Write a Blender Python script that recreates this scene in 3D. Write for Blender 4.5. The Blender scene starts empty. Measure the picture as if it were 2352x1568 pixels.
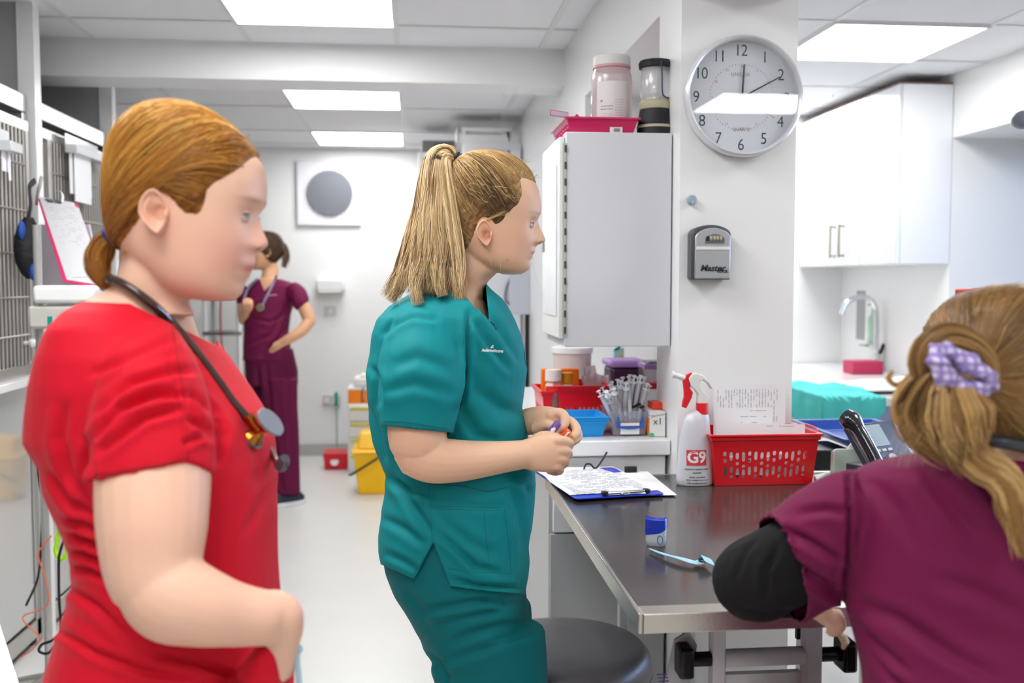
import bpy, bmesh, math, random
import numpy as np
from mathutils import Vector, Matrix, noise
from mathutils.bvhtree import BVHTree
random.seed(7); RNG = np.random.default_rng(11)
SC = bpy.context.scene; COL = SC.collection
PI = math.pi
# ------------------------------------------------------------------ camera
F_PX = 2287.0; CX, CY = 1176.0, 784.0; CAM_H = 1.40
YAW = math.radians(5.64); PITCH = math.radians(3.48)
CAM = np.array([0.0, 0.0, CAM_H])
_f = np.array([math.sin(YAW)*math.cos(PITCH), math.cos(YAW)*math.cos(PITCH), -math.sin(PITCH)])
_r = np.array([math.cos(YAW), -math.sin(YAW), 0.0])
_u = np.cross(_r, _f)
def ray(px, py):
    return _f + (px-CX)/F_PX*_r - (py-CY)/F_PX*_u
def P(px, py, d):            # point at depth d along the view axis
    return CAM + d*ray(px, py)
def onY(px, py, Y):
    r = ray(px, py); return CAM + r*(Y/r[1])
def onX(px, py, X):
    r = ray(px, py); return CAM + r*(X/r[0])
def onZ(px, py, Z):
    r = ray(px, py); return CAM + r*((Z-CAM_H)/r[2])
def proj(v):                 # points (n,3) -> px, py, depth
    q = np.asarray(v, float)-CAM
    d = q@_f
    return CX+F_PX*(q@_r)/d, CY-F_PX*(q@_u)/d, d
# ------------------------------------------------------------------ materials
def lin(c):
    if isinstance(c, str):
        c = [int(c[i:i+2], 16)/255 for i in (0, 2, 4)]
    return tuple(x/12.92 if x <= .04045 else ((x+.055)/1.055)**2.4 for x in c)
_M = {}
def mat(name, c='cccccc', rough=.5, metal=0, spec=.5, trans=0, alpha=1, emit=None, es=1, coat=0, coatr=.05,
        sss=0, sssr=(1,.3,.15), ssc=.01, bump=0, bscale=50, var=0, vscale=5, c2=None, ior=1.45, aniso=0, attr=None, sheen=0, voro=False, bdist=.002):
    if name in _M: return _M[name]
    m = bpy.data.materials.new(name); m.use_nodes = True; nt = m.node_tree
    b = nt.nodes['Principled BSDF']; L = nt.links.new
    col = (*lin(c), 1)
    b.inputs['Base Color'].default_value = col
    b.inputs['Roughness'].default_value = rough; b.inputs['Metallic'].default_value = metal
    b.inputs['IOR'].default_value = ior; b.inputs['Specular IOR Level'].default_value = spec
    b.inputs['Transmission Weight'].default_value = trans; b.inputs['Alpha'].default_value = alpha
    b.inputs['Coat Weight'].default_value = coat; b.inputs['Coat Roughness'].default_value = coatr
    b.inputs['Sheen Weight'].default_value = sheen
    b.inputs['Anisotropic'].default_value = aniso
    if sss:
        b.inputs['Subsurface Weight'].default_value = sss; b.inputs['Subsurface Radius'].default_value = sssr
        b.inputs['Subsurface Scale'].default_value = ssc
    if emit:
        b.inputs['Emission Color'].default_value = (*lin(emit), 1); b.inputs['Emission Strength'].default_value = es
    tc = nt.nodes.new('ShaderNodeTexCoord')
    src = None
    if attr:
        a = nt.nodes.new('ShaderNodeAttribute'); a.attribute_name = attr; src = a.outputs['Color']
    if var:
        n = nt.nodes.new('ShaderNodeTexNoise'); n.inputs['Scale'].default_value = vscale; n.inputs['Detail'].default_value = 4
        L(tc.outputs['Object'], n.inputs['Vector'])
        r = nt.nodes.new('ShaderNodeMapRange'); r.inputs['From Min'].default_value = .3; r.inputs['From Max'].default_value = .7
        L(n.outputs['Fac'], r.inputs['Value'])
        mx = nt.nodes.new('ShaderNodeMix'); mx.data_type = 'RGBA'
        L(r.outputs['Result'], mx.inputs['Factor'])
        c2l = lin(c2) if c2 else tuple(min(1, x*(1-var)) for x in col[:3])
        if src: 
            L(src, mx.inputs['A'])
            mu = nt.nodes.new('ShaderNodeMix'); mu.data_type = 'RGBA'; mu.blend_type = 'MULTIPLY'; mu.inputs['Factor'].default_value = 1
            L(src, mu.inputs['A']); mu.inputs['B'].default_value = (1-var,)*3+(1,); L(mu.outputs['Result'], mx.inputs['B'])
        else:
            mx.inputs['A'].default_value = col; mx.inputs['B'].default_value = (*c2l, 1)
        src = mx.outputs['Result']
    if src: L(src, b.inputs['Base Color'])
    if bump:
        n = nt.nodes.new('ShaderNodeTexVoronoi' if voro else 'ShaderNodeTexNoise'); n.inputs['Scale'].default_value = bscale
        L(tc.outputs['Object'], n.inputs['Vector'])
        bp = nt.nodes.new('ShaderNodeBump'); bp.inputs['Strength'].default_value = bump; bp.inputs['Distance'].default_value = bdist
        L(n.outputs['Distance' if voro else 'Fac'], bp.inputs['Height']); L(bp.outputs['Normal'], b.inputs['Normal'])
    _M[name] = m; return m
# ------------------------------------------------------------------ objects
_W = {}                       # world matrices of things, by object
def _mat4(loc, rot=(0,0,0)):
    from mathutils import Euler
    return Matrix.Translation(Vector(loc)) @ Euler(rot).to_matrix().to_4x4()
def tag(o, label=None, cat=None, group=None, kind=None):
    if label: o['label'] = label
    if cat: o['category'] = cat
    if group: o['group'] = group
    if kind: o['kind'] = kind
    return o
def thing(name, label, cat, loc=(0,0,0), rotz=0, group=None, rot=None):
    o = bpy.data.objects.new(name, None); COL.objects.link(o)
    o.empty_display_size = .05
    o.location = tuple(float(x) for x in loc); o.rotation_euler = rot if rot else (0, 0, rotz)
    _W[o] = _mat4(o.location, o.rotation_euler)
    return tag(o, label, cat, group)
class MB:
    """collects shapes and links them as ONE mesh object"""
    def __init__(s): s.v = []; s.f = []; s.m = []; s.n = 0; s.mi = 0
    def add(s, v, f, M=None):
        v = np.asarray(v, float).reshape(-1, 3)
        if M is not None:
            A = np.array(M); v = v@A[:3, :3].T + A[:3, 3]
        s.v.append(v); k = s.n
        s.f += [tuple(int(i)+k for i in q) for q in f]; s.m += [s.mi]*len(f); s.n += len(v); return s
    def box(s, a, b, M=None):
        x0, y0, z0 = a; x1, y1, z1 = b
        v = [(x0,y0,z0),(x1,y0,z0),(x1,y1,z0),(x0,y1,z0),(x0,y0,z1),(x1,y0,z1),(x1,y1,z1),(x0,y1,z1)]
        return s.add(v, [(0,3,2,1),(4,5,6,7),(0,1,5,4),(1,2,6,5),(2,3,7,6),(3,0,4,7)], M)
    def rings(s, R, cap=True, closed=True, M=None):
        R = [np.asarray(r, float) for r in R]; n = len(R[0]); v = np.concatenate(R); f = []
        for i in range(len(R)-1):
            for j in range(n if closed else n-1):
                a = i*n+j; b = i*n+(j+1) % n
                f.append((a, b, b+n, a+n))
        if cap and closed:
            v = np.vstack([v, R[0].mean(0), R[-1].mean(0)]); c0 = len(v)-2; c1 = c0+1; k = (len(R)-1)*n
            for j in range(n):
                f.append((c0, (j+1) % n, j)); f.append((c1, k+j, k+(j+1) % n))
        return s.add(v, f, M)
    def tube(s, pts, r, n=8, cap=True, flat=None, M=None):
        pts = np.asarray(pts, float); m = len(pts)
        r = np.broadcast_to(np.asarray(r, float), (m,)) if np.ndim(r) < 2 else r
        T = np.gradient(pts, axis=0); T /= np.linalg.norm(T, axis=1)[:, None]+1e-12
        up = np.array([0, 0, 1.]) if abs(T[0, 2]) < .9 else np.array([1., 0, 0])
        N = np.cross(T[0], up); N /= np.linalg.norm(N); R = []
        a = np.arange(n)*2*PI/n
        for i in range(m):
            N = N-T[i]*(N@T[i]); N /= np.linalg.norm(N)+1e-12; B = np.cross(T[i], N)
            fl = 1 if flat is None else flat
            R.append(pts[i]+r[i]*(np.cos(a)[:, None]*N+fl*np.sin(a)[:, None]*B))
        return s.rings(R, cap, True, M)
    def cyl(s, a, b, r, r2=None, n=24, cap=True, M=None):
        a = np.asarray(a, float); b = np.asarray(b, float)
        return s.tube([a, b], [r, r if r2 is None else r2], n, cap, None, M)
    def lathe(s, prof, n=32, M=None, cap=True, sx=1, sy=1):     # prof: (r,z)
        a = np.arange(n)*2*PI/n
        return s.rings([np.stack([r*sx*np.cos(a), r*sy*np.sin(a), np.full(n, z)], 1) for r, z in prof], cap, True, M)
    def ball(s, c, r, n=16, M=None):
        r = np.broadcast_to(np.asarray(r, float), (3,)); R = []
        a = np.arange(n)*2*PI/n
        for i in range(1, n//2+1):
            t = PI*i/(n//2+1)
            R.append(np.stack([c[0]+r[0]*math.sin(t)*np.cos(a), c[1]+r[1]*math.sin(t)*np.sin(a), np.full(n, c[2]-r[2]*math.cos(t))], 1))
        v0 = np.vstack([R[0].mean(0)*0+[c[0], c[1], c[2]-r[2]]]); 
        s.rings([np.repeat(v0, n, 0)]+R+[np.repeat(v0+[0, 0, 2*r[2]], n, 0)], True, True, M); return s
    def prism(s, poly, d, M=None):     # poly in local xy, extruded z 0..d
        p = np.array([(x, y, 0) for x, y in poly], float)
        n = len(p); v = np.vstack([p, p+[0, 0, d]])
        f = [tuple(range(n))[::-1], tuple(range(n, 2*n))]+[(i, (i+1) % n, (i+1) % n+n, i+n) for i in range(n)]
        return s.add(v, f, M)
    def V(s): return np.concatenate(s.v) if s.v else np.zeros((0, 3))
    def build(s, name, mats, parent=None, world=True, smooth=True, ang=35, bevel=0, bseg=2, sub=0, loc=None, attr=None, **kw):
        me = bpy.data.meshes.new(name); v = s.V()
        if parent is not None and world:
            A = np.array(_W[parent].inverted()); v = v@A[:3, :3].T+A[:3, 3]
        elif parent is None and loc is not None and world:
            v = v-np.asarray(loc, float)
        me.from_pydata(v.tolist(), [], s.f)
        mats = mats if isinstance(mats, (list, tuple)) else [mats]
        for m in mats: me.materials.append(m)
        if len(mats) > 1: me.polygons.foreach_set('material_index', s.m)
        me.validate(); me.update()
        if attr is not None:
            ca = me.color_attributes.new('tint', 'FLOAT_COLOR', 'POINT')
            ca.data.foreach_set('color', np.hstack([attr, np.ones((len(attr), 1))]).astype(np.float32).ravel())
        if smooth:
            me.shade_smooth()
            if ang and ang < 180: me.set_sharp_from_angle(angle=math.radians(ang))
        o = bpy.data.objects.new(name, me); COL.objects.link(o)
        if parent is not None: o.parent = parent; _W[o] = _W[parent].copy()
        else:
            o.location = (0, 0, 0) if loc is None else tuple(float(x) for x in loc)
            _W[o] = _mat4(o.location)
        if bevel:
            md = o.modifiers.new('bevel', 'BEVEL'); md.width = bevel; md.segments = bseg; md.limit_method = 'ANGLE'; md.angle_limit = math.radians(40); md.harden_normals = False
        if sub:
            md = o.modifiers.new('sub', 'SUBSURF'); md.levels = sub; md.render_levels = sub
        if kw: tag(o, **kw)
        return o
def struct(name, mb, m, **k):
    o = mb.build(name, m, **k); o['kind'] = 'structure'; return o
def dup(o, loc=None, rotz=None, label=None, group=None, parent=None):
    c = o.copy(); COL.objects.link(c); c.parent = parent
    for ch in o.children: dup(ch, parent=c)
    if loc is not None: c.location = loc
    if rotz is not None: c.rotation_euler = (0, 0, rotz)
    if label: c['label'] = label
    if group: c['group'] = group
    return c
def basis(o, x, y, z):
    m = Matrix.Identity(4)
    for i in range(3):
        m[i][0] = x[i]; m[i][1] = y[i]; m[i][2] = z[i]; m[i][3] = o[i]
    return m
def nrm(v): v = np.asarray(v, float); return v/np.linalg.norm(v)
def spline(pts, n=40):
    p = np.asarray(pts, float); t = np.arange(len(p)); T = np.linspace(0, len(p)-1, n); out = []
    P_ = np.vstack([2*p[0]-p[1], p, 2*p[-1]-p[-2]])
    for q in T:
        i = min(int(q), len(p)-2); u = q-i; a, b, c, d = P_[i:i+4]
        out.append(.5*((2*b)+(c-a)*u+(2*a-5*b+4*c-d)*u*u+(3*b-a-3*c+d)*u**3))
    return np.array(out)
def pchip(x, y, q):
    x = np.asarray(x, float); y = np.asarray(y, float); q = np.asarray(q, float)
    h = np.diff(x); dl = np.diff(y)/h; m = np.zeros(len(x))
    for i in range(1, len(x)-1):
        if dl[i-1]*dl[i] > 0:
            w1 = 2*h[i]+h[i-1]; w2 = h[i]+2*h[i-1]; m[i] = (w1+w2)/(w1/dl[i-1]+w2/dl[i])
    m[0] = dl[0]; m[-1] = dl[-1]
    i = np.clip(np.searchsorted(x, q)-1, 0, len(x)-2); t = np.clip((q-x[i])/h[i], 0, 1)
    return (1+2*t)*(1-t)**2*y[i]+t*(1-t)**2*h[i]*m[i]+t*t*(3-2*t)*y[i+1]+t*t*(t-1)*h[i]*m[i+1]
def _eval(o):
    dg = bpy.context.evaluated_depsgraph_get(); me = bpy.data.meshes.new_from_object(o.evaluated_get(dg))
    n = len(me.vertices); v = np.empty(n*3, np.float32); me.vertices.foreach_get('co', v)
    f = [tuple(p.vertices) for p in me.polygons]
    nn = np.empty(n*3, np.float32); me.vertices.foreach_get('normal', nn)
    bpy.data.meshes.remove(me); return v.reshape(-1, 3).astype(float), f, nn.reshape(-1, 3).astype(float)
def text(body, size=1, bold=0, extrude=.0, shear=0, space=1, align='CENTER'):
    cu = bpy.data.curves.new('t', 'FONT'); cu.body = body; cu.size = size; cu.offset = bold; cu.extrude = extrude
    cu.shear = shear; cu.space_character = space; cu.align_x = align; cu.align_y = 'CENTER'; cu.resolution_u = 3
    o = bpy.data.objects.new('t', cu); COL.objects.link(o); v, f, _ = _eval(o)
    bpy.data.objects.remove(o); bpy.data.curves.remove(cu); return v, f
def plate(outer, holes=(), d=.002):      # flat panel with holes, thickness d centred on z=0
    cu = bpy.data.curves.new('p', 'CURVE'); cu.dimensions = '2D'; cu.fill_mode = 'BOTH'; cu.extrude = d/2
    for poly in [outer]+list(holes):
        sp = cu.splines.new('POLY'); sp.points.add(len(poly)-1); sp.use_cyclic_u = True
        for q, (x, y) in zip(sp.points, poly): q.co = (x, y, 0, 1)
    o = bpy.data.objects.new('p', cu); COL.objects.link(o); v, f, _ = _eval(o)
    bpy.data.objects.remove(o); bpy.data.curves.remove(cu); return v, f
def ell(cx, cy, rx, ry, n=12, e=2):
    a = np.arange(n)*2*PI/n; c, s_ = np.cos(a), np.sin(a)
    return [(cx+rx*np.sign(p)*abs(p)**(2/e), cy+ry*np.sign(q)*abs(q)**(2/e)) for p, q in zip(c, s_)]
def fuse(mb, vox=.004, smooth=3, fac=.5):
    """one continuous surface out of overlapping volumes"""
    me = bpy.data.meshes.new('tmp'); me.from_pydata(mb.V().tolist(), [], mb.f)
    o = bpy.data.objects.new('tmp', me); COL.objects.link(o)
    m = o.modifiers.new('r', 'REMESH'); m.mode = 'VOXEL'; m.voxel_size = vox; m.adaptivity = 0
    if smooth:
        s_ = o.modifiers.new('s', 'SMOOTH'); s_.factor = fac; s_.iterations = smooth
    v, f, n = _eval(o); bpy.data.objects.remove(o); bpy.data.meshes.remove(me)
    out = MB(); out.add(v, f); out.N = n; return out
def normals(mb):
    v = mb.V(); me = bpy.data.meshes.new('tmp'); me.from_pydata(v.tolist(), [], mb.f); me.update()
    n = np.empty(len(v)*3, np.float32); me.vertices.foreach_get('normal', n); bpy.data.meshes.remove(me)
    return n.reshape(-1, 3).astype(float)
def bvh(mb): return BVHTree.FromPolygons([tuple(x) for x in mb.V()], mb.f)
def hit(tree, px, py, off=.0):            # first surface point seen through a pixel, at build time
    r = Vector(ray(px, py)).normalized(); h = tree.ray_cast(Vector(CAM), r)
    if h[0] is None: return None
    return np.array(h[0])+np.array(h[1])*off
EXPO = -0.25
# ------------------------------------------------------------------ materials of the room
M_WALL = mat('wall_paint', 'f7f7f6', .42, coat=.15, coatr=.25, var=.03, vscale=1.5)
M_WALL_R = mat('wall_paint_gloss', 'f7f7f7', .3, coat=.3, coatr=.15)
M_CEIL = mat('ceiling_tile', 'f4f4f8', .8, bump=.15, bscale=400)
M_TBAR = mat('ceiling_bar', 'e9e9e9', .4)
M_FLOOR = mat('vinyl_floor', 'e4e3df', .32, coat=.2, coatr=.25, var=.03, vscale=3)
M_SKIRT = mat('skirting_grey', 'b9b7b5', .5)
M_LED = mat('led_panel', 'ffffff', .5, emit='fdfeff', es=17)
M_WHITE = mat('white_gloss_paint', 'efefef', .25, coat=.3, coatr=.08)
M_WHITEM = mat('white_matt', 'f4f4f4', .55)
M_PLW = mat('white_plastic', 'eeeeec', .35)
M_CABG = mat('cabinet_grey_white', 'd6d6da', .38)
M_STEEL = mat('brushed_steel', 'bdbbb6', .28, metal=1, bump=.06, bscale=300)
M_CHROME = mat('chrome', 'd8dadc', .08, metal=1)
M_GREYP = mat('grey_panel', 'a9a9aa', .5)
M_BLACK = mat('black_plastic', '17181b', .35)
M_RUB = mat('black_rubber', '141416', .6)
CEIL = 2.45
def slab(n, a, b, m=None, **k): return struct(n, MB().box(a, b), m or M_WALL, **k)
slab('floor', (-3.2,-3,-.05), (3.5,8.3,0), M_FLOOR)
slab('ceiling', (-3.2,-3,CEIL), (3.5,8.3,CEIL+.05), M_CEIL)
slab('wall_back', (-3.2,8.08,0), (1.0,8.2,CEIL))
slab('wall_behind_camera', (-3.2,-3.1,0), (3.5,-3,CEIL))
slab('wall_left', (-2.4,-3,0), (-2.3,8.08,CEIL), M_GREYP)
slab('wall_partition_kennel_near', (-2.3,4.0,0), (-1.48,4.06,CEIL), M_GREYP)
slab('wall_partition_kennel_far', (-2.3,4.98,0), (-1.48,5.04,CEIL), M_GREYP)
slab('wall_partition_kennel_front', (-2.3,2.2,0), (-1.48,2.26,CEIL), M_GREYP)
slab('trim_1', (-1.485,3.985,0), (-1.425,4.05,CEIL), M_WHITE)
slab('trim_2', (-1.485,4.97,0), (-1.425,5.03,CEIL), M_WHITE)
slab('trim_3', (-1.485,2.19,0), (-1.425,2.25,CEIL), M_WHITE)
# cross beam and the long beam over the pillar
slab('trim_4', (-2.3,4.55,2.288), (.69,4.80,CEIL), M_WHITEM)
slab('trim_5', (.69,.9,2.14), (1.0,4.0,CEIL), M_WALL_R)
slab('wall_pillar', (.69,2.55,0), (1.0,2.78,2.14), M_WALL_R)
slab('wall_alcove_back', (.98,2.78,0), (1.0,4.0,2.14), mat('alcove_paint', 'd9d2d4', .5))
slab('wall_middle', (.69,4.0,0), (1.0,8.08,CEIL), M_WALL_R)
slab('baseboard_back', (-2.3,8.05,0), (.69,8.08,.09), M_SKIRT)
# right-hand room
slab('wall_right_room_back', (1.0,6.2,0), (2.9,6.32,CEIL), M_WALL_R)
slab('wall_right', (2.75,4.9,0), (2.9,6.2,CEIL), M_WALL)
slab('wall_right_header', (2.75,-3,2.13), (2.9,4.9,CEIL), M_WALL)
slab('wall_right_lower', (2.75,-3,0), (2.9,4.9,.95), M_WALL)
slab('wall_right_near', (2.75,-3,.95), (2.9,1.2,2.13), M_WALL)
slab('wall_reveal_far', (2.9,4.9,.9), (3.4,5.0,2.2), M_WALL)
slab('wall_reveal_near', (2.9,1.1,.9), (3.4,1.2,2.2), M_WALL)
slab('wall_reveal_top', (2.9,1.2,2.13), (3.4,4.9,2.2), M_WALL)
slab('wall_window_sill', (2.9,1.2,.9), (3.4,4.9,.95), M_WALL)
w = MB()
for y0 in (1.2, 2.4, 3.6, 4.84): w.box((3.32,y0,.95), (3.37,y0+.06,2.13))
w.box((3.32,1.2,.95), (3.37,4.9,1.01)).box((3.32,1.2,2.07), (3.37,4.9,2.13))
struct('window_1', w, M_WHITE)
g = MB().box((3.34,1.2,1.0), (3.346,4.9,2.08)); go = struct('window_2', g, mat('window_glass', 'ffffff', 0, trans=1, ior=1.1, spec=.2))
# ceiling grid bars (24 mm tees just proud of the tiles)
g = MB()
for x in (-2.03, -1.37, -.712, -.066, .58): g.box((x-.012,-3,CEIL-.004), (x+.012,8.08,CEIL-.001))
for y in (-2.4,-1.74,-1.08,-.42,.24,.9,1.56,2.22,2.88,3.54,4.2,5.52,6.18,7.15,7.8): g.box((-2.3,y-.012,CEIL-.0045), (.69,y+.012,CEIL-.0015))
struct('trim_6', g, M_TBAR)
g = MB()
for x in (1.05, 1.705, 2.37): g.box((x-.012,-3,CEIL-.004), (x+.012,6.2,CEIL-.001))
for y in (-2.4,-1.74,-1.08,-.42,.24,.9,1.56,2.22,2.88,3.3,3.95,4.61,5.27,5.93): g.box((1.0,y-.012,CEIL-.0045), (2.75,y+.012,CEIL-.0015))
struct('trim_7', g, M_TBAR)
def led(x0, y0, x1, y1, label):
    t = thing('ceiling_light', label, 'ceiling light', ((x0+x1)/2, (y0+y1)/2, CEIL-.014), group='square LED ceiling panels')
    f = MB()
    for a, b in (((x0,y0),(x1,y0+.012)), ((x0,y1-.012),(x1,y1)), ((x0,y0+.012),(x0+.012,y1-.012)), ((x1-.012,y0+.012),(x1,y1-.012))):
        f.box((a[0],a[1],CEIL-.012), (b[0],b[1],CEIL-.005))
    f.build('frame', M_TBAR, t)
    MB().box((x0+.012,y0+.012,CEIL-.010), (x1-.012,y1-.012,CEIL-.006)).build('diffuser', M_LED, t)
    return t
led(-.712,3.54,-.066,4.2, 'bright square ceiling light at the top edge, nearest of the row over the floor')
led(-.712,5.52,-.066,6.18, 'bright square ceiling light just beyond the cross beam')
led(-.712,7.15,-.066,7.8, 'bright square ceiling light nearest the back wall')
led(1.705,3.95,2.37,4.61, 'bright square ceiling light right of the clock in the right-hand room')
led(1.705,5.5,2.37,6.14, 'ceiling light at the far end of the right-hand room, mostly behind the cupboard')
led(-.712,1.56,-.066,2.22, 'square ceiling light above the standing people, outside the view')
led(-.712,-1.08,-.066,-.42, 'square ceiling light behind the camera over the left side')
led(1.705,-1.08,2.37,-.42, 'square ceiling light behind the camera over the right side')
led(1.705,1.56,2.37,2.22, 'square ceiling light above the seated person, outside the view')
led(-.712,.24,-.066,.9, 'unseen ceiling light added over the camera side of the aisle to brighten the figures')  # unseen panel, added to lift the light on the figures
led(-1.358,2.22,-.724,2.88, 'unseen ceiling light added over the kennel side of the aisle to brighten it')  # unseen panel, added to brighten the kennel corner and the red tunic
# tiny green status light
tag(MB().lathe([(.001,0),(.006,0),(.006,-.006),(.001,-.007)], 12, _mat4(onZ(1950,134,CEIL-.001))).build('indicator_light', mat('green_led', '66ffcc', .4, emit='55ffc0', es=2)), 'tiny green indicator light on the ceiling below the right-hand panel', 'indicator light')
# ------------------------------------------------------------------ kennels
M_BAR = mat('kennel_bar', 'b4b0aa', .4, metal=.6)
M_BACKK = mat('kennel_interior', '8d8c8a', .5)
M_GLK = mat('kennel_lower_door', 'b5b5b5', .06, metal=.0, spec=1.0, coat=1, coatr=.03)
def kennel(y0, y1, label):
    t = thing('kennel', label, 'kennel', (-1.45, (y0+y1)/2, 0), group='kennels along the left wall')
    X = -1.45
    fr = MB()
    fr.box((X-.05,y0,2.03), (X,y1,2.10)).box((X-.03,y0+.02,1.955), (X+.012,y1-.02,2.0))
    fr.box((X-.05,y0,.0), (X,y0+.045,2.03)).box((X-.05,y1-.045,0), (X,y1,2.03))
    fr.box((X-.05,y0,1.02), (X+.01,y1,1.09)).box((X-.05,y0,.03), (X,y1,.10))
    fr.build('frame', M_STEEL, t, bevel=.004)
    sh = MB().box((X-.8,y0+.01,.04), (X-.78,y1-.01,2.1)).box((X-.78,y0+.01,1.02), (X-.05,y1-.01,1.05)).box((X-.78,y0+.01,2.08), (X-.05,y1-.01,2.1)).box((X-.78,y0+.01,.04), (X-.05,y1-.01,.06))
    sh.build('shell', M_BACKK, t)
    d = MB()
    d.box((X+.001,y0+.05,1.10), (X+.02,y0+.075,1.955)).box((X+.001,y1-.075,1.10), (X+.02,y1-.05,1.955))
    n = int((y1-y0-.15)/.034)
    for i in range(n+1):
        y = y0+.075+(y1-y0-.15)*i/n
        d.cyl((X+.01,y,1.09), (X+.01,y,1.96), .0048, n=6)
    for z in (1.2, 1.34, 1.5, 1.66, 1.83): d.cyl((X+.014,y0+.06,z), (X+.014,y1-.06,z), .0035, n=6)
    dd = d.build('door', M_BAR, t)
    h = MB().ball((X+.04,y1-.12,1.17), .016).cyl((X+.01,y1-.12,1.17), (X+.04,y1-.12,1.17), .007)
    h.build('latch', M_PLW, dd)
    MB().box((X+.002,y0+.05,1.015), (X+.05,y1-.05,1.045)).build('ledge', M_WHITE, t, bevel=.003)
    MB().box((X-.02,y0+.05,.11), (X-.006,y1-.05,1.0)).build('door', M_GLK, t)
    return t
kennel(3.1,3.97,'steel kennel at the left edge with barred upper door, nearest the camera')
kennel(4.07,4.96,'steel kennel with barred door behind the first white post')
kennel(5.06,5.95,'steel kennel farther down the left side behind the second white post')
# ------------------------------------------------------------------ back wall fittings
t = thing('air_vent', 'square white wall panel with round grey slatted grille on the back wall', 'vent', (-.69,8.07,2.1))
a = onY(681,368,8.05); b = onY(829,518,8.05)
MB().box((a[0],8.045,b[2]), (b[0],8.079,a[2])).build('panel', mat('vent_panel', 'ecebf1', .3), t, bevel=.004)
c = onY(758,443,8.04); r = .178; fr = MB(); n = 20
M_VENTG = mat('vent_slat', '8e9097', .4)
MB().cyl((c[0],8.044,c[2]), (c[0],8.03,c[2]), r, n=48).build('grille', mat('vent_dark', '9a9ca6', .6), t)
for i in range(n):
    z = -r+.008+(2*r-.016)*i/(n-1); wd = math.sqrt(max(r*r-z*z, 1e-5))
    fr.box((c[0]-wd,8.02,c[2]+z-.0045), (c[0]+wd,8.03,c[2]+z+.0025))
fr.build('slats', M_VENTG, t)
t = thing('paper_dispenser', 'small white wall dispenser under the round vent on the back wall', 'dispenser', onY(758,655,8.05))
a = onY(726,641,7.98); b = onY(790,668,7.98)
MB().box((a[0],7.96,b[2]), (b[0],8.08,a[2])).build('body', M_PLW, t, bevel=.012)
MB().box((a[0]+.02,7.955,b[2]-.012), (b[0]-.02,8.05,b[2])).build('tray', M_WHITEM, t, bevel=.003)
a = onY(746,703,8.07); b = onY(772,725,8.07)
t = thing('light_switch', 'small white switch plate below the dispenser on the back wall', 'switch', (a[0],8.08,b[2]))
MB().box((a[0],8.062,b[2]), (b[0],8.079,a[2])).build('plate', mat('switch_plastic', 'dcdad8', .4), t, bevel=.003)
MB().box((a[0]+.03,8.055,b[2]+.02), (b[0]-.03,8.062,a[2]-.02)).build('rocker', M_PLW, t, bevel=.002)
a = onY(741,907,8.07); b = onY(782,930,8.07)
t = thing('wall_socket', 'white double wall socket left of the orange bins', 'socket', (a[0],8.08,b[2]))
MB().box((a[0],8.055,b[2]), (b[0],8.079,a[2])).build('plate', mat('socket_plastic', 'cfcdca', .4), t, bevel=.003)
MB().box((a[0]+.02,8.05,b[2]+.025), (a[0]+.05,8.056,a[2]-.02)).build('rocker', M_PLW, t)
MB().box((b[0]-.05,8.05,b[2]+.025), (b[0]-.02,8.056,a[2]-.02)).build('rocker', M_PLW, t)
# storage drawers, sharps bins and the yellow mop bucket
yb = 7.3
t = thing('drawer_tower', 'white drawer tower with yellow stripes against the back wall behind the mop bucket', 'storage drawers', (-.33,7.5,0))
a = onY(798,928,yb); b = onY(905,1062,yb)
MB().box((a[0],yb,.0), (b[0],7.9,a[2])).build('body', M_PLW, t, bevel=.008)
dz = (a[2]-.03)/4
for i in range(4):
    MB().box((a[0]+.015,yb-.012,.025+i*dz), (b[0]-.015,yb,.025+(i+1)*dz-.012)).build('drawer', mat('drawer_white','e4e4e0',.4), t, bevel=.004)
    MB().box((a[0]+.02,yb-.020,.02+i*dz+dz-.03), (b[0]-.02,yb-.012,.02+i*dz+dz-.012)).build('drawer_handle', mat('yellow_strip', 'd8cc10', .4), t)
t0 = a[2]
for i, (x0, x1, lab) in enumerate(((779,812,'orange waste box on the drawer tower, left one of two'), (822,870,'orange waste box on the drawer tower, beside the teal tunic'))):
    p = onY(x0,928,yb+.05); q = onY(x1,896,yb+.05)
    if i == 0: p[0] = max(p[0], a[0]+.002); q[0] = p[0]+.10; pe = q[0]+.016
    else: p[0] = pe; q[0] = pe+.17
    t = thing('waste_box', lab, 'waste box', ((p[0]+q[0])/2,yb+.2,t0), group='orange waste boxes')
    MB().box((p[0],yb+.03,t0), (q[0],yb+.3,t0+.1)).build('body', mat('orange_plastic', 'ff8a10', .4), t, bevel=.006)
    MB().box((p[0]-.004,yb+.026,t0+.1), (q[0]+.004,yb+.304,t0+.115)).build('lid', M_PLW, t, bevel=.004)
t = thing('storage_tub', 'white plastic tub with pale lid on top of the orange waste boxes', 'tub', (-.3,yb+.2,t0+.115))
MB().box((a[0]+.04,yb+.05,t0+.116), (b[0]-.03,yb+.28,t0+.19)).build('body', M_PLW, t, bevel=.02)
MB().box((a[0]+.09,yb+.06,t0+.19), (b[0]-.03,yb+.27,t0+.205)).build('lid', mat('cream_plastic', 'f3eed0', .4), t, bevel=.004)
p = onY(773,914,7.95)
tag(MB().box((p[0]-.013,7.9,p[2]-.05), (p[0]+.013,7.95,p[2]+.05)).cyl((p[0],7.93,p[2]-.05), (p[0],7.93,p[2]-.4), .004, n=8).build('charger_plug', mat('teal_plastic','159c86',.4), loc=(p[0],7.93,p[2]), bevel=.003), 'teal plug with cable hanging beside the wall socket', 'plug')
p = onY(743,1075,7.45); q = onY(802,1036,7.45)
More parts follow.
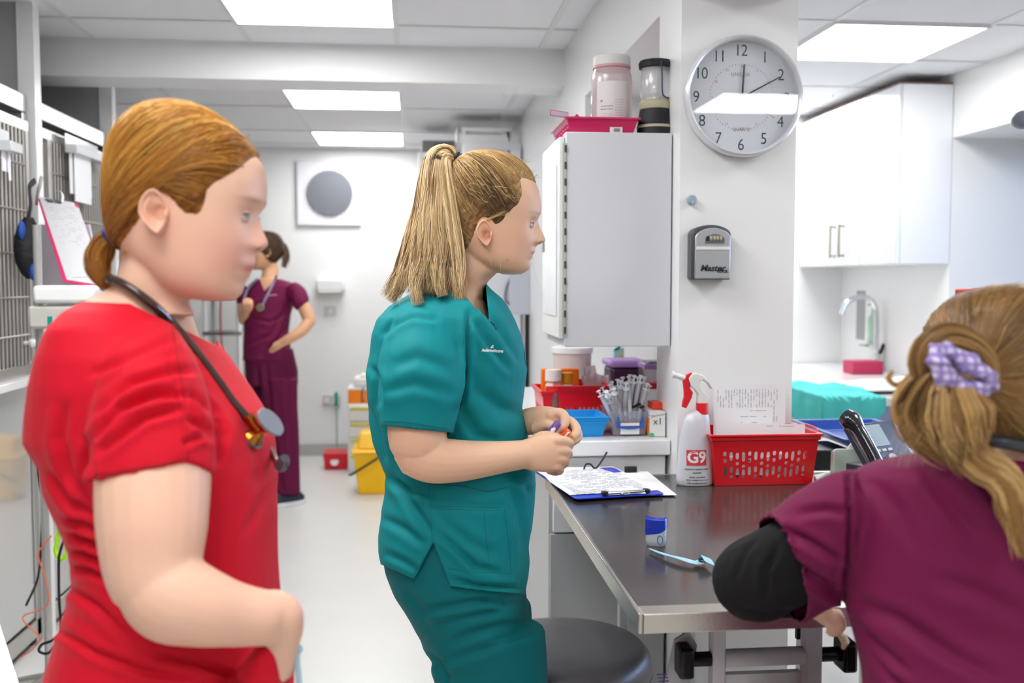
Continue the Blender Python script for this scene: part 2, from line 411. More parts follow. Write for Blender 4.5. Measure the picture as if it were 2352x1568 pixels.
t = thing('storage_bin', 'small red plastic box on the floor against the back wall', 'box', ((p[0]+q[0])/2,7.5,0))
m = MB(); x0, x1 = p[0]+.015, q[0]-.015
m.rings([[(x0,7.42,0),(x1,7.42,0),(x1,7.6,0),(x0,7.6,0)], [(p[0],7.4,.125),(q[0],7.4,.125),(q[0],7.62,.125),(p[0],7.62,.125)]])
m.build('body', mat('red_bin', 'd9152a', .35), t, smooth=False, bevel=.004)
m = MB().cyl((x0+.07,7.405,.062), (x0+.07,7.401,.064), .03, n=20); m.build('sticker', mat('sticker_white','ece6e6',.5), t)
# mop bucket
b0 = onZ(822,1138,0); b1 = onZ(905,1140,0); yq = b0[1]; cx = (b0[0]+b1[0])/2+.02
t = thing('mop_bucket', 'yellow mop bucket with warning triangle and black handle on the floor', 'bucket', (cx,yq+.15,0))
MY = mat('yellow_plastic', 'ffc404', .35)
def sq(hx, hy, z, yc=0, n=4): return [(cx-hx,yq+.15-hy+yc,z),(cx+hx,yq+.15-hy+yc,z),(cx+hx,yq+.15+hy+yc,z),(cx-hx,yq+.15+hy+yc,z)]
m = MB().rings([sq(.135,.12,0), sq(.165,.15,.27)]); m.rings([sq(.18,.165,.27), sq(.18,.165,.295)])
m.build('body', MY, t, smooth=False, bevel=.012)
MB().rings([sq(.14,.10,.295,.0), sq(.13,.07,.40,.02), sq(.08,.05,.405,.03)]).build('wringer', MY, t, smooth=False, bevel=.015)
hz = MB().tube(spline([(cx-.19,yq+.0,.14),(cx-.17,yq-.035,.15),(cx-.06,yq-.05,.22),(cx-.0,yq-.03,.255)], 16), .008, 8)
hz.build('handle', M_BLACK, t)
WR = _mat4((cx+.02,yq+.021,.0), (math.radians(90)-.11, 0, 0))
MDK = mat('print_dark', '5f5220', .6)
m = MB()
tri = plate([(-.05,.135),(.05,.135),(0,.225)], [[(-.036,.143),(.036,.143),(0,.209)]], .002); m.add(*tri, WR)
m.add(*plate([(-.02,.15),(-.004,.165),(.004,.185),(.012,.18),(.004,.163),(.026,.15),(.018,.147),(0,.157),(-.012,.147)], (), .002), WR)
for s, z, sz in (('CAUTION', .115, .028), ('WET FLOOR', .08, .026), ('CUIDADO', .052, .022)):
    if s == 'CUIDADO': continue
    v, f = text(s, sz, bold=.0006); m.add(v+[0, z, .001], f, WR)
m.build('print', MDK, t, smooth=False)
# ------------------------------------------------------------------ tall units at the far right of the back room
t = thing('tall_cabinet', 'tall plain white cabinet against the back wall right of the ceiling lights', 'cabinet', (.2,7.0,0))
a = onY(961,348,6.8); b = onY(1062,348,6.8)
MB().box((a[0],6.82,0), (b[0],7.3,a[2])).build('body', M_WHITE, t, bevel=.004)
MB().box((a[0]+.003,6.80,.1), (b[0]-.003,6.82,a[2]-.003)).build('door', M_WHITE, t, bevel=.003)
MB().cyl((a[0]+.04,6.785,1.0), (a[0]+.04,6.785,1.2), .006).box((a[0]+.036,6.785,1.01), (a[0]+.044,6.80,1.02)).box((a[0]+.036,6.785,1.18), (a[0]+.044,6.80,1.19)).build('handle', M_STEEL, t)
p = onY(970,346,6.85); q = onY(1046,314,6.85)
t = thing('storage_box', 'grey box lying on top of the tall white cabinet', 'box', (p[0],6.9,a[2]))
MB().box((p[0],6.86,a[2]+.0), (q[0],7.15,a[2]+.085)).build('body', mat('grey_box','8f8f92',.6), t, bevel=.004)
MB().box((p[0]+.08,6.855,a[2]+.045), (q[0]-.03,6.86,a[2]+.065)).build('label_strip', mat('grey_dark','6c7077',.6), t)
yb = 6.3; a = onY(1062,327,yb); b = onY(1204,327,yb)
t = thing('medicine_cabinet', 'tall white cabinet with blue marks in the far corner', 'cabinet', ((a[0]+b[0])/2,yb+.2,0))
MB().box((a[0],yb,0), (min(b[0],.685),yb+.35,a[2])).build('body', M_WHITE, t, bevel=.004)
MB().box((a[0]+.01,yb-.018,.1), (.675,yb,a[2]-.03)).build('door', mat('door_white','e3e5ea',.3), t, bevel=.003)
m = MB(); MBL = mat('blue_print', '5b6cc0', .5)
for x0, y0, x1, y1 in ((1094,346,1101,353),(1101,345,1160,347),(1165,345,1171,362),(1106,352,1150,354)):
    p = onY(x0,y0,yb-.02); q = onY(x1,y1,yb-.02); m.box((p[0],yb-.021,q[2]), (q[0],yb-.019,p[2]))
m.build('print', MBL, t, smooth=False)
t = thing('storage_crate', 'white slotted plastic crate on top of the cabinet in the far corner', 'crate', (.42,yb+.1,a[2]))
p = onY(1049,295,yb+.02); q = onY(1158,326,yb+.02); m = MB()
W_ = q[0]-p[0]; H_ = .095
slots = [[(.02+i*W_/10.5, .05), (.045+i*W_/10.5, .05), (.045+i*W_/10.5, .075), (.02+i*W_/10.5, .075)] for i in range(10)]
v, f = plate([(0,0),(W_,0),(W_,H_),(0,H_)], slots, .004)
m.add(v, f, basis((max(p[0],a[0]+.0),yb+.02,a[2]), (1,0,0), (0,0,1), (0,-1,0)))
m.box((p[0],yb+.03,a[2]), (q[0],yb+.034,a[2]+.06)).box((p[0],yb+.02,a[2]), (q[0],yb+.3,a[2]+.004)).box((p[0],yb+.3,a[2]), (q[0],yb+.304,a[2]+.09)).box((p[0],yb+.02,a[2]), (p[0]+.004,yb+.3,a[2]+.09)).box((q[0]-.004,yb+.02,a[2]), (q[0],yb+.3,a[2]+.09))
m.build('body', M_PLW, t, smooth=False)
m = MB()
for x, y in ((.33,yb+.08),(.43,yb+.09),(.52,yb+.08)): m.box((x-.04,y,a[2]+.004), (x+.035,y+.15,a[2]+.07))
m.build('contents', mat('crate_dark','77777f',.6), t)
# stethoscope hung on the cabinet, wall panel, drip pole
def steth_wall():
    y = yb-.03
    t = thing('stethoscope', 'grey stethoscope hanging from a hook in front of the far cabinet', 'stethoscope', onY(1190,640,y))
    pt = lambda x, z: onY(x, z, y)
    m = MB().tube(spline([pt(1176,632),pt(1164,660),pt(1161,690),pt(1172,697),pt(1196,700)], 24), .008, 8)
    m.tube(spline([pt(1192,632),pt(1183,662),pt(1174,692)], 12), .005, 8).tube(spline([pt(1194,632),pt(1195,665),pt(1196,700)], 12), .008, 8)
    m.build('tubing', mat('steth_grey','6d7385',.4), t)
    MB().cyl(pt(1196,703), pt(1196,703)+[0,-.02,0], .022, n=20).build('chest_piece', mat('steth_head','8a8b98',.3,metal=.6), t)
    MB().cyl(pt(1185,628), pt(1185,628)+[0,-.02,0], .012).build('hook', M_BLACK, t)
steth_wall()
a = onY(1172,632,5.9); b = onY(1217,722,5.9)
t = thing('wall_monitor', 'light grey panel on a dark stand beside the far cabinet', 'monitor', ((a[0]+b[0])/2,5.9,b[2]))
MB().box((a[0],5.9,b[2]), (b[0],5.94,1.75)).build('screen', mat('pale_panel','c9cdd6',.3), t, bevel=.004)
c = onY(1210,720,5.92); 
MB().box((c[0]-.012,5.91,.05), (c[0]+.014,5.935,b[2]+.01)).box((c[0]-.1,5.83,.0), (c[0]+.08,6.03,.05)).build('stand', M_BLACK, t, bevel=.003)
w0 = MB().tube(spline([onX(1218,560,.683),onX(1226,620,.683),onX(1240,665,.683),onX(1258,698,.683)], 24), .004, 6)
tag(w0.build('wall_cable', mat('pale_cable','d4d4d2',.5), loc=onX(1226,620,.683)), 'thin pale cable curving down the wall left of the white cabinet', 'cable')
# wall fittings in the far left
a = onY(432,690,7.2)
t = thing('trolley', 'white metal trolley with wire shelf seen between the red tunic and the far person', 'trolley', onZ(500,1080,0))
bx, by = t.location.x, t.location.y
m = MB()
for dx in (-.07,.17):
    for dy in (0,.3): m.cyl((bx+dx,by+dy,.0), (bx+dx,by+dy,1.30), .018, n=12)
m.build('posts', M_WHITE, t)
for z in (.25,.62,1.0,1.26): MB().box((bx-.09,by-.02,z), (bx+.19,by+.32,z+.03)).build('shelf', M_STEEL if z > .6 else M_WHITE, t, bevel=.004)
t = thing('basket_of_supplies', 'white tub on the top shelf of the distant trolley', 'tub', (bx+.05,by+.1,1.29))
MB().box((bx-.0,by+.0,1.291), (bx+.15,by+.25,1.37)).build('body', mat('cream_tub','f0dfae',.5), t, bevel=.01)
t = thing('lead', 'red lead hanging from the distant trolley', 'lead', (bx+.05,by-.03,1.25))
MB().tube(spline([(bx+.05,by-.03,1.28),(bx+.045,by-.03,1.1),(bx+.055,by-.032,.9),(bx+.07,by-.03,.85)],16), .007, 8).build('strap', mat('red_strap','a5303c',.5), t)
def clear(name, c='ffffff', fac=.25, rough=.05, tint='ffffff', refl=1.0, ior=1.45):
    """clear or milky plastic and glass that lets lamp light through"""
    if name in _M: return _M[name]
    m = bpy.data.materials.new(name); m.use_nodes = True; nt = m.node_tree; L = nt.links.new
    for n in list(nt.nodes):
        if n.type != 'OUTPUT_MATERIAL': nt.nodes.remove(n)
    out = nt.nodes['Material Output']
    tr = nt.nodes.new('ShaderNodeBsdfTransparent'); tr.inputs['Color'].default_value = (*lin(tint), 1)
    df = nt.nodes.new('ShaderNodeBsdfPrincipled'); df.inputs['Base Color'].default_value = (*lin(c), 1); df.inputs['Roughness'].default_value = .4
    gl = nt.nodes.new('ShaderNodeBsdfGlossy'); gl.inputs['Roughness'].default_value = rough
    a = nt.nodes.new('ShaderNodeMixShader'); a.inputs[0].default_value = fac; L(tr.outputs[0], a.inputs[1]); L(df.outputs[0], a.inputs[2])
    fr = nt.nodes.new('ShaderNodeFresnel'); fr.inputs['IOR'].default_value = ior
    mu = nt.nodes.new('ShaderNodeMath'); mu.operation = 'MULTIPLY'; mu.inputs[1].default_value = refl
    ge = nt.nodes.new('ShaderNodeNewGeometry'); iv = nt.nodes.new('ShaderNodeMath'); iv.operation = 'SUBTRACT'; iv.inputs[0].default_value = 1; L(ge.outputs['Backfacing'], iv.inputs[1])
    m3 = nt.nodes.new('ShaderNodeMath'); m3.operation = 'MULTIPLY'; L(fr.outputs[0], m3.inputs[0]); L(iv.outputs[0], m3.inputs[1]); L(m3.outputs[0], mu.inputs[0])
    b = nt.nodes.new('ShaderNodeMixShader'); L(mu.outputs[0], b.inputs[0]); L(a.outputs[0], b.inputs[1]); L(gl.outputs[0], b.inputs[2])
    L(b.outputs[0], out.inputs['Surface']); _M[name] = m; return m
def frontM(o): return basis(o, (1,0,0), (0,0,1), (0,-1,0))      # local xy upright, facing the camera side
def arc(n, a0, a1, r, cx=0, cy=0): return [(cx+r*math.cos(a0+(a1-a0)*i/(n-1)), cy+r*math.sin(a0+(a1-a0)*i/(n-1))) for i in range(n)]
def rrect(x0, y0, x1, y1, r, n=5):
    return arc(n,-PI/2,0,r,x1-r,y0+r)+arc(n,0,PI/2,r,x1-r,y1-r)+arc(n,PI/2,PI,r,x0+r,y1-r)+arc(n,PI,1.5*PI,r,x0+r,y0+r)
M_INK = mat('ink_dark', '33373d', .5); M_INKG = mat('ink_grey', '8d9096', .6); M_PINKT = mat('ink_pink', 'e59aa2', .6)
M_PAPER = mat('paper', 'f4f4f6', .7); M_REDP = mat('red_plastic', 'e2061c', .28, coat=.2, coatr=.15)
# ------------------------------------------------------------------ wall clock
c = onY(1712,219,2.505); cz = c[2]; cxx = c[0]; R = .155
t = thing('wall_clock', 'round white wall clock with large numerals hanging on the pillar', 'clock', (cxx,2.55,cz))
TM = basis((cxx,2.548,cz), (1,0,0), (0,0,1), (0,-1,0))          # local z comes out of the wall
MSH = mat('clock_rim', 'e3e4e8', .25, metal=.25, coat=.3)
MB().lathe([(R*.96,0),(R*.985,.012),(R,.03),(R*.985,.043),(R*.955,.046),(R*.925,.043),(R*.915,.034),(R*.915,.014)], 96, TM, cap=False).build('rim', MSH, t, ang=60)
MB().cyl((0,0,.004), (0,0,.014), R*.94, n=64, M=TM).build('dial', mat('clock_dial','e6ebf3',.6), t)
m = MB(); 
for h in range(1, 13):
    a = PI/2-h*PI/6; v, f = text(str(h), .042, bold=-.0002, space=.92)
    v[:, 0] -= (v[:, 0].min()+v[:, 0].max())/2; v[:, 1] -= (v[:, 1].min()+v[:, 1].max())/2
    v[:, 0] *= .9; m.add(v+[R*.775*math.cos(a), R*.775*math.sin(a), .0146], f, TM)
m.build('numerals', M_INK, t, smooth=False)
m = MB(); m2 = MB()
for i in range(60):
    a = i*PI/30; r0 = R*.555; w_, l = (.0007, .0035)
    ca, sa = math.cos(a), math.sin(a); q = [(-w_,r0-l),(w_,r0-l),(w_,r0),(-w_,r0)]
    (m2 if i % 5 == 0 or i % 5 == 1 else m).add([(x*ca-y*sa, x*sa+y*ca, .0146) for x, y in q], [(0,1,2,3)], TM)
for h in range(13, 25):
    a = PI/2-(h-12)*PI/6; v, f = text(str(h), .0085); m2.add(v+[R*.51*math.cos(a), R*.51*math.sin(a), .0146], f, TM)
v, f = text('UNILUX', .013, space=1.1); m.add(v+[-.004, .058, .0146], f, TM)
v, f = text('QUARTZ', .0115); m.add(v+[0, -.082, .0146], f, TM)
m.build('minute_marks', M_INKG, t, smooth=False); m2.build('hour_ring', M_PINKT, t, smooth=False)
def hand(a, l, w_, z, tail=.018, mm=M_INK, nm='hand'):
    a = math.radians(90-a); ca, sa = math.cos(a), math.sin(a)
    q = [(-tail,-w_),(l,-w_*.7),(l,w_*.7),(-tail,w_)]
    v = [(x*ca-y*sa, x*sa+y*ca, z) for x, y in q]+[(x*ca-y*sa, x*sa+y*ca, z+.0012) for x, y in q]
    MB().add(v, [(3,2,1,0),(4,5,6,7),(0,1,5,4),(1,2,6,5),(2,3,7,6),(3,0,4,7)], TM).build(nm, mm, t, smooth=False)
hand(3, .083, .0028, .018, nm='hour_hand'); hand(62, .112, .0022, .021, nm='minute_hand'); hand(122, .10, .0005, .024, mm=M_INKG, nm='second_hand')
MB().cyl((0,0,.0146), (0,0,.026), .005, M=TM).build('hand_cap', M_INK, t)
MB().cyl((0,0,.036), (0,0,.038), R*.925, n=64, M=TM).build('glass', clear('clock_glass', fac=0.0, rough=.0, refl=1.5, ior=1.6), t)
# ------------------------------------------------------------------ key safe and hook on the pillar
def KP(x, y): return onY(x, y, 2.505)
a = KP(1588,642); b = KP(1681,516); w_, h_ = b[0]-a[0], b[2]-a[2]
t = thing('key_safe', 'grey wall key safe with combination dials on the pillar under the clock', 'key safe', (a[0]+w_/2,2.55,a[2]))
def arch(x0, y0, x1, y1, rise, n=14, r=.006):
    p = [(x0,y0),(x1,y0)]
    for i in range(n+1):
        u = i/n; p.append((x1+(x0-x1)*u, y1-rise+rise*math.sin(PI*u)**.6))
    return p
KM = basis((a[0],2.549,a[2]), (1,0,0), (0,0,1), (0,-1,0))
MKD = mat('keysafe_shell', '4b4a50', .4); MKF = mat('keysafe_front', 'aeb0b1', .35, metal=.35); 
MB().prism(arch(0,0,w_,h_,.02), .042, KM).build('shell', MKD, t, bevel=.005)
MB().prism(arch(.008,.002,w_-.004,h_-.008,.022), .010, KM@Matrix.Translation((0,0,.040))).build('front', MKF, t, bevel=.0025)
m = MB().box((.010,h_*.545,.050), (w_-.006,h_*.602,.0515), KM); m.build('bright_band', mat('keysafe_band','f0f0f0',.2,metal=.2), t)
v = arch(.034,h_*.655,w_*.80,h_*.83,.012)
MB().prism(v, .0012, KM@Matrix.Translation((0,0,.050))).build('dial_window', mat('keysafe_window','6d6f73',.4), t)
for i in range(4):
    x = .048+i*.0085
    MB().cyl((x-.0032,h_*.745,.047), (x+.0032,h_*.745,.047), .0085, n=16, M=KM).build('dial', mat('dial_brass','b8b09a',.35,metal=.3), t)
MB().box((.036,h_*.70,.050), (.0425,h_*.79,.053), KM).build('release_button', M_BLACK, t, bevel=.001)
m = MB(); v, f = text('Master', .022, bold=.0007, shear=.25, align='LEFT'); m.add(v*[1.05,1,1]+[.021,h_*.205,.0512], f, KM)
v, f = text('LOCK', .0095, bold=.0005, align='LEFT'); m.add(v*[1.1,1,1]+[.066,h_*.150,.0512], f, KM)
m.build('print', mat('print_navy','22262f',.5), t, smooth=False)
p = onY(1592,458,2.53)
t = thing('wall_hook', 'small grey round adhesive hook on the pillar above the key safe', 'hook', (p[0],2.55,p[2]))
MB().cyl((p[0],2.549,p[2]), (p[0],2.535,p[2]), .0125, n=24).build('disc', mat('hook_grey','9fb0c0',.3), t, bevel=.002)
MB().tube(spline([(p[0],2.536,p[2]-.004),(p[0],2.528,p[2]-.012),(p[0],2.524,p[2]-.008)],8), .0025, 8).build('prong', mat('hook_grey','9fb0c0',.3), t)
# ------------------------------------------------------------------ wall cabinet and what stands on it
yc = 2.62; a = onY(1296,302,yc); b = onY(1553,795,yc); xl, xr, zt, zb = a[0], .687, a[2], b[2]
t = thing('wall_cabinet', 'white metal wall cabinet hanging left of the pillar with a side door', 'cabinet', ((xl+xr)/2,yc+.17,zb))
MB().box((xl+.004,yc,zb), (xr,yc+.36,zt)).build('body', M_CABG, t, bevel=.003)
dr = MB().box((xl-.012,yc+.012,zb+.022), (xl+.003,yc+.355,zt-.012)).build('door', M_WHITE, t, bevel=.003)
m = MB().box((xl-.015,yc+.05,zb+.08), (xl-.0125,yc+.32,zt-.08)); m.build('door_panel', mat('door_panel_gloss','e9eef4',.1,coat=1), dr, bevel=.001)
m = MB().box((xl-.018,yc+.29,zb+.26), (xl-.0155,yc+.32,zb+.30)); m.build('lock', M_STEEL, dr)
m = MB().box((xl-.004,yc-.004,zb+.03), (xl+.005,yc+.002,zt-.03)); m.build('hinge', mat('hinge_cream','b9b8a8',.4), t)
m = MB(); n = 12
for i in range(n):
    z0 = zb+.045+i*(zt-zb-.09)/(n-1); m.box((xl+.0005,yc-.006,z0-.009), (xl+.006,yc-.0035,z0+.009))
m.build('hinge_slots', mat('hinge_dark','3e4140',.5), t, smooth=False)
def tub(name, x0, x1, y0, y1, z, h, lab, cat, mt, lip=.006, taper=.012, parent=None, th=.0025, group=None, inner=True):
    t = thing(name, lab, cat, ((x0+x1)/2,(y0+y1)/2,z), group=group)
    def rc(i, zz): return [(x0+i,y0+i,zz),(x1-i,y0+i,zz),(x1-i,y1-i,zz),(x0+i,y1-i,zz)]
    MB().rings([rc(taper,z+.001), rc(0,z+h), rc(-lip,z+h), rc(-lip,z+h+.006), rc(th,z+h+.006), rc(taper+th,z+.004)]).build('body', mt, t, smooth=False, bevel=.0015)
    return t
MAG = clear('magenta_plastic', 'd81462', .86, .1, 'ff4fa0')
p = onY(1283,300,yc+.1); q = onY(1466,258,yc+.03)
mbk = tub('magenta_basket', p[0]+.012, q[0], yc+.03, yc+.30, zt, .038, 'magenta plastic basket on top of the wall cabinet', 'basket', MAG)
px0 = p[0]
m = MB(); 
MB_ = MB().box((px0-.0,yc+.028,zt+.0), (px0+.01,yc+.18,zt+.001))
t = thing('magenta_handle_strip', 'perforated magenta strip leaning over the left edge of the wall cabinet', 'strip', (px0,yc+.06,zt))
m = MB(); v, f = plate([(0,0),(.085,0),(.085,.022),(0,.022)], [ell(.01+i*.0075,.015,.0024,.003,8) for i in range(10)], .003)
m.add(v, f, basis((px0-.0,yc+.06,zt-.02), nrm((.6,.0,.62)), nrm((-.4,0,.4)), (0,-1,0)) @ Matrix.Identity(4)); m.build('strip', MAG, t, smooth=False)
t = thing('shelf_tag', 'pink edged label tag sticking out left of the magenta basket', 'tag', (px0-.01,yc+.05,zt+.045))
TMx = basis((px0-.03,yc+.05,zt+.050), nrm((1,0,-.13)), (0,0,1), (0,-1,0))
MB().box((0,-.001,-.001), (.05,.015,.001), TMx).build('frame', mat('tag_pink','c0416a',.4), t)
MB().box((.002,.001,.0012), (.05,.013,.002), TMx).build('card', mat('tag_card','b9a9b8',.5), t)
m = MB(); qx = onY(1401,290,yc+.028)[0]; m.box((qx,yc+.0285,zt+.004), (qx+.034,yc+.0295,zt+.018)); 
t = m.build('label', mat('label_cream','e9dcd8',.6), mbk)
m = MB()
for i in range(9): m.box((qx+.010+i*.002,yc+.0275,zt+.006), (qx+.011+i*.002+.0004*(i%2),yc+.0285,zt+.015))
m.build('bars', M_INKG, t, smooth=False)
# jar
j = onY(1404,300,yc+.14); jr = .0565
t = thing('plastic_jar', 'large clear plastic jar with white lid standing in the magenta basket', 'jar', (j[0],yc+.14,zt+.004))
JM = _mat4((j[0],yc+.14,zt+.0045)); jh = onY(1404,160,yc+.14)[2]-zt
MB().lathe([(.001,0),(jr*.93,.0),(jr,.01),(jr,jh-.035),(jr*.97,jh-.022),(jr*.88,jh-.006),(jr*.86,jh+.004)], 40, JM).build('body', clear('jar_plastic', 'e8d6da', .42, .08, 'fdf3f5'), t)
MB().lathe([(.001,.002),(jr*.9,.002),(jr*.9,.04),(.001,.045)], 24, JM).build('tablets', mat('pink_tablets','e3b9bd',.7,bump=1,bscale=60,bdist=.01), t)
MB().lathe([(jr*.87,jh-.001),(jr*.92,jh),(jr*.92,jh+.026),(jr*.86,jh+.030),(.001,jh+.030)], 40, JM).build('lid', mat('lid_cream','d6d2ce',.45), t)
MB().lathe([(jr*.88,jh-.006),(jr*.93,jh-.004),(jr*.93,jh+.003),(jr*.88,jh+.004)], 40, JM).build('collar', mat('collar_pink','c7949a',.4), t)
def wrap(mb, v, f, r, M, zoff=0):        # bends flat lettering round a bottle facing the camera side
    v = v.copy(); a = v[:, 0]/r; w = np.stack([r*np.sin(a), -r*np.cos(a), v[:, 1]+zoff], 1); return mb.add(w, f, M)
lb = MB()
g_ = [(x, y, 0) for y in np.linspace(.03, jh-.045, 2) for x in np.linspace(-.055, .045, 14)]
wrap(lb, np.array(g_), [(i, i+1, i+15, i+14) for i in range(13)], jr+.0005, JM); lb.build('label', mat('jar_label','ded8d8',.5), t)
lb = MB()
rows = [('lax-a-past', .014, .104), ('ammonium sulphate', .0075, .078), ('concentrate powder', .0075, .068)]
def bars(mb, x0, x1, y, hh=.0012, r=.05, M=None, zoff=0, seed=0):
    rg = random.Random(seed); x = x0
    while x < x1:
        w_ = rg.uniform(.002, .007); xe = min(x+w_, x1)
        wrap(mb, np.array([(x,y,0),(xe,y,0),(xe,y+hh,0),(x,y+hh,0)]), [(0,1,2,3)], r, M, zoff); x = xe+.0013
bars(lb, -.042, -.006, .078, .0022, jr+.001, JM, seed=1); bars(lb, -.042, -.008, .070, .0022, jr+.001, JM, seed=2)
for i in range(4): bars(lb, -.042, -.006, .058-i*.006, .0009, jr+.001, JM, seed=3+i)
for i in range(9): bars(lb, -.002, .022, .096-i*.007, .0009, jr+.001, JM, seed=13+i)
lb.build('label_print', mat('print_soft','77727a',.6), t, smooth=False)
lb = MB(); v, f = plate([(0,0),(.008,.004),(.003,.007),(-.002,.005)], (), .0003); wrap(lb, v+[-.042,.09,0], f, jr+.001, JM); lb.build('logo', mat('logo_yellow','d9c11c',.5), t)
# lantern
l = onY(1508,300,yc+.06); lh = onY(1508,138,yc+.06)[2]-zt; LM = _mat4((l[0],yc+.075,zt+.001)); r = .047
t = thing('camping_lantern', 'black and cream camping lantern on top of the wall cabinet by the pillar', 'lantern', (l[0],yc+.075,zt))
MB().lathe([(.001,0),(r*1.06,0),(r*1.06,lh*.08),(r*1.02,lh*.12),(r*1.03,lh*.14),(r*.95,lh*.30),(r*.90,lh*.36),(.001,lh*.36)], 36, LM).build('base', mat('lantern_black','1b1b21',.6,bump=.3,bscale=200), t)
MB().lathe([(r*1.04,lh*.10),(r*1.075,lh*.105),(r*1.07,lh*.135),(r*1.02,lh*.14)], 36, LM).build('lower_band', mat('lantern_cream','b9b394',.45), t)
MB().lathe([(r*.90,lh*.35),(r*.96,lh*.37),(r*.96,lh*.44),(r*.80,lh*.475),(.001,lh*.48)], 36, LM).build('collar', mat('lantern_cream','b9b394',.45), t)
MB().lathe([(r*.78,lh*.475),(r*.78,lh*.50),(r*.5,lh*.54),(.001,lh*.54)], 36, LM).build('reflector', M_STEEL, t)
MB().lathe([(r*.84,lh*.47),(r*.86,lh*.5),(r*.84,lh*.9),(r*.8,lh*.92)], 36, LM, cap=False).build('globe', clear('lantern_glass','dcdad8',.45,.05,'ffffff'), t)
MB().lathe([(.001,lh*.55),(r*.3,lh*.55),(r*.3,lh*.9),(.001,lh*.9)], 20, LM).build('tube', mat('lamp_tube','e6dfe6',.4), t)
m = MB().lathe([(r*.8,lh*.89),(r*1.0,lh*.90),(r*1.02,lh*.95),(r*.92,lh*.995),(.001,lh*1.0)], 12, LM); m.build('cap', mat('lantern_black','1b1b21',.6), t, ang=20)
MB().tube(spline([(r*.05,-r*1.05,lh*.95),(r*.1,-r*1.12,lh*.75),(r*.15,-r*1.1,lh*.52),(r*.55,-r*.95,lh*.47)], 16), .0022, 8, M=LM).build('handle', mat('handle_blue','2b3c55',.4,metal=.4), t)
# ------------------------------------------------------------------ counter under the cabinet
ZC = .9725
t = thing('counter_unit', 'white counter with panelled front running back beside the pillar', 'counter', (.55,3.2,0))
xl = .352; MB().box((xl+.01,2.65,0), (.685,3.98,ZC-.042)).build('body', mat('counter_side','b9b9b9',.5), t)
MB().box((xl-.03,2.61,ZC-.042), (.688,3.98,ZC)).build('worktop', M_WHITE, t, bevel=.004)
MB().box((.692,2.80,ZC-.042), (.975,3.98,ZC)).build('worktop_inner', M_WHITE, t, bevel=.003)
MB().box((xl+.02,2.635,.72), (.68,2.65,ZC-.048)).build('front_rail', M_WHITEM, t, bevel=.003)
MB().box((xl+.012,2.637,.03), (.68,2.649,.715)).build('end_panel', mat('panel_grey','b4b4b5',.45,coat=.1), t, bevel=.002)
# trays and boxes on it
MBLU = mat('tray_blue', '129be8', .35)
x1 = onY(1399,1000,2.66)[0]; x0 = x1-.135; zz = ZC+.001
for i in range(3):
    z = zz+.006*i
    lab = ('lowest blue plastic tray of the nested stack on the counter','middle blue plastic tray of the nested stack on the counter','topmost blue plastic tray of the nested stack on the counter')[i]
    t = thing('blue_tray', lab, 'tray', ((x0+x1)/2,2.75,z), group='nested blue trays on the counter')
    def rc(k, h): return [(x0+k,2.67+k,h),(x1-k,2.67+k,h),(x1-k,2.83-k,h),(x0+k,2.83-k,h)]
    e = .0007*(2-i)
    MB().rings([rc(.014,z), rc(.004,z+.038), rc(-.002+e,z+.038), rc(-.002+e,z+.0430), rc(.008,z+.0430), rc(.0175,z+.0075)]).build('body', MBLU, t, smooth=False, bevel=.0012)
tag(MB().ball((x0+.11,2.78,zz+.033),(.008,.006,.004)).build('pebble', mat('purple_bit','6a3aa0',.4), loc=(x0+.11,2.78,zz+.03)), 'small purple cap lying in the topmost blue tray', 'cap')
# clear box with blue handle
x0 = onY(1403,1000,2.68)[0]; x1 = onY(1489,1000,2.68)[0]; bh = onY(1450,948,2.68)[2]-ZC
t = thing('clear_box', 'clear plastic box with blue clip handle holding syringes', 'box', ((x0+x1)/2,2.74,ZC+.001))
CLR = clear('clear_box_plastic','c9c9d4',.28,.08,'eef0f6')
def rc(k, h, a=x0, b=x1, c=2.68, d=2.82): return [(a+k,c+k,h),(b-k,c+k,h),(b-k,d-k,h),(a+k,d-k,h)]
MB().rings([rc(.006,ZC+.001), rc(0,ZC+bh), rc(-.003,ZC+bh), rc(-.003,ZC+bh+.004), rc(.002,ZC+bh+.004), rc(.008,ZC+.004)]).build('body', CLR, t, smooth=False, bevel=.001)
w_ = x1-x0; fm = frontM(((x0+x1)/2,2.676,ZC))
m = MB().tube(spline([(-w_*.32,bh*.85,0),(-w_*.32,bh*.48,.001),(-w_*.26,bh*.40,.003),(0,bh*.36,.004),(w_*.26,bh*.40,.003),(w_*.32,bh*.48,.001),(w_*.32,bh*.85,0)],30), .0028, 8, M=fm)
m.box((-w_*.36,bh*.38,-.002),(-w_*.26,bh*.52,.003),fm).box((w_*.26,bh*.38,-.002),(w_*.36,bh*.52,.003),fm)
m.build('handle', mat('clip_blue','1d63c8',.35), t)
MB().box((-w_*.25,bh*.10,-.001), (w_*.25,bh*.34,.0008), fm).build('label', M_PAPER, t)
MB().box((-w_*.25,bh*.46,-.001), (w_*.25,bh*.58,.0008), fm).build('upper_label', M_PAPER, t)
MB().box((x0+.009,2.69,ZC+.005), (x1-.009,2.81,ZC+.022)).build('red_contents', mat('contents_red','cf5560',.6), t)
MSYR = clear('syringe_plastic','eeeef2',.55,.12,'ffffff')
